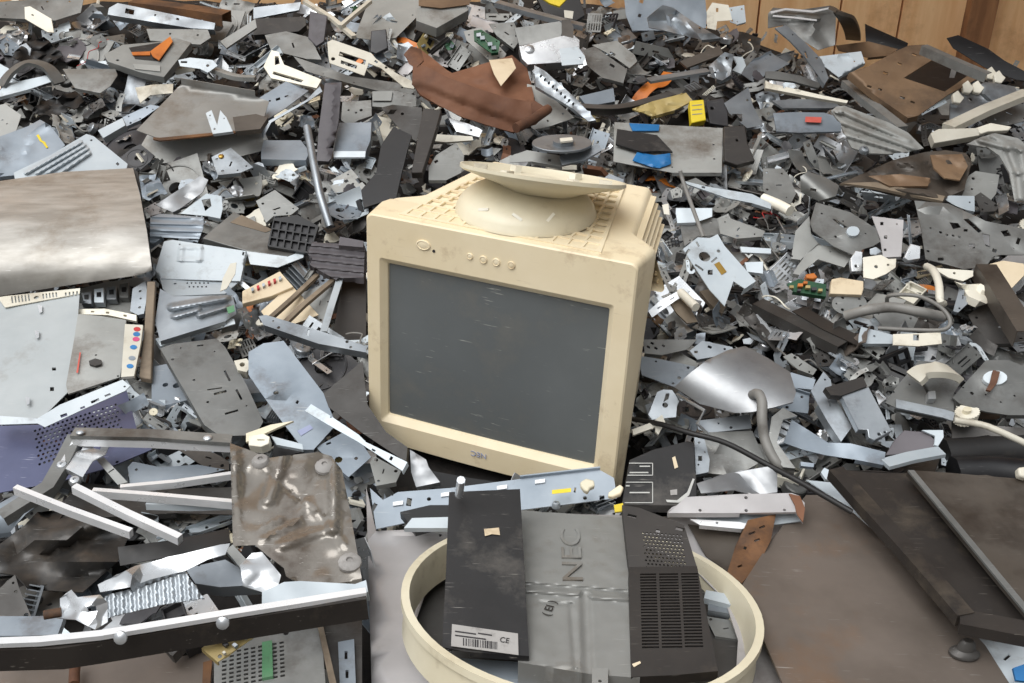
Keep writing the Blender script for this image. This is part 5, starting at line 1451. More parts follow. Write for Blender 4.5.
H('grey_rail', 'rail', 'dull rail lying just beyond the long white slotted rail', 'dull_steel', 'A4', '-10,285 40,285 130,302 215,335 200,352 100,325 -10,312', n=(0, 34), clear=.08, th=.006)
RBG = H('ribbed_guard', 'guard', 'large grey fan-ribbed guard in front of the brown window plate', 'grey_paint', 'A4', '252,442 275,425 305,422 400,458 480,488 560,530 622,592 560,608 480,615 400,612 335,590 305,535 290,492', n=(4, 30), clear=.10, th=.004, step=.005,
        relief=[('ridge', 300, 445, 560, 560, .010, .010), ('ridge', 305, 490, 580, 590, .010, .010), ('ridge', 320, 540, 540, 605, .010, .010), ('bump', 280, 445, 20, .008)], smooth=60, holes=[('c', 362, 548, 4)])
screw_on(RBG, 'A4', 382, 605, .010, .010, 'zinc', 'eyelet')
GD = H('grey_deck', 'panel', 'blue-grey deck with a pink label left of the fan-ribbed guard', 'blue_grey_paint', 'A4', '20,452 100,448 225,450 292,472 292,525 120,530 35,525', n=(0, 30), clear=.06, th=.005, step=.02, relief=[('ridge', 40, 465, 280, 470, .008, .006)])
PT('pink_label', 'printed_red', 'A4', '150,466 215,468 212,490 148,487', GD, off=.0085, th=.0006, label='pink printed label')
H('grey_lip', 'rail', 'curved grey rail beyond the deck with the pink label', 'zinc', 'A4', '15,402 120,395 250,400 290,425 250,432 60,432', n=(0, 30), clear=.05, th=.006)
LN('white_bar', 'bar', 'long white bar rising to the right edge, near the top', 'white_plastic', 'A4', '722,500 870,430 1040,362', .030, 'flat', .014, lift=[.11, .12, .13], curve=False, mask=True)
H('white_box', 'box', 'long white box with a black end under the long white bar', 'white_plastic', 'A4', '650,530 682,514 840,510 848,540 665,572', n=(0, 34), clear=.10, th=.02, bev=.002)
H('white_catch', 'catch', 'white toothed catch at the right end of the long white box', 'white_plastic', 'A4', '825,512 890,490 975,505 962,520 880,525 850,535', n=(0, 36), clear=.11, th=.012, bev=.002)
CRG = H('curved_guard', 'guard', 'grey curved ribbed guard at the right edge below the white bar', 'grey_paint', 'A4', '795,575 850,548 905,532 1000,552 1045,590 1045,800 985,805 965,690 925,622 880,590', n=(-4, 30), clear=.08, th=.004, step=.005, smooth=60,
        relief=[('ridge', 850, 560, 960, 590, .010, .010), ('ridge', 960, 590, 1000, 690, .010, .010), ('ridge', 1000, 690, 1010, 790, .01, .010), ('ridge', 900, 545, 1010, 600, .008, .008), ('ridge', 1010, 600, 1035, 720, .008, .008)])
RL = H('rusty_plate', 'plate', 'brown rusty folded plate below the fan-ribbed guard', 'umber_sheet', '', '839,184 866,172 893,160 925,152 945,150 966,153 971,163 964,190 943,199 908,192 874,184 845,187', n=(2, 16), clear=.085, th=.004, step=.010, relief=[('crumple', .025, 12), ('ridge', 845, 184, 940, 195, .02, .012)], flange={7: .016, 8: .016, 9: .016})
PT('front_edge', 'brown_wood', '', '841,183 875,182 945,196 943,201 908,194 874,187', RL, off=.012, th=.006, label='pale front edge')
PT('rust_patch', 'rust_tan', '', '930,155 962,154 968,166 960,180 945,178 934,168', RL, off=.016, th=.003, step=.01, relief=[('crumple', .014, 16)])
PT('inner_fold', 'rust_tan', '', '868,176 900,174 930,178 928,186 890,186', RL, off=.016, th=.004, step=.01, relief=[('crumple', .01, 16)])
FIN = H('finned_plate', 'plate', 'grey ragged finned plate right of the brown window plate', 'zinc', 'A4', '730,412 780,360 822,312 842,340 868,328 905,332 985,345 1000,380 900,440 800,475 725,490', n=(0, 30), clear=.08, th=.004, holes=[('c', 808, 398, 8), ('c', 752, 402, 6)], step=.012, relief=[('noise', .008, 18)])
for x, y in ((760, 385), (800, 345), (840, 345), (895, 290), (925, 305)):
    H('cream_cog', 'block', {760: 'cream notched block, lowest left on the ragged finned plate', 800: 'cream notched block, second from the left on the ragged finned plate', 840: 'cream notched block in the middle of the ragged finned plate', 895: 'cream notched block topmost beside the black cowl', 925: 'cream notched block under the topmost one by the black cowl'}[x], 'white_plastic', 'A4', f'{x - 22},{y - 10} {x},{y - 26} {x + 14},{y - 6} {x + 26},{y + 4} {x + 8},{y + 28} {x - 18},{y + 22}', n=(0, 44), clear=.12, th=.012, bev=.002)
H('grey_fold', 'plate', 'dull folded plate under the long white bar', 'dull_steel', 'A4', '860,450 1000,400 1040,395 1040,480 960,500 880,490', n=(0, 30), clear=.06)
# ------------------------------------------------------------------ right of the monitor
H('wing_strip', 'strip', 'long pale wing strip curving right behind the monitor right shoulder', 'pale_paint', 'B3', '688,40 780,62 960,92 1035,130 1035,152 960,128 860,108 700,52', n=(0, 36), clear=.075, th=.004, holes=[('r', 765, 65, 14, 8, 10)])
VB = H('pulley_bracket', 'bracket', 'pale bracket with a round hub hole and yellow label right of the monitor', 'pale_paint', 'B3', '683,312 742,265 790,268 822,252 850,300 975,440 930,470 885,440 850,540 790,475', n=(6, 30), clear=.08, th=.002,
       holes=[('c', 770, 342, 24), ('c', 825, 320, 8), ('r', 742, 292, 22, 8, 60), ('r', 702, 322, 10, 24, 40), ('r', 748, 385, 40, 8, 35), ('r', 808, 355, 30, 8, -40), ('r', 792, 405, 20, 20, 0)], flange={4: .018, 5: .02})
PT('yellow_sticker', 'brass', 'B3', '808,372 828,362 858,402 838,415', VB, off=.0006, th=.0005, label='yellow-gold sticker')
H('box_plate', 'plate', 'pale folded plate behind the monitor right side vents', 'pale_paint', 'B3', '655,148 800,148 800,182 735,205 660,208', n=(0, 34), clear=.055, flange={3: .01})
H('white_lug', 'plate', 'small white torn lug beside the monitor right side vents', 'white_plastic', 'B3', '600,135 625,130 630,175 608,172', n=(0, 44), clear=.06)
H('grey_shelf', 'plate', 'long grey plate with a white edge below the pale wing strip', 'grey_paint', 'B3', '822,188 860,185 1012,240 1000,262 900,270 832,250', n=(0, 26), clear=.05)
H('dark_shelf', 'plate', 'dark grey plate behind the pulley bracket', 'dull_steel', 'B3', '668,205 760,180 820,190 832,255 740,262 690,300', n=(0, 22), clear=.035)
H('white_strip', 'strip', 'white strip with a dark slot right of the pulley bracket, upper of two', 'pale_paint', 'B3', '912,302 1035,310 1035,330 918,325', n=(0, 40), clear=.055, th=.006)
H('white_strip', 'strip', 'white strip right of the pulley bracket, lower of two', 'pale_paint', 'B3', '930,365 1003,362 1003,410 940,402', n=(0, 36), clear=.05, th=.004)
H('wood_flake', 'strip', 'tan wooden flake standing right of the monitor', 'brown_wood', 'B3', '622,515 690,505 742,602 700,608 660,570', n=(0, 34), clear=.045, th=.004)
H('brown_post', 'batten', 'brown strip leaning right of the pulley bracket', 'brown_wood', 'B3', '750,480 790,470 855,540 840,570 790,530', n=(0, 30), clear=.04, th=.01)
LN('white_rod', 'rod', 'short white rod right of the monitor, by the tan wooden flake', 'white_plastic', 'B3', '672,485 735,545', .016, 'round', lift=.08)
H('mesh_plate', 'plate', 'bright toothed strip right of the monitor edge', 'bright_steel', 'B3', '545,560 590,520 680,470 712,480 650,520 560,585', n=(0, 36), clear=.06, th=.002, holes=[('r', 590, 545, 20, 6, -30), ('r', 640, 510, 20, 6, -30)])
LN('thin_post', 'rod', 'thin grey rod standing behind the monitor right side vents', 'grey_cable', 'B3', '672,0 690,60 765,265', .008, 'round', lift=[.14, .12, .08])
# field of plates
h1 = H('drum_plate', 'plate', 'grey plate with a white plug and slots right of the pulley bracket', 'dull_steel', 'B4', '168,205 192,125 330,165 432,230 448,282 420,300 380,312 350,340 262,300 180,240', n=(3, 26), clear=.07, step=.02, relief=[('bump', 340, 240, 40, .008)], holes=[('p', '255,190 275,195 320,225 300,228'), ('c', 270, 262, 6), ('c', 215, 170, 5), ('c', 300, 200, 4), ('c', 390, 250, 4)])
PT('white_plug', 'pale_paint', 'B4', ' '.join(f'{340 + 26 * math.cos(a):.0f},{240 + 20 * math.sin(a):.0f}' for a in [i * math.pi / 7 for i in range(14)]), h1, off=.009, th=.006, label='white round plug')
H('square_plate', 'plate', 'square lilac-grey plate with three holes right of the white-plug plate', 'lilac_grey_paint', 'B4', '415,180 542,196 532,342 460,345 448,270', n=(2, 30), clear=.055, holes=[('r', 455, 210, 13, 13, 0), ('r', 470, 264, 13, 13, 0), ('r', 468, 315, 11, 10, 0), ('c', 515, 212, 4)])
H('bent_cover', 'cover', 'rolled grey cover with a square hole behind the white-plug plate', 'dull_steel', 'B4', '128,22 160,2 230,25 285,58 272,100 200,120 132,85', n=(0, 30), clear=.065, step=.012, relief=[('cyl', 40, .03)], holes=[('r', 182, 76, 26, 12, 10)])
H('grey_flank', 'plate', 'grey plate with a thick white edge, far side of the white-plug plate', 'dull_steel', 'B4', '-20,-10 60,-10 85,20 112,90 90,132 0,95 -20,80', n=(0, 26), clear=.06)
LN('white_edge', 'strip', 'white rounded strip beside the thick-edged grey plate', 'white_plastic', 'B4', '-20,110 40,135 88,160', .022, 'round', lift=.07, mask=True)
H('column_plate', 'plate', 'tall grey plate standing left of the white-plug plate', 'grey_paint', 'B4', '92,350 110,240 165,180 172,250 200,290 130,355', n=(-6, 34), clear=.05, step=.014, relief=[('cyl', 0, .01)], holes=[('c', 95, 340, 5)])
H('low_plate', 'plate', 'rounded grey plate below the white-plug plate', 'grey_paint', 'B4', '100,410 175,295 260,300 335,340 305,385 200,352 125,415', n=(2, 24), clear=.05, holes=[('c', 250, 322, 5)])
h7 = H('pierced_plate', 'plate', 'large grey plate pierced with many holes at the right', 'dull_steel', 'B4', '585,118 720,130 830,180 870,200 985,222 1040,235 1040,335 930,335 900,342 870,382 780,392 700,370 630,352 612,230', n=(2, 24), clear=.065, step=.025, relief=[('noise', .006, 8), ('ridge', 600, 130, 860, 195, .012, .010)],
       holes=[('p', '725,205 760,208 772,225 740,232'), ('c', 690, 245, 7), ('c', 715, 255, 6), ('c', 740, 258, 6), ('c', 765, 263, 6), ('r', 790, 237, 16, 10, 0), ('p', '780,192 800,190 855,240 842,248'), ('p', '930,240 958,235 972,258 945,262'), ('r', 1000, 280, 14, 26, 20), ('r', 815, 300, 24, 18, 0), ('r', 905, 318, 18, 14, 20), ('p', '855,250 885,255 888,305 870,300'), ('c', 650, 228, 5), ('c', 745, 298, 4), ('c', 640, 320, 6), ('r', 690, 352, 24, 12, 0), ('c', 980, 310, 5)])
H('white_tab', 'tab', 'white tab plate above the large pierced plate', 'pale_paint', 'B4', '698,108 725,98 825,100 826,162 790,155 752,140', n=(0, 36), clear=.075, holes=[('c', 806, 125, 4)])
H('side_wing', 'plate', 'grey wing with holes beside the rusty folded plate', 'grey_paint', 'B4', '740,95 800,20 830,0 925,15 912,90 880,130 830,120', n=(0, 32), clear=.06, holes=[('c', 820, 30, 7), ('c', 815, 72, 5), ('c', 870, 110, 5)])
H('dark_wing', 'plate', 'dark plate right of the white tab plate', 'dark_steel', 'B4', '826,100 850,85 925,140 910,160 850,165', n=(0, 32), clear=.055, flange={3: .01})
H('cream_plate', 'plate', 'cream notched plate in the middle right of the heap', 'white_plastic', 'B4', '380,345 452,335 482,352 512,350 510,385 470,412 420,432 382,425', n=(0, 34), clear=.075, th=.003, holes=[('c', 432, 382, 8), ('r', 480, 375, 10, 8, 0)])
H('bright_cube', 'block', 'small bright folded block left of the cream notched plate', 'bright_steel', 'B4', '330,350 350,318 378,322 376,400 335,402', n=(0, 40), clear=.07, th=.012, bev=.001, holes=[('c', 352, 380, 6)])
H('bright_cube', 'block', 'shiny folded block between cream notched plate and pierced plate', 'bright_steel', 'B4', '545,345 570,290 610,300 608,350 560,358', n=(0, 40), clear=.065, th=.012, bev=.001)
PB = H('circuit_board', 'circuit board', 'green circuit board with tan parts right of the monitor', 'circuit_green', 'B4', '75,452 122,432 232,452 232,502 100,482', n=(0, 32), clear=.075, th=.003)
for k, (x, y, s, m) in enumerate(((95, 462, 8, 'circuit_tan'), (130, 455, 10, 'orange_film'), (160, 462, 9, 'circuit_tan'), (185, 470, 10, 'dark_plastic'), (210, 475, 8, 'circuit_tan'), (150, 445, 8, 'orange_film'), (125, 475, 7, 'dark_plastic'))):
    PT('component', m, 'B4', f'{x - s},{y - s * .6} {x + s},{y - s * .6} {x + s},{y + s * .6} {x - s},{y + s * .6}', PB, off=.006, th=.006)
H('transformer', 'transformer', 'small tan and orange coil behind the green circuit board', 'orange_film', 'B4', '150,412 185,405 200,425 180,432 155,428', n=(0, 34), clear=.075, th=.016, bev=.002)
H('beige_duct', 'duct', 'cream-tan folded duct right of the green circuit board', 'card_paper', 'B4', '255,432 290,425 382,440 382,470 375,495 248,490', n=(0, 34), clear=.07, th=.012, bev=.001)
LN('wire_loop', 'wire', 'thin grey wire loop bent in a long oval at the middle right', 'grey_cable', 'B4', '475,525 490,497 600,500 690,545 728,600 700,634 580,635 440,628', .007, 'round', lift=[.06, .09, .1, .1, .09, .08, .07, .06])
LN('grey_hose', 'hose', 'grey curved hose running through the thin wire loop', 'grey_cable', 'B4', '310,580 400,555 500,545 600,562 695,582', .018, 'round', lift=[.06, .08, .08, .08, .06])
LN('cable', 'cable', 'pale cable bending down above the thin wire loop', 'white_plastic', 'B4', '635,382 662,400 682,450 688,520 700,530', .014, 'round', lift=[.07, .09, .09, .08, .06])
H('white_lever', 'lever', 'cream lever plate beside the pale bending cable', 'white_plastic', 'B4', '655,385 730,392 820,398 820,420 780,440 720,425', n=(0, 36), clear=.075, th=.004, holes=[('c', 745, 408, 6)])
H('hook_bracket', 'arm', 'grey hooked arm below the cream lever plate', 'zinc', 'B4', '740,560 770,450 790,445 782,500 830,500 760,565', n=(0, 36), clear=.06, th=.003)
H('cream_gearbox', 'gearbox', 'cream broken gear housing right of the cream lever plate', 'white_plastic', 'B4', '770,455 850,450 905,480 922,520 870,530 800,500', n=(0, 36), clear=.07, th=.014, step=.01, relief=[('crumple', .018, 30)], holes=[('c', 880, 490, 6)])
LN('angle_girder', 'beam', 'dark brown beam slanting down the right edge', 'umber_sheet', 'B4', '872,372 940,480 1040,640', .035, 'L', .03, lift=.10, curve=False, mask=True)
H('card_box', 'box', 'tan folded carton left of the dark slanting beam', 'card_paper', 'B4', '885,372 940,358 1020,370 1040,400 960,482 900,420', n=(0, 30), clear=.06, th=.012)
H('white_frame_strip', 'strip', 'white strip with a square hole at the lower middle right', 'white_plastic', 'B4', '500,652 690,645 695,690 600,700 500,695', n=(0, 34), clear=.065, th=.003, holes=[('r', 592, 665, 24, 24, 0)])
H('pale_edge', 'strip', 'pale strip left of the white strip with a square hole', 'pale_paint', 'B4', '362,660 372,622 500,655 498,690 362,690', n=(0, 32), clear=.055, holes=[('c', 425, 660, 5)])
H('dull_disc', 'plate', 'dull brown-grey round plate under the tan folded duct', 'dull_steel', 'B4', ' '.join(f'{325 + 70 * math.cos(a):.0f},{530 + 45 * math.sin(a):.0f}' for a in [i * math.pi / 10 for i in range(20)]), n=(0, 28), clear=.05)
H('round_plate', 'plate', 'dull plate inside the thin wire loop', 'dull_steel', 'B4', '410,560 500,540 600,590 580,630 460,625', n=(0, 26), clear=.04)
H('dark_corner', 'plate', 'dark sheet in the right edge corner below the slanting beam', 'dark_steel', 'B4', '800,575 880,520 1000,600 1040,650 1040,690 860,690', n=(0, 20), clear=.03)
LN('dark_channel', 'slat', 'left one of two dark slats sloping right of the monitor', 'dark_steel', 'B4', '-40,520 120,600 300,690', .03, 'U', .02, lift=.05, curve=False)
LN('dark_channel', 'slat', 'right one of two dark slats sloping right of the monitor', 'black_brown', 'B4', '120,550 240,620 390,690', .03, 'T', .02, lift=.05, curve=False)
# lower right field
i1 = H('rolled_sheet', 'sheet', 'smooth shiny curved silver sheet right of the monitor', 'satin_silver', '', '674,387 690,373 707,360 728,350 745,346 768,358 790,372 796,392 793,402 775,407 752,412 735,413 700,404', n=(-2, 24), clear=.075, th=.003, step=.010, relief=[('cyl', 55, .045)], smooth=70)
H('blue_ledge', 'plate', 'blue-grey ledge between the monitor and the shiny curved sheet', 'blue_grey_paint', 'C3', '500,55 560,62 735,98 700,160 655,182 520,132', n=(0, 20), clear=.045, flange={1: .008})
H('slot_plate', 'plate', 'dark plate with dotted holes above the blue-grey ledge', 'dull_steel', 'C3', '525,-10 740,-10 700,30 600,52 530,45', n=(0, 26), clear=.05, holes=[('r', 545, 20, 14, 8, 30), ('r', 575, 25, 14, 8, 30), ('r', 560, 5, 14, 8, 30), ('r', 605, 15, 12, 8, 30)])
H('notched_bracket', 'bracket', 'grey bracket with square holes above the shiny curved sheet', 'zinc', 'C3', '710,35 760,-5 880,20 890,45 800,60 740,70', n=(0, 30), clear=.07, holes=[('r', 735, 40, 14, 10, 0), ('r', 790, 20, 16, 10, 20), ('c', 850, 28, 5)])
H('ear_plate', 'plate', 'pale ear-shaped plate with cut-outs beside the monitor lower right', 'zinc', 'C3', '545,290 580,200 605,190 640,192 662,225 655,300 600,305 560,310', n=(0, 34), clear=.065, holes=[('p', '605,240 625,228 630,205 615,205'), ('c', 612, 252, 12)])
H('cream_fitting', 'fitting', 'white clip fitting below the pale ear-shaped plate', 'white_plastic', 'C3', '480,350 560,320 600,290 612,320 585,370 560,345 485,372', n=(0, 34), clear=.075, th=.006, holes=[('r', 568, 352, 10, 22, 0)])
BXL = H('black_box', 'box', 'black flat box with white printed frames at the monitor lower right corner', 'scratched_black', 'C3', '470,470 560,430 700,395 728,400 742,640 690,655 440,650', n=(2, 22), clear=.055, th=.02, bev=.001)
for (x0, y0, x1, y1) in ((468, 484, 562, 484), (562, 484, 562, 532), (462, 532, 562, 532), (455, 560, 562, 560), (562, 560, 562, 642), (450, 642, 562, 642)):
    if y0 == y1:
        PT('printed_line', 'print_white', 'C3', f'{x0},{y0 - 1.5} {x1},{y1 - 1.5} {x1},{y1 + 1.5} {x0},{y0 + 1.5}', BXL, off=.0012, th=.0003)
    else:
        PT('printed_line', 'print_white', 'C3', f'{x0 - 1.5},{y0} {x0 + 1.5},{y0} {x1 + 1.5},{y1} {x1 - 1.5},{y1}', BXL, off=.0012, th=.0003)
for (x0, y, x1) in ((510, 497, 552), (470, 522, 545), (455, 575, 470), (470, 602, 550)):
    PT('small_print', 'print_white', 'C3', f'{x0},{y - 3} {x1},{y - 3} {x1},{y + 2} {x0},{y + 2}', BXL, off=.0012, th=.0002)
PT('tape', 'card_paper', 'C3', '640,462 652,456 664,500 650,506', BXL, off=.0012, th=.0006, label='torn cream tape')
PT('sticker', 'label_paper', 'C3', '632,592 660,588 660,610 634,612', BXL, off=.0012, th=.0005)
PT('torn_edge', 'print_white', 'C3', '615,630 660,632 700,600 722,545 730,548 708,612 668,642 620,640', BXL, off=.002, th=.0006, label='white torn edge')
LN('black_cable', 'cable', 'long black cable running right from the monitor lower corner', 'black_rubber', '', '632,419 660,424 690,433 726,443 768,465 800,482 852,512', .0078, 'round', lift=[.06, .09, .10, .10, .09, .09, .08])
H('drive_plate', 'plate', 'grey drive side with scraped edges below the shiny curved sheet', 'dull_steel', 'C3', '742,362 960,355 1010,470 940,510 860,532 762,522', n=(0, 22), clear=.04, step=.02, relief=[('crumple', .012, 10), ('ridge', 800, 380, 870, 520, .01, .012)])
H('pale_bar', 'bar', 'pale bar with a rounded end under the shiny curved sheet', 'zinc', 'C3', '735,315 950,290 958,345 790,362 745,350', n=(0, 30), clear=.06, th=.004, holes=[('c', 875, 342, 6), ('c', 825, 325, 4)])
LN('bent_wire', 'wire', 'thin bright bent wire beside the pale ear-shaped plate', 'bright_steel', 'C3', '660,210 770,275 740,325 785,370', .005, 'round', lift=[.08, .1, .09, .06], curve=False)
LN('hose', 'hose', 'worn grey flat hose bent over the pale rounded bar', 'grey_cable', '', '756,402 752,396 758,394 762,402 762,418 764,436 770,452 780,466 790,470', .015, 'round', lift=[.06, .11, .13, .13, .12, .10, .09, .08, .06])
H('slotted_angle', 'bracket', 'pale slotted angle plate right of the black printed box', 'zinc', 'C3', '728,370 765,372 790,470 785,520 735,530', n=(-4, 28), clear=.06, holes=[('c', 748, 402, 5), ('r', 752, 465, 16, 20, 0), ('c', 745, 490, 4), ('c', 770, 440, 4)])
H('silver_fold', 'sheet', 'shiny folded silver sheet right of the black printed box', 'satin_silver', 'C3', '738,565 860,525 1020,498 1060,520 1060,600 960,612 890,590 755,604', n=(0, 18), clear=.07, step=.010, relief=[('crumple', .022, 12)])
WL = H('white_ledge', 'strip', 'long white-lilac ledge with a rusty end below the shiny folded silver sheet', 'lilac_grey_paint', '', '686,497 740,494 792,493 800,496 805,508 803,522 796,512 740,513 668,513', n=(0, 16), clear=.06, th=.004)
PT('rusty_end', 'rust', '', '789,493.5 800,496 805,508 803,522 797,514 795,505', WL, off=.0012, th=.002, label='rusty brown end')
H('ledge_tier', 'strip', 'pale lower step under the white-lilac ledge', 'pale_paint', '', '695,515 796,513 801,521 752,528 700,522', n=(0, 18), clear=.04, th=.003)
H('white_strip', 'strip', 'white strip edge above the torn brown sheet', 'clean_aluminium', '', '690,519 740,522 752,525 742,529 700,525', n=(0, 22), clear=.045, th=.003, holes=[('c', 717, 523, 1.4)])
H('blue_grey_plate', 'plate', 'light blue-grey folded plate left of the leaning card-shaped case', 'blue_grey_paint', 'C4', '-20,180 40,175 165,215 160,285 80,275 -20,250', n=(0, 28), clear=.055, flange={1: -.006})
H('pale_flap', 'plate', 'pale flap with a dark edge above the light blue-grey folded plate', 'blue_grey_paint', 'C4', '60,130 95,122 190,150 178,190 75,180', n=(0, 26), clear=.06)
H('grey_strip_plate', 'plate', 'grey strip plate behind the pale flap', 'grey_paint', 'C4', '60,58 95,45 195,110 180,132 120,110', n=(0, 30), clear=.06)
H('cage_plate', 'plate', 'long grey cage side slanting left of the leaning card-shaped case', 'zinc', 'C4', '172,195 222,118 250,150 262,210 335,340 292,398 240,320 200,250', n=(4, 28), clear=.065, th=.003, flange={5: .018, 6: .018})
CC = H('card_case', 'box', 'pale card-shaped metal case leaning at the lower right', 'zinc', 'C4', '295,215 402,178 495,355 425,393 402,380 398,350 362,350', n=(4, 26), clear=.085, th=.012, bev=.001, holes=[('c', 445, 368, 7), ('c', 468, 360, 5)])
PT('dark_cap', 'black_brown', 'C4', '228,182 380,138 396,176 294,214 250,212', CC, off=.004, th=.012, label='dark ribbed cap')
H('scoop_sheet', 'sheet', 'blue-grey bent sheet below the leaning card-shaped case', 'blue_grey_paint', 'C4', '62,402 95,310 240,402 330,405 470,440 462,492 350,470 230,452 140,430', n=(0, 24), clear=.06, step=.014, relief=[('crumple', .014, 9)])
H('bent_tube', 'tube', 'bent grey tube leg at the left of the blue-grey bent sheet', 'dull_steel', 'C4', '0,400 15,300 60,262 118,295 60,310 35,400 110,505 60,500 10,430', n=(0, 30), clear=.075, step=.010, th=.004, relief=[('cyl', 20, .015)])
BP1 = H('bearing_plate', 'plate', 'big grey bearing plate with a pale front strip, lower right', 'dull_steel', 'C4', '468,242 520,170 602,75 692,82 772,160 742,205 742,312 720,305 510,262', n=(2, 24), clear=.075, th=.003, step=.02, relief=[('noise', .004, 9)], holes=[('p', '610,160 625,160 660,220 645,225'), ('c', 545, 118, 5), ('c', 502, 200, 5), ('c', 565, 170, 4)])
PT('front_strip', 'zinc', 'C4', '512,228 708,270 748,282 738,315 700,302 512,262', BP1, off=.006, th=.003, label='pale front strip')
PT('bolt_block', 'bright_steel', 'C4', '640,198 668,195 672,226 642,228', BP1, off=.012, th=.012)
LN('bent_lever', 'arm', 'cream bent lever arm lying on the big grey bearing plate', 'white_plastic', 'C4', '580,140 620,110 680,98 740,112 755,130', .03, 'flat', .01, lift=[.12, .13, .14, .13, .12])
BP2 = H('hub_plate', 'plate', 'big grey hub plate with a white round hub at the right edge', 'dull_steel', 'C4', '738,222 800,150 872,72 960,72 1045,105 1045,292 960,292 870,278 765,245', n=(0, 24), clear=.08, th=.003, step=.02, relief=[('noise', .004, 9), ('bump', 910, 140, 60, .006)], holes=[('c', 815, 205, 8), ('c', 985, 215, 5), ('c', 780, 182, 4), ('c', 930, 240, 4), ('c', 870, 210, 4)])
PT('hub', 'pale_paint', 'C4', ' '.join(f'{908 + 48 * math.cos(a):.0f},{142 + 28 * math.sin(a):.0f}' for a in [i * math.pi / 10 for i in range(20)]), BP2, off=.008, th=.006, label='white round hub')
PT('rusty_clip', 'rust', 'C4', '900,112 928,118 915,165 890,195 872,190 888,160', BP2, off=.014, th=.004, label='rusty clip')
GW = H('toothed_gear', 'gear', 'cream gear wheel at the near left corner of the hub plate', 'white_plastic', 'C4', ' '.join(f'{797 + (52 if i % 2 else 47) * math.cos(i * math.pi / 22):.1f},{278 + (30 if i % 2 else 27) * math.sin(i * math.pi / 22):.1f}' for i in range(44)), n=(0, 8), clear=.085, th=.016)
PT('gear_hub', 'cream_plastic', 'C4', ' '.join(f'{797 + 18 * math.cos(a):.1f},{268 + 10 * math.sin(a):.1f}' for a in [i * math.pi / 8 for i in range(16)]), GW, off=.006, th=.006)
H('carriage', 'carriage', 'dark grey carriage wall below the big hub plate', 'dark_steel', 'C4', '735,312 850,330 1045,345 1045,420 880,372 735,392', n=(0, 30), clear=.04, step=.02, relief=[('noise', .008, 9)])
LN('pale_wire', 'wire', 'pale wire drooping along the dark carriage wall', 'white_plastic', 'C4', '745,312 850,330 920,355 1040,410', .010, 'round', lift=[.1, .1, .1, .09])
H('worn_block', 'block', 'lilac-grey trapezoid block with scuffed top at the lower right', 'lilac_plastic', 'C4', '470,452 505,392 545,352 640,360 660,385 692,402 650,430 560,445', n=(0, 28), clear=.06, th=.014, bev=.001)
H('pale_catch', 'catch', 'pale hooked catch behind the lilac-grey trapezoid block', 'pale_paint', 'C4', '615,352 700,352 702,380 680,415 665,412 668,375', n=(0, 34), clear=.07, th=.004)
LN('pale_strip', 'slat', 'narrow pale slat below the lilac-grey trapezoid block', 'pale_paint', 'C4', '468,482 570,455 695,432', .020, 'flat', .006, lift=.07, curve=False, mask=True)
LN('black_tube', 'tube', 'thick black tube lying along the right edge above the dark sheets', 'black_rubber', 'C4', '700,455 860,445 1060,430', .055, 'round', lift=.025, mask=True)
LN('black_tube', 'tube', 'thinner black tube below the thick one at the right edge', 'black_plastic', 'C4', '740,525 880,520 1000,530 1060,540', .05, 'round', lift=.04, mask=True)
H('end_stopper', 'cap', 'small cream cap at the right edge above the dark sheets', 'white_plastic', 'C4', '1000,500 1040,495 1040,545 1005,535', n=(0, 34), clear=.12, th=.014, bev=.003)
H('white_chip', 'fragment', 'small pale shard left of the dark frame far corner', 'pale_paint', 'C4', '212,520 225,502 300,540 295,552 230,548', n=(0, 24), clear=.07, th=.006)
H('pale_chip', 'fragment', 'pale blue shard beside the bent tube leg', 'blue_grey_paint', 'C4', '130,478 185,485 182,500 132,495', n=(0, 30), clear=.075, th=.008)
from mathutils.bvhtree import BVHTree
# ------------------------------------------------------------------ loose scrap: kinds built once, then copied one by one
SR = random.Random(2024)


def rot2(x, y, a):
    return (x * math.cos(a) - y * math.sin(a), x * math.sin(a) + y * math.cos(a))


def hc(x, y, r, k=9):
    return [(x + r * math.cos(2 * math.pi * i / k), y + r * math.sin(2 * math.pi * i / k)) for i in range(k)]


def hr(x, y, w, h, a=0):
    return [(x + p[0], y + p[1]) for p in (rot2(sx * w / 2, sy * h / 2, math.radians(a)) for sx, sy in ((-1, -1), (1, -1), (1, 1), (-1, 1)))]


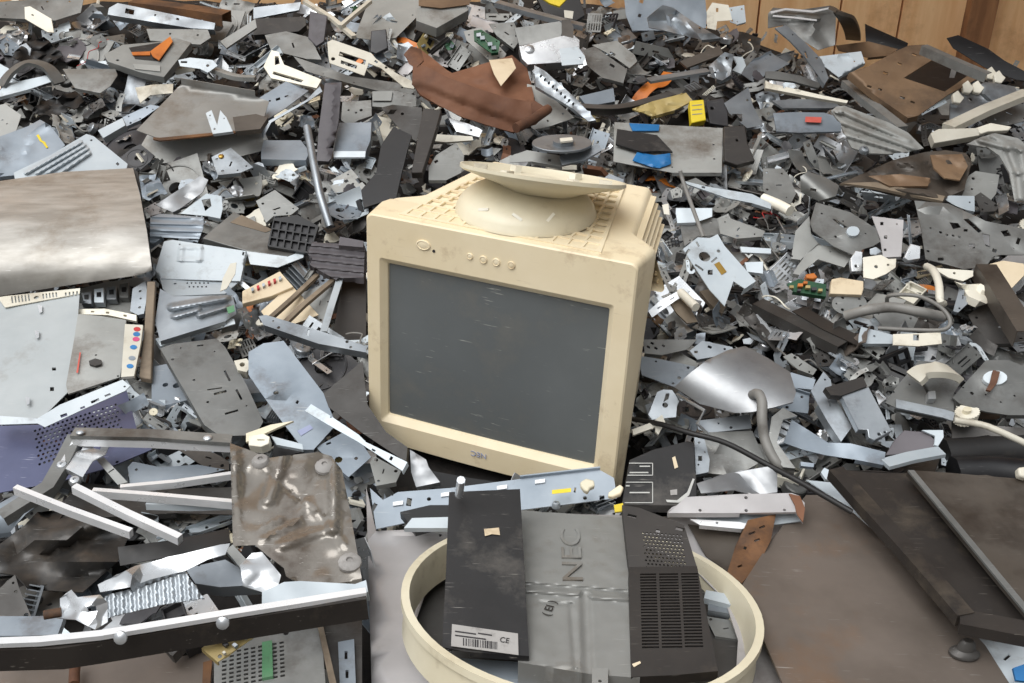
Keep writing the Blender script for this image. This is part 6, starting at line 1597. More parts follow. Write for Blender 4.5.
def sheet(poly, holes=(), folds=(), th=.13, curl=0.0, crumple=0.0, step=0.0, smooth=35):
    """Flat pattern in centimetres -> folded, curled or dented sheet mesh."""
    V, tris, _ = triangulate([tuple(p) for p in poly], [list(h) for h in holes], step)
    bm = bmesh.new()
    vs = [bm.verts.new((u, v, 0)) for u, v in V.tolist()]
    for t in tris:
        try:
            bm.faces.new([vs[i] for i in t])
        except ValueError:
            pass
    for (p, d, a) in folds:
        nrm = Vector((-d[1], d[0], 0)).normalized()
        bmesh.ops.bisect_plane(bm, geom=bm.verts[:] + bm.edges[:] + bm.faces[:], plane_co=(p[0], p[1], 0), plane_no=nrm, dist=1e-5)
    flat = {v: v.co.copy() for v in bm.verts}
    for (p, d, a) in folds:
        d3 = Vector((d[0], d[1], 0)).normalized()
        nrm = Vector((-d3.y, d3.x, 0))
        R3 = Matrix.Rotation(math.radians(a), 3, d3)
        p3 = Vector((p[0], p[1], 0))
        for v in bm.verts:
            if (flat[v] - p3).dot(nrm) > 1e-4:
                v.co = p3 + R3 @ (v.co - p3)
    sd = SR.uniform(0, 99)
    for v in bm.verts:
        f = flat[v]
        if curl:
            a = f.x * curl
            z = v.co.z
            v.co = Vector((math.sin(a) / curl - z * math.sin(a), v.co.y, (1 - math.cos(a)) / curl + z * math.cos(a)))
        if crumple:
            q = Vector((f.x * .35, f.y * .35, sd))
            v.co.z += crumple * (noise.noise(q) * 1.4 + noise.noise(q * 2.5) * .5)
            v.co.x += crumple * .3 * noise.noise(q + Vector((9, 0, 0)))
    verts = [v.co * .01 for v in bm.verts]
    bm.verts.index_update()
    faces = [[v.index for v in f.verts] for f in bm.faces]
    bm.free()
    b2 = thicken(verts, faces, th * .01)
    bmesh.ops.recalc_face_normals(b2, faces=b2.faces)
    return b2


def jag(poly, amt, n=2):
    """A torn edge: extra points pushed in and out."""
    out = []
    for i, p in enumerate(poly):
        q = poly[(i + 1) % len(poly)]
        out.append(p)
        for k in range(1, n + 1):
            t = k / (n + 1)
            out.append((p[0] + (q[0] - p[0]) * t + SR.uniform(-amt, amt), p[1] + (q[1] - p[1]) * t + SR.uniform(-amt, amt)))
    return out


def prim(shape, *a):
    bm = bmesh.new()
    if shape == 'lathe':
        lathe(bm, [(r * .01, z * .01) for r, z in a[0]], a[1] if len(a) > 1 else 16)
    elif shape == 'boxes':
        for c, s in a[0]:
            box_bm(bm, [x * .01 for x in c], [x * .01 for x in s])
    elif shape == 'sweep':
        bm.free()
        return sweep([Vector(p) * .01 for p in catmull([Vector(p) for p in a[0]], 5)], [(x * .01, y * .01) for x, y in a[1]])
    return bm


def ngon(n, r, j=0.0, sq=1.0):
    return [((r + SR.uniform(-j, j)) * math.cos(2 * math.pi * i / n), sq * (r + SR.uniform(-j, j)) * math.sin(2 * math.pi * i / n)) for i in range(n)]


def rect(w, h):
    return [(-w / 2, -h / 2), (w / 2, -h / 2), (w / 2, h / 2), (-w / 2, h / 2)]


METALS = ('zinc', 'dull_steel', 'grey_paint', 'bright_steel', 'pale_paint', 'blue_grey_paint', 'dark_steel')
KINDS_ = []  # name, noun, category, look, materials, [(part name, mesh builder, own material)]


def kind(name, noun, cat, look, mats, *pieces):
    KINDS_.append((name, noun, cat, look, mats, pieces))


# folded brackets
kind('angle_bracket', 'angle bracket', 'bracket', 'short two-holed', METALS, (None, lambda: sheet(rect(5, 4), [hc(-1.2, -1, .3), hc(1.2, -1, .3), hr(0, 1.1, 1.4, .4)], [((0, 0), (1, 0), 80)]), None))
kind('angle_bracket', 'angle bracket', 'bracket', 'long slotted', METALS, (None, lambda: sheet(rect(9, 3.4), [hr(-3, -.8, 1, .35), hr(-1, -.8, 1, .35), hr(1, -.8, 1, .35), hr(3, -.8, 1, .35), hc(2.6, .9, .25)], [((0, 0), (1, 0), 75)]), None))
kind('channel_bracket', 'channel bracket', 'bracket', 'U-shaped', METALS, (None, lambda: sheet(rect(6, 6), [hc(0, 0, .7), hc(-2, 0, .25), hc(2, 0, .25)], [((0, 1.4), (1, 0), 85), ((0, -1.4), (-1, 0), 85)]), None))
kind('channel_bracket', 'channel bracket', 'bracket', 'narrow trough-like', METALS, (None, lambda: sheet(rect(11, 4.4), [hr(-3, 0, 2, .5), hr(3, 0, 2, .5)], [((0, 1), (1, 0), 85), ((0, -1), (-1, 0), 85)]), None))
kind('stepped_bracket', 'stepped bracket', 'bracket', 'Z-folded', METALS, (None, lambda: sheet([(-4, -3), (3, -3), (4, -1), (4, 3), (-2, 3), (-4, 1)], [hc(-2, -1.8, .3), hc(2.4, 1.8, .35), hr(0, 1.9, 1.2, .4)], [((0, .8), (1, 0), 70), ((0, -.8), (-1, 0), -70)]), None))
kind('slotted_strip', 'slotted strip', 'strip', 'long flat', METALS, (None, lambda: sheet(rect(13, 1.8), [hr(-5 + 2 * i, 0, 1.2, .35) for i in range(6)], [((4.6, 0), (0, -1), 35)]), None))
kind('slotted_strip', 'slotted strip', 'strip', 'kinked', METALS, (None, lambda: sheet(rect(10, 2.2), [hc(-4 + 1.6 * i, 0, .3) for i in range(6)], [((1, 0), (.2, -1), 50)]), None))
kind('blanking_plate', 'slot cover', 'slot cover', 'L-ended', ('zinc', 'bright_steel', 'dull_steel'), (None, lambda: sheet([(-.9, -6), (.9, -6), (.9, 5), (1.3, 5), (1.3, 6.4), (-.9, 6.4), (-.9, -5)], [hr(0, -4, .4, 1), hr(.5, 5.8, .5, .5)], [((0, 5), (1, 0), 85)]), None))
# pierced mechanism plates
kind('mechanism_plate', 'mechanism plate', 'plate', 'many-holed five-sided', METALS, (None, lambda: sheet([(-5, -3), (2, -4), (5, -1), (3, 4), (-4, 3)], [hc(-1, 0, 1.1, 14), hc(2.4, .4, .4), hc(-3.4, -1.6, .35), hr(1, -2.6, 2, .5, -8), hr(-2.6, 2, 1.6, .5), hc(2, 2.6, .3), hr(3.6, -1, .5, 1)], [((-4, 0), (0, 1), 70)]), None))
kind('mechanism_plate', 'mechanism plate', 'plate', 'notched square-holed', METALS, (None, lambda: sheet([(-5, -4), (-1, -4), (-1, -3), (1, -3), (1, -4), (5, -4), (5, 2), (3.4, 2), (3.4, 4), (-5, 4), (-5, 1), (-4.2, 1), (-4.2, -1), (-5, -1)], [hr(-2, 1, 2.4, 2), hr(2, -1, 1, 1), hr(2, 1, .6, .6), hc(0, -1.8, .4), hc(3.8, -2.4, .3)], [((0, 3), (1, 0), 80)]), None))
kind('mechanism_plate', 'mechanism plate', 'plate', 'wide crumpled', METALS, (None, lambda: sheet(jag([(-6, -3.4), (5, -4), (6, 3), (-4, 4)], .3), [hc(-2, 0, .5), hc(2.5, 1, .8, 12), hr(0, -2.4, 2.4, .5), hr(3.6, -2, .8, .8)], [], .13, 0, .9, 1.2), None))
kind('drive_plate', 'drive side plate', 'plate', 'square-cornered screw-holed', METALS, (None, lambda: sheet(rect(10, 7), [hc(-4, -1.6, .28), hc(4, -1.6, .28), hc(-4, 1.6, .28), hc(4, 1.6, .28), hr(0, 0, 3.6, .6), hr(0, 1.4, 3.6, .4)], [((0, 2.6), (1, 0), 85), ((0, -2.6), (-1, 0), 85)]), None))
kind('drive_plate', 'drive side plate', 'plate', 'cut-out windowed', METALS, (None, lambda: sheet(rect(9, 8), [hr(-1.4, .2, 4.4, 3), hc(3, 1, .5), hc(3, -1, .3), hr(-3, -2.6, 1.4, .4), hc(0, -2.4, .25)], [((3.8, 0), (0, -1), 85)]), None))
kind('spindle_ring', 'spindle ring', 'ring', 'round tabbed', ('zinc', 'dull_steel', 'grey_paint'), (None, lambda: sheet([p for i in range(24) for p in [((3.6 if i % 6 else 4.4) * math.cos(i * math.pi / 12), (3.6 if i % 6 else 4.4) * math.sin(i * math.pi / 12))]], [hc(0, 0, 1.3, 16)] + [hc(2.4 * math.cos(a), 2.4 * math.sin(a), .3) for a in (0, 1.57, 3.14, 4.71)], []), None))
kind('lever_plate', 'lever plate', 'lever', 'bent-armed', METALS, (None, lambda: sheet([(-5, -.6), (-2, -1), (1, -.4), (4, 1.6), (5, 3), (4.2, 3.6), (3, 2.6), (.6, 1), (-2, .6), (-5, .8)], [hc(-4.2, .1, .35), hc(-1.2, -.2, .3), hc(4.1, 2.7, .25)], [], .18), None))
kind('lever_plate', 'lever plate', 'lever', 'hook-ended', METALS + ('white_plastic',), (None, lambda: sheet([(-4, -1), (2, -1), (3.6, 0), (4, 2), (3, 3.2), (1.6, 2.8), (2, 2), (2.6, 1.6), (2, .6), (-3, .8), (-4, .4)], [hc(-3.2, -.2, .35), hr(-.6, -.2, 1.6, .4)], [], .25), None))
# curved and torn sheets
kind('curved_scrap', 'curved sheet scrap', 'sheet', 'half-rolled', METALS + ('satin_silver',), (None, lambda: sheet(rect(9, 6), [hc(-3, 1.8, .3)], [], .12, .22, .1, .9), None))
kind('curved_scrap', 'curved sheet scrap', 'sheet', 'gently bowed', METALS + ('satin_silver',), (None, lambda: sheet([(-6, -2), (6, -2.6), (5, 2.4), (-5, 3)], [], [], .12, .09, .15, .9), None))
kind('torn_scrap', 'torn sheet scrap', 'sheet', 'ragged crumpled', METALS + ('satin_silver', 'rusty_sheet'), (None, lambda: sheet(jag(ngon(7, 4, 1.3), .4), [], [], .12, 0, 1.5, .8), None))
kind('torn_scrap', 'torn sheet scrap', 'sheet', 'long twisted', METALS + ('rusty_sheet',), (None, lambda: sheet(jag(rect(11, 2.6), .3), [hc(-4, 0, .4), hc(3, .3, .3)], [((0, 0), (.3, 1), 30)], .12, 0, 1.2, .8), None))
kind('corner_scrap', 'corner plate', 'plate', 'three-cornered flat', METALS, (None, lambda: sheet([(-4, -3), (4, -2), (-2, 4)], [hc(-2, -1.4, .35), hc(1.6, -1.4, .3)], [((-3, 0), (-.2, -1), -60)]), None))
kind('vent_scrap', 'vent plate', 'plate', 'slatted', METALS, (None, lambda: sheet(rect(7, 5), [hr(x, y, 2.6, .38) for x in (-1.6, 1.6) for y in (-1.6, -.8, 0, .8, 1.6)], [((0, -2.1), (-1, 0), 80)]), None))
kind('rail', 'drawer rail', 'rail', 'long double-edged', ('zinc', 'dull_steel', 'pale_paint'), (None, lambda: sheet(rect(15, 3), [hc(-6, 0, .3), hc(0, 0, .3), hc(6, 0, .3), hr(3, 0, 2, .5)], [((0, .9), (1, 0), 85), ((0, -.9), (-1, 0), 85)]), None))
kind('plain_plate', 'plate', 'plate', 'plain oblong', METALS + ('stamped_grey', 'lilac_grey_paint'), (None, lambda: sheet(rect(9, 5.4), [hc(-3.8, -2, .25), hc(3.8, 2, .25)], [((0, 2.3), (1, 0), 60)], .13, 0, .25, 1.3), None))
kind('plain_plate', 'plate', 'plate', 'bent-cornered', METALS + ('stamped_grey',), (None, lambda: sheet([(-4.5, -3), (3.4, -3), (4.5, -1.8), (4.5, 3), (-3, 3.2)], [hc(3, 1.8, .4)], [((2.4, -2.4), (1, 1), -55)], .13, 0, .2, 1.3), None))
# plastics
kind('plastic_lattice', 'plastic lattice', 'plastic part', 'square-celled', ('dark_plastic', 'black_plastic'), (None, lambda: sheet(rect(6, 4.4), [hr(-2.2 + 1.45 * i, -1.35 + 1.35 * j, 1.1, 1) for i in range(4) for j in range(3)], [], .7), None))
kind('faceplate', 'drive faceplate', 'faceplate', 'slot-fronted', ('dark_plastic', 'black_plastic', 'white_plastic', 'beige_plastic'), (None, lambda: sheet(rect(12, 3.4), [hr(0, .4, 9, .5), hr(3.8, -.9, 1.4, .5)], [], .5), None), ('eject_button', lambda: prim('boxes', [((3.8, -.9, .05), (1.1, .35, .4))]), 'dark_plastic'))
kind('plastic_shard', 'plastic shard', 'plastic part', 'jagged', ('dark_plastic', 'black_plastic', 'white_plastic', 'lilac_plastic'), (None, lambda: sheet(jag(ngon(6, 3, .9), .35), [], [], .3, 0, .4, 1.2), None))
kind('plastic_clip', 'plastic catch', 'plastic part', 'forked', ('white_plastic', 'dark_plastic', 'cream_plastic', 'black_plastic'), (None, lambda: sheet([(-3, -1.2), (0, -1.2), (.4, -.6), (3, -.9), (3, -.3), (.8, -.1), (.8, .3), (3, .5), (3, 1.1), (.4, .9), (0, 1.4), (-3, 1.2)], [hc(-1.8, 0, .5)], [], .6), None))
kind('plastic_box', 'plastic housing', 'housing', 'hollow ribbed', ('dark_plastic', 'black_plastic', 'white_plastic', 'lilac_plastic'), (None, lambda: prim('boxes', [((0, 0, 0), (5, 3.6, .3)), ((-2.4, 0, .6), (.25, 3.6, 1.3)), ((2.4, 0, .6), (.25, 3.6, 1.3)), ((0, 1.7, .6), (5, .25, 1.3)), ((0, -1.7, .6), (5, .25, 1.3)), ((.6, 0, .5), (.2, 3.4, 1))]), None))
kind('disc_tray', 'disc tray', 'tray', 'round-recessed', ('dark_plastic', 'black_plastic', 'grey_paint'), (None, lambda: sheet([(-6.4, -6), (6.4, -6), (6.4, 3), (5, 7), (-5, 7), (-6.4, 3)], [hc(0, 0, 1.4, 16), hr(0, 4.6, 3, 2.4)], [], .4), None), ('recess_rim', lambda: prim('lathe', [(5.4, 0), (5.4, .25), (5.1, .25), (5.1, 0)], 32), None))
kind('toothed_gear', 'gear wheel', 'gear', 'small toothed', ('white_plastic', 'cream_plastic', 'black_plastic'), (None, lambda: sheet([((1.6 if i % 2 else 1.9) * math.cos(i * math.pi / 18), (1.6 if i % 2 else 1.9) * math.sin(i * math.pi / 18)) for i in range(36)], [hc(0, 0, .25)], [], .5), None), ('gear_hub', lambda: prim('lathe', [(.7, 0), (.7, .4), (.3, .4), (.3, 0)], 14), None))
# electrics
kind('circuit_board', 'circuit board scrap', 'circuit board', 'chip-covered', ('circuit_green', 'circuit_tan'), (None, lambda: sheet([(-4, -2.6), (2.8, -3), (4, -1), (3.6, 2.6), (-3, 3)], [hc(-3, 2, .25), hc(3, -1.6, .25)], [], .16), None),
     ('chip', lambda: prim('boxes', [((-1, 0, .25), (2, 1.2, .3))]), 'black_plastic'), ('chip', lambda: prim('boxes', [((1.6, 1, .2), (1.2, 1.2, .25))]), 'black_plastic'), ('capacitor', lambda: prim('lathe', [(0, 0), (.45, 0), (.45, 1), (.4, 1.1), (0, 1.1)], 12), 'blue_grey_paint'), ('socket', lambda: prim('boxes', [((-2, -1.9, .4), (2.4, .6, .7))]), 'white_plastic'))
kind('cable', 'cable', 'cable', 'short looped', ('black_rubber', 'grey_cable', 'white_plastic'), (None, lambda: prim('sweep', [(-6, 0, 0), (-3, 2, .8), (0, 0, 1.2), (2.5, -2.4, .6), (5, -.6, .3), (6, 1.4, 0)], circle_prof(.28, 7)), None))
kind('cable', 'wire', 'wire', 'thin curling', ('black_rubber', 'grey_cable', 'white_plastic', 'red_plastic'), (None, lambda: prim('sweep', [(-7, 0, 0), (-4, -1.4, .6), (-1, 1, 1), (2, .4, .8), (4, 2.6, .5), (7, 2, 0)], circle_prof(.13, 6)), None))
kind('ribbon_cable', 'ribbon cable', 'cable', 'flat folded', ('grey_cable', 'orange_film'), (None, lambda: prim('sweep', [(-6, 0, 0), (-3, .4, 1), (0, 0, 1.4), (2, -.6, .6), (5, 0, .2)], [(-1.2, 0), (1.2, 0), (1.2, -.1), (-1.2, -.1)]), None))
kind('steel_rod', 'rod', 'rod', 'straight round', ('bright_steel', 'zinc', 'dull_steel'), (None, lambda: prim('sweep', [(-6.5, 0, 0), (0, 0, 0), (6.5, 0, 0)], circle_prof(.3, 8)), None))
kind('small_motor', 'motor', 'motor', 'small can-shaped', ('zinc', 'dull_steel', 'bright_steel'), (None, lambda: prim('lathe', [(0, 0), (1.7, 0), (1.8, .1), (1.8, 1.5), (1.6, 1.7), (.6, 1.75), (.5, 2), (0, 2)], 20), None), ('shaft', lambda: prim('lathe', [(.18, 1.9), (.18, 3.2), (0, 3.2)], 10), 'bright_steel'))
kind('connector_block', 'connector block', 'connector', 'pin-holed', ('black_plastic', 'dark_plastic', 'white_plastic'), (None, lambda: sheet(rect(5, 1.2), [hr(-2 + .67 * i, y, .35, .28) for i in range(7) for y in (-.25, .25)], [], .9), None))
kind('heat_sink', 'heat sink', 'heat sink', 'finned', ('zinc', 'dark_steel', 'dull_steel'), (None, lambda: prim('boxes', [((0, 0, 0), (4.6, 3.4, .3))] + [((-2.1 + .6 * i, 0, .8), (.16, 3.4, 1.5)) for i in range(8)]), None))
kind('rusty_scrap', 'rusty scrap', 'sheet', 'bent rusty', ('rust', 'rust_tan', 'bright_rust'), (None, lambda: sheet(jag(rect(6, 3), .3), [hc(-2, 0, .35)], [((0, 0), (.2, 1), 50)], .18, 0, .5, 1), None))
kind('casting', 'metal casting', 'casting', 'lumpy cast', ('zinc', 'dull_steel', 'dark_steel'), (None, lambda: sheet(jag(ngon(8, 3, .6, .8), .3), [hc(-.8, .3, .8, 12), hc(1.6, -.6, .35)], [], .9, 0, .5, .9), None), ('boss', lambda: prim('lathe', [(.7, 0), (.6, 1.1), (.25, 1.1), (.25, .3), (0, .3)], 12), None))

MATWORD = {'zinc': 'zinc-grey', 'dull_steel': 'dull grey', 'grey_paint': 'plain grey', 'bright_steel': 'bright silver', 'pale_paint': 'pale', 'blue_grey_paint': 'blue-grey', 'satin_silver': 'shiny silver', 'rusty_sheet': 'brown-grey', 'stamped_grey': 'mid-grey',
           'lilac_grey_paint': 'lilac-grey', 'dark_plastic': 'charcoal', 'black_plastic': 'black', 'white_plastic': 'off-white', 'beige_plastic': 'beige', 'lilac_plastic': 'dark lilac', 'cream_plastic': 'cream', 'circuit_green': 'green', 'circuit_tan': 'tan', 'black_rubber': 'black',
           'grey_cable': 'grey', 'red_plastic': 'red', 'orange_film': 'orange', 'dark_steel': 'dark grey', 'rust': 'brown', 'rust_tan': 'tan-brown', 'bright_rust': 'orange-brown'}
MESHES = {}


def pieces_of(i, m):
    key = (i, m)
    if key not in MESHES:
        name, noun, cat, look, mats, pcs = KINDS_[i]
        out = []
        for pn, fn, own in pcs:
            bk = (i, pn, fn)
            bm = fn()
            bmesh.ops.recalc_face_normals(bm, faces=bm.faces)
            me = bpy.data.meshes.new(pn or name)
            bm.to_mesh(me)
            bm.free()
            me.materials.append(MAT[own or m])
            me.shade_smooth()
            me.set_sharp_from_angle(angle=math.radians(38))
            out.append((pn or name, me))
        MESHES[key] = out
    return MESHES[key]


hp_arr = [(p, min(q[0] for q in p), max(q[0] for q in p), min(q[1] for q in p), max(q[1] for q in p)) for p, P0 in HERO_POLYS]


def covered(x, y):
    for p, xa, xb, ya, yb in hp_arr:
        if xa <= x <= xb and ya <= y <= yb:
            if inside(np.array([x]), np.array([y]), p)[0]:
                return True
    return False


# weights: sheet metal dominates, electrics are rare
WT_ = {'circuit_board': .25, 'toothed_gear': .5, 'rusty_scrap': .4, 'heat_sink': .4, 'disc_tray': .3, 'small_motor': .5, 'plastic_lattice': .7, 'cable': .8, 'ribbon_cable': .3, 'faceplate': .6, 'steel_rod': .7, 'plastic_shard': 1.6, 'plastic_box': 1.3, 'plastic_clip': 1.0}
wts = [WT_.get(k[0], 1.0) for k in KINDS_]
LOOSE = []
FALLEN = bpy.data.collections.new('loose_scrap')
COL.children.link(FALLEN)


def drop(px_, py_, scale, lift, flat):
    i = SR.choices(range(len(KINDS_)), wts)[0]
    mats = KINDS_[i][4]
    wm = [1.0] * len(mats)
    if len(mats) >= 6:
        # darker metal weighted rightwards puts the shed's dimmer light into the colours
        t_ = max(0, min(1, px_ / 1024))
        bias = {'dull_steel': .8 + 1.6 * t_, 'grey_paint': .9 + .8 * t_, 'blue_grey_paint': 1.3 - .9 * t_, 'pale_paint': 1.1 - .6 * t_, 'dark_steel': .25 + 1.5 * t_}
        wm = [bias.get(q, 1.0) for q in mats]
    m = SR.choices(mats, wm)[0]
    # paler, bluer metal on the left likewise paints in the daylight
    pc_ = pieces_of(i, m)
    p = heap_hit(px_, py_)
    far = max(0, min(1, (420 - py_) / 380))
    if SR.random() < flat:
        a, b = SR.gauss(0, 14), SR.gauss(8 + 20 * far, 12)
    else:
        a, b = SR.uniform(-65, 65), SR.uniform(-20, 75)
    N = normal_from(max(-75, min(75, a)), max(-60, min(78, b)))
    U, V = plane_basis(N)
    M = Matrix.Translation(p + Vector((0, 0, lift))) @ Matrix((U, V, N)).transposed().to_4x4() @ Matrix.Rotation(SR.uniform(0, 6.283), 4, 'Z') @ Matrix.Scale(scale, 4)
    root = bpy.data.objects.new(pc_[0][0], pc_[0][1])
    FALLEN.objects.link(root)
    root.matrix_basis = M
    for nm, me in pc_[1:]:
        c = bpy.data.objects.new(nm, me)
        FALLEN.objects.link(c)
        c.parent = root
        if nm == 'capacitor':
            c.location = (.022, -.012, .001)
    LOOSE.append([root, i, m, px_, py_, scale])


def field(y0, y1, cell, scale, lift, flat, prob, x0=-10, x1=1034):
    y = y0
    while y < y1:
        x = x0
        while x < x1:
            jx, jy = x + SR.uniform(-.6, .6) * cell, y + SR.uniform(-.6, .6) * cell
            if SR.random() < prob and not covered(jx, jy):
                q = heap_hit(jx, jy)
                if q.y < WALL_Y - .13:
                    drop(jx, jy, SR.uniform(*scale), SR.uniform(*lift), flat)
            x += cell
        y += cell * .8


field(2, 200, 26, (1.0, 1.5), (-.01, .012), .75, .9)
field(200, 476, 30, (1.0, 1.5), (-.01, .01), .75, .9)
field(2, 476, 17, (.55, .95), (.0, .03), .6, .9)
field(2, 476, 13, (.3, .55), (.015, .04), .5, .75)
field(478, 560, 18, (.6, 1.0), (-.01, .01), .7, .8)
field(560, 690, 26, (.7, 1.1), (-.01, .01), .7, .7, -10, 380)

# crumbs nobody could count, all through the gaps
CM = ('dull_steel', 'dark_plastic', 'zinc', 'black_plastic', 'white_plastic', 'grey_paint', 'rust')
bm = bmesh.new()
for k in range(9900):
    # the last few hundred are bigger and lie behind the monitor
    x_, y_ = (SR.uniform(-10, 1034), SR.uniform(0, 560)) if k < 9000 else (SR.uniform(430, 650), SR.uniform(165, 400))
    if 375 < x_ < 635 and 435 < y_ < 500:
        continue
    p = heap_hit(x_, y_)
    if p.y > WALL_Y - .08:
        continue
    s = SR.uniform(.004, .02) if k < 9000 else SR.uniform(.015, .05)
    M = Matrix.Translation(p + Vector((0, 0, SR.uniform(-.03, .004)))) @ Matrix.Rotation(SR.uniform(0, 6.28), 4, 'Z') @ Matrix.Rotation(SR.uniform(-1.2, 1.2), 4, 'X') @ Matrix.Rotation(SR.uniform(-.8, .8), 4, 'Y')
    w_, h_, t_ = s, s * SR.uniform(.25, 1), s * SR.uniform(.05, .25)
    k4 = SR.choice((3, 4, 5))
    a0 = SR.uniform(0, 6)
    top, bot = [], []
    for q in range(k4):
        a = a0 + 6.283 * q / k4 + SR.uniform(-.3, .3)
        top.append(bm.verts.new(M @ Vector((w_ * math.cos(a), h_ * math.sin(a), t_))))
        bot.append(bm.verts.new(M @ Vector((w_ * math.cos(a) * .96, h_ * math.sin(a) * .96, -t_))))
    mi = SR.choices(range(len(CM)), (3, 3, 2.4, 2.8, .9, 2.0, .5))[0]
    fs = [bm.faces.new(top), bm.faces.new(bot[::-1])] + [bm.faces.new([top[q], bot[q], bot[(q + 1) % k4], top[(q + 1) % k4]]) for q in range(k4)]
    for f in fs:
        f.material_index = mi
tag(from_bm('scrap_crumbs', bm, CM, smooth=0), 'tiny crumbs of metal and plastic in the gaps of the heap', 'crumbs', kind='stuff')

# take away what ended up buried: the photograph shows nothing of it
bpy.context.view_layer.update()
AV, AF, OWN, base_i = [], [], [], 0
MC = {}
for ob in SC.objects:
    if ob.type != 'MESH':
        continue
    me = ob.data
    if me.name not in MC:
        co = np.empty(len(me.vertices) * 3)
        me.vertices.foreach_get('co', co)
        me.calc_loop_triangles()
        tr = np.empty(len(me.loop_triangles) * 3, np.int32)
        me.loop_triangles.foreach_get('vertices', tr)
        MC[me.name] = (co.reshape(-1, 3), tr.reshape(-1, 3))
    co, tr = MC[me.name]
    mw = np.array(ob.matrix_world)
    AV.append(co @ mw[:3, :3].T + mw[:3, 3])
    AF.append(tr + base_i)
    t = ob
    while t.parent is not None:
        t = t.parent
    OWN += [t.name] * len(tr)
    base_i += len(co)
tree = BVHTree.FromPolygons(np.concatenate(AV).tolist(), np.concatenate(AF).tolist(), all_triangles=True)
gx_, gy_ = np.meshgrid(np.arange(0, 1024, 2) + .5, np.arange(0, 683, 2) + .5)
MASK = np.zeros(gx_.size, bool)
for p_, xa, xb, ya, yb in hp_arr:
    MASK |= inside(gx_.ravel(), gy_.ravel(), p_)
MASK = MASK.reshape(gx_.shape)
hits = {}
for yy in range(0, 683, 2):
    for xx in range(0, 1024, 2):
        loc, nn, idx, dist = tree.ray_cast(CAM, ray(xx + .5, yy + .5).normalized())
        if idx is not None:
            h_ = hits.setdefault(OWN[idx], [0, 0, 0, 0])
            h_[0] += 1
            h_[1] += xx
            h_[2] += yy
            h_[3] += bool(MASK[yy // 2, xx // 2])
del AV, AF, tree
keep = []
for rec in LOOSE:
    r = rec[0]
    h_ = hits.get(r.name, [0, 0, 0, 0])
    # buried, or lying across one of the big pieces that the photograph shows uncovered
    if h_[0] < 4 or h_[3] > max(12, .45 * h_[0]):
        for c in list(r.children):
            bpy.data.objects.remove(c)
        bpy.data.objects.remove(r)
    else:
        rec[3], rec[4] = h_[1] / h_[0], h_[2] / h_[0]
        if h_[0] < 14:
            for c in list(r.children):
                bpy.data.objects.remove(c)
        keep.append(rec)

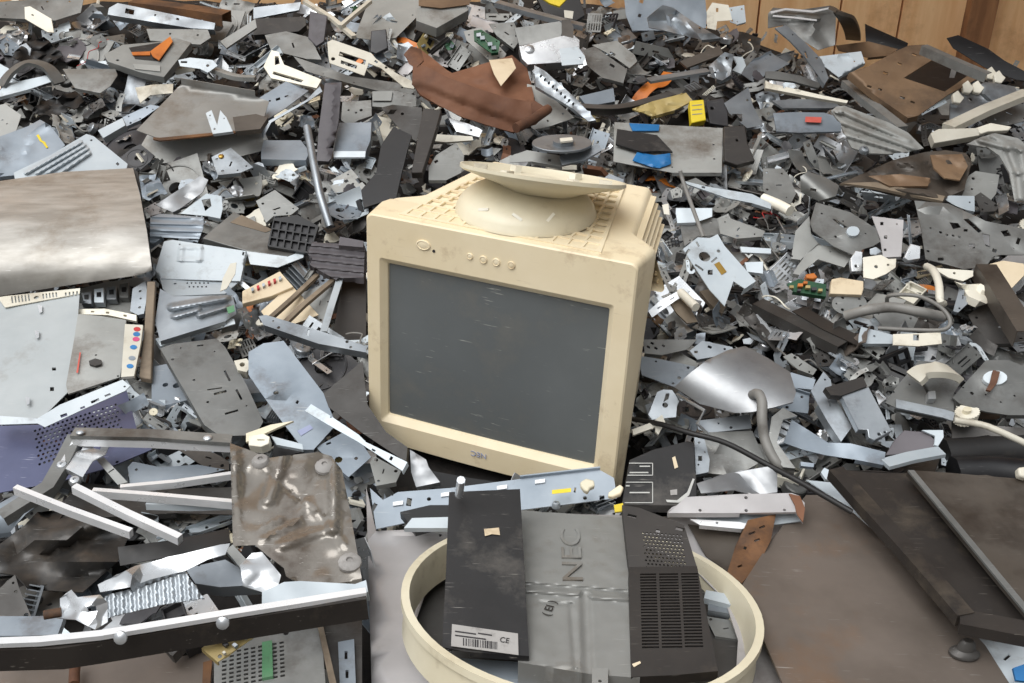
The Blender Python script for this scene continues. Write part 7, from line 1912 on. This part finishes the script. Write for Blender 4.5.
# landmarks a person can find, for telling the loose pieces apart
LM = [(70, 20, 'the far left channel bar'), (160, 55, 'the orange-ribbon caddy'), (50, 70, 'the half-round strip'), (205, 120, 'the rust-edged tray'), (40, 140, 'the yellow-marked panel'), (100, 150, 'the ribbed panel'), (75, 230, 'the drum sheet'),
      (200, 215, 'the ribbed guard by the drum'), (205, 275, 'the square-embossed plate'), (195, 310, 'the ridged green-dot plate'), (35, 350, 'the open chassis'), (150, 330, 'the wooden batten'), (215, 390, 'the worn slotted plate'), (300, 390, 'the blue-grey pressed panel'), (265, 290, 'the terminal strip'), (340, 255, 'the lilac-grey block'), (290, 235, 'the dark ribbed grid'),
      (318, 170, 'the thin grey tube'), (330, 120, 'the ribbed plastic stick'), (370, 60, 'the window-cut bracket'), (290, 75, 'the cream drive chassis'), (400, 20, 'the wide back sheet'), (480, 95, 'the rusty curled sheet'), (400, 140, 'the black bin piece'), (370, 310, 'the left side of the monitor'), (385, 420, 'the white toothed strip'),
      (450, 165, 'the swivel foot'), (545, 50, 'the bright silver drive'), (590, 100, 'the pitted arm'), (485, 40, 'the back green circuit board'), (660, 25, 'the leaning case sheet'), (665, 145, 'the blue-patched sheet'), (700, 110, 'the yellow box'), (720, 65, 'the cast clamp'), (735, 145, 'the maroon block'), (570, 145, 'the spindle disc'), (720, 15, 'the white wall bracket'),
      (800, 20, 'the glossy silver cover'), (825, 50, 'the grey strut'), (910, 75, 'the brown window plate'), (880, 130, 'the fan-ribbed guard'), (810, 120, 'the pink-labelled deck'), (980, 100, 'the long white bar'), (1000, 165, 'the curved edge guard'), (905, 170, 'the rusty folded plate'), (985, 85, 'the finned plate'), (805, 85, 'the white slotted rail'),
      (720, 200, 'the wing strip'), (720, 275, 'the pulley bracket'), (660, 200, 'the monitor side vents'), (670, 330, 'the right side of the monitor'), (845, 230, 'the white-plug plate'), (890, 240, 'the three-holed plate'), (970, 235, 'the pierced plate'), (810, 290, 'the green right-hand board'), (875, 285, 'the cream notched plate'), (930, 315, 'the wire loop'), (1005, 300, 'the slanting beam'), (835, 325, 'the dark sloping slats'),
      (740, 385, 'the silver curved sheet'), (675, 405, 'the ear-shaped plate'), (680, 475, 'the black printed box'), (770, 430, 'the bent hose'), (860, 400, 'the leaning card case'), (925, 385, 'the bearing plate'), (995, 390, 'the hub plate'), (910, 445, 'the trapezoid block'), (970, 455, 'the thick black tube'), (840, 450, 'the scoop sheet'), (740, 490, 'the silver fold'),
      (295, 510, 'the smoky film'), (110, 500, 'the slanting bright bars'), (60, 440, 'the violet panel'), (150, 590, 'the bellows'), (250, 640, 'the tan board'), (345, 640, 'the small slotted side plate'), (450, 500, 'the chassis rail'), (60, 560, 'the black plastic sheet'), (560, 500, 'the stamped NEC plate'), (420, 480, 'the under side of the monitor')]
used = {}
for rec in sorted(keep, key=lambda r: -r[5]):
    r, i, m, x, y, s = rec
    name, noun, cat, look, mats, pcs = KINDS_[i]
    order = sorted(LM, key=lambda l: (l[0] - x) ** 2 + (1.6 * (l[1] - y)) ** 2)
    big = 'large' if s > .97 else 'small' if s < .55 else 'middling'
    for l in order[:5]:
        key = (big, i, m, l[2])
        if key not in used:
            break
    else:
        key = (big, i, m, order[0][2])
    used.setdefault(key, []).append(rec)
for (big, i, m, lm), recs in used.items():
    name, noun, cat, look, mats, pcs = KINDS_[i]
    base = f'{big} {look} {MATWORD[m]} {noun} near {lm}'.replace('rusty brown rusty', 'rusty brown').replace('middling ', '')
    recs.sort(key=lambda r: r[3])
    for k, rec in enumerate(recs):
        lb = base
        if len(recs) == 2:
            lb = ('left one of two: ', 'right one of two: ')[k] + base
        tag(rec[0], lb, cat, f'{noun}s in the heap' if not noun.endswith('s') else noun + ' in the heap')

# things of one kind share a group
fam = {}
for ob in SC.objects:
    if ob.parent is None and ob.get('category') and not ob.get('kind') and not ob.get('group'):
        fam.setdefault(ob.name.split('.')[0], []).append(ob)
for nm, obs in fam.items():
    if len(obs) > 1:
        for ob in obs:
            ob['group'] = nm.replace('_', ' ') + ' pieces of the heap'
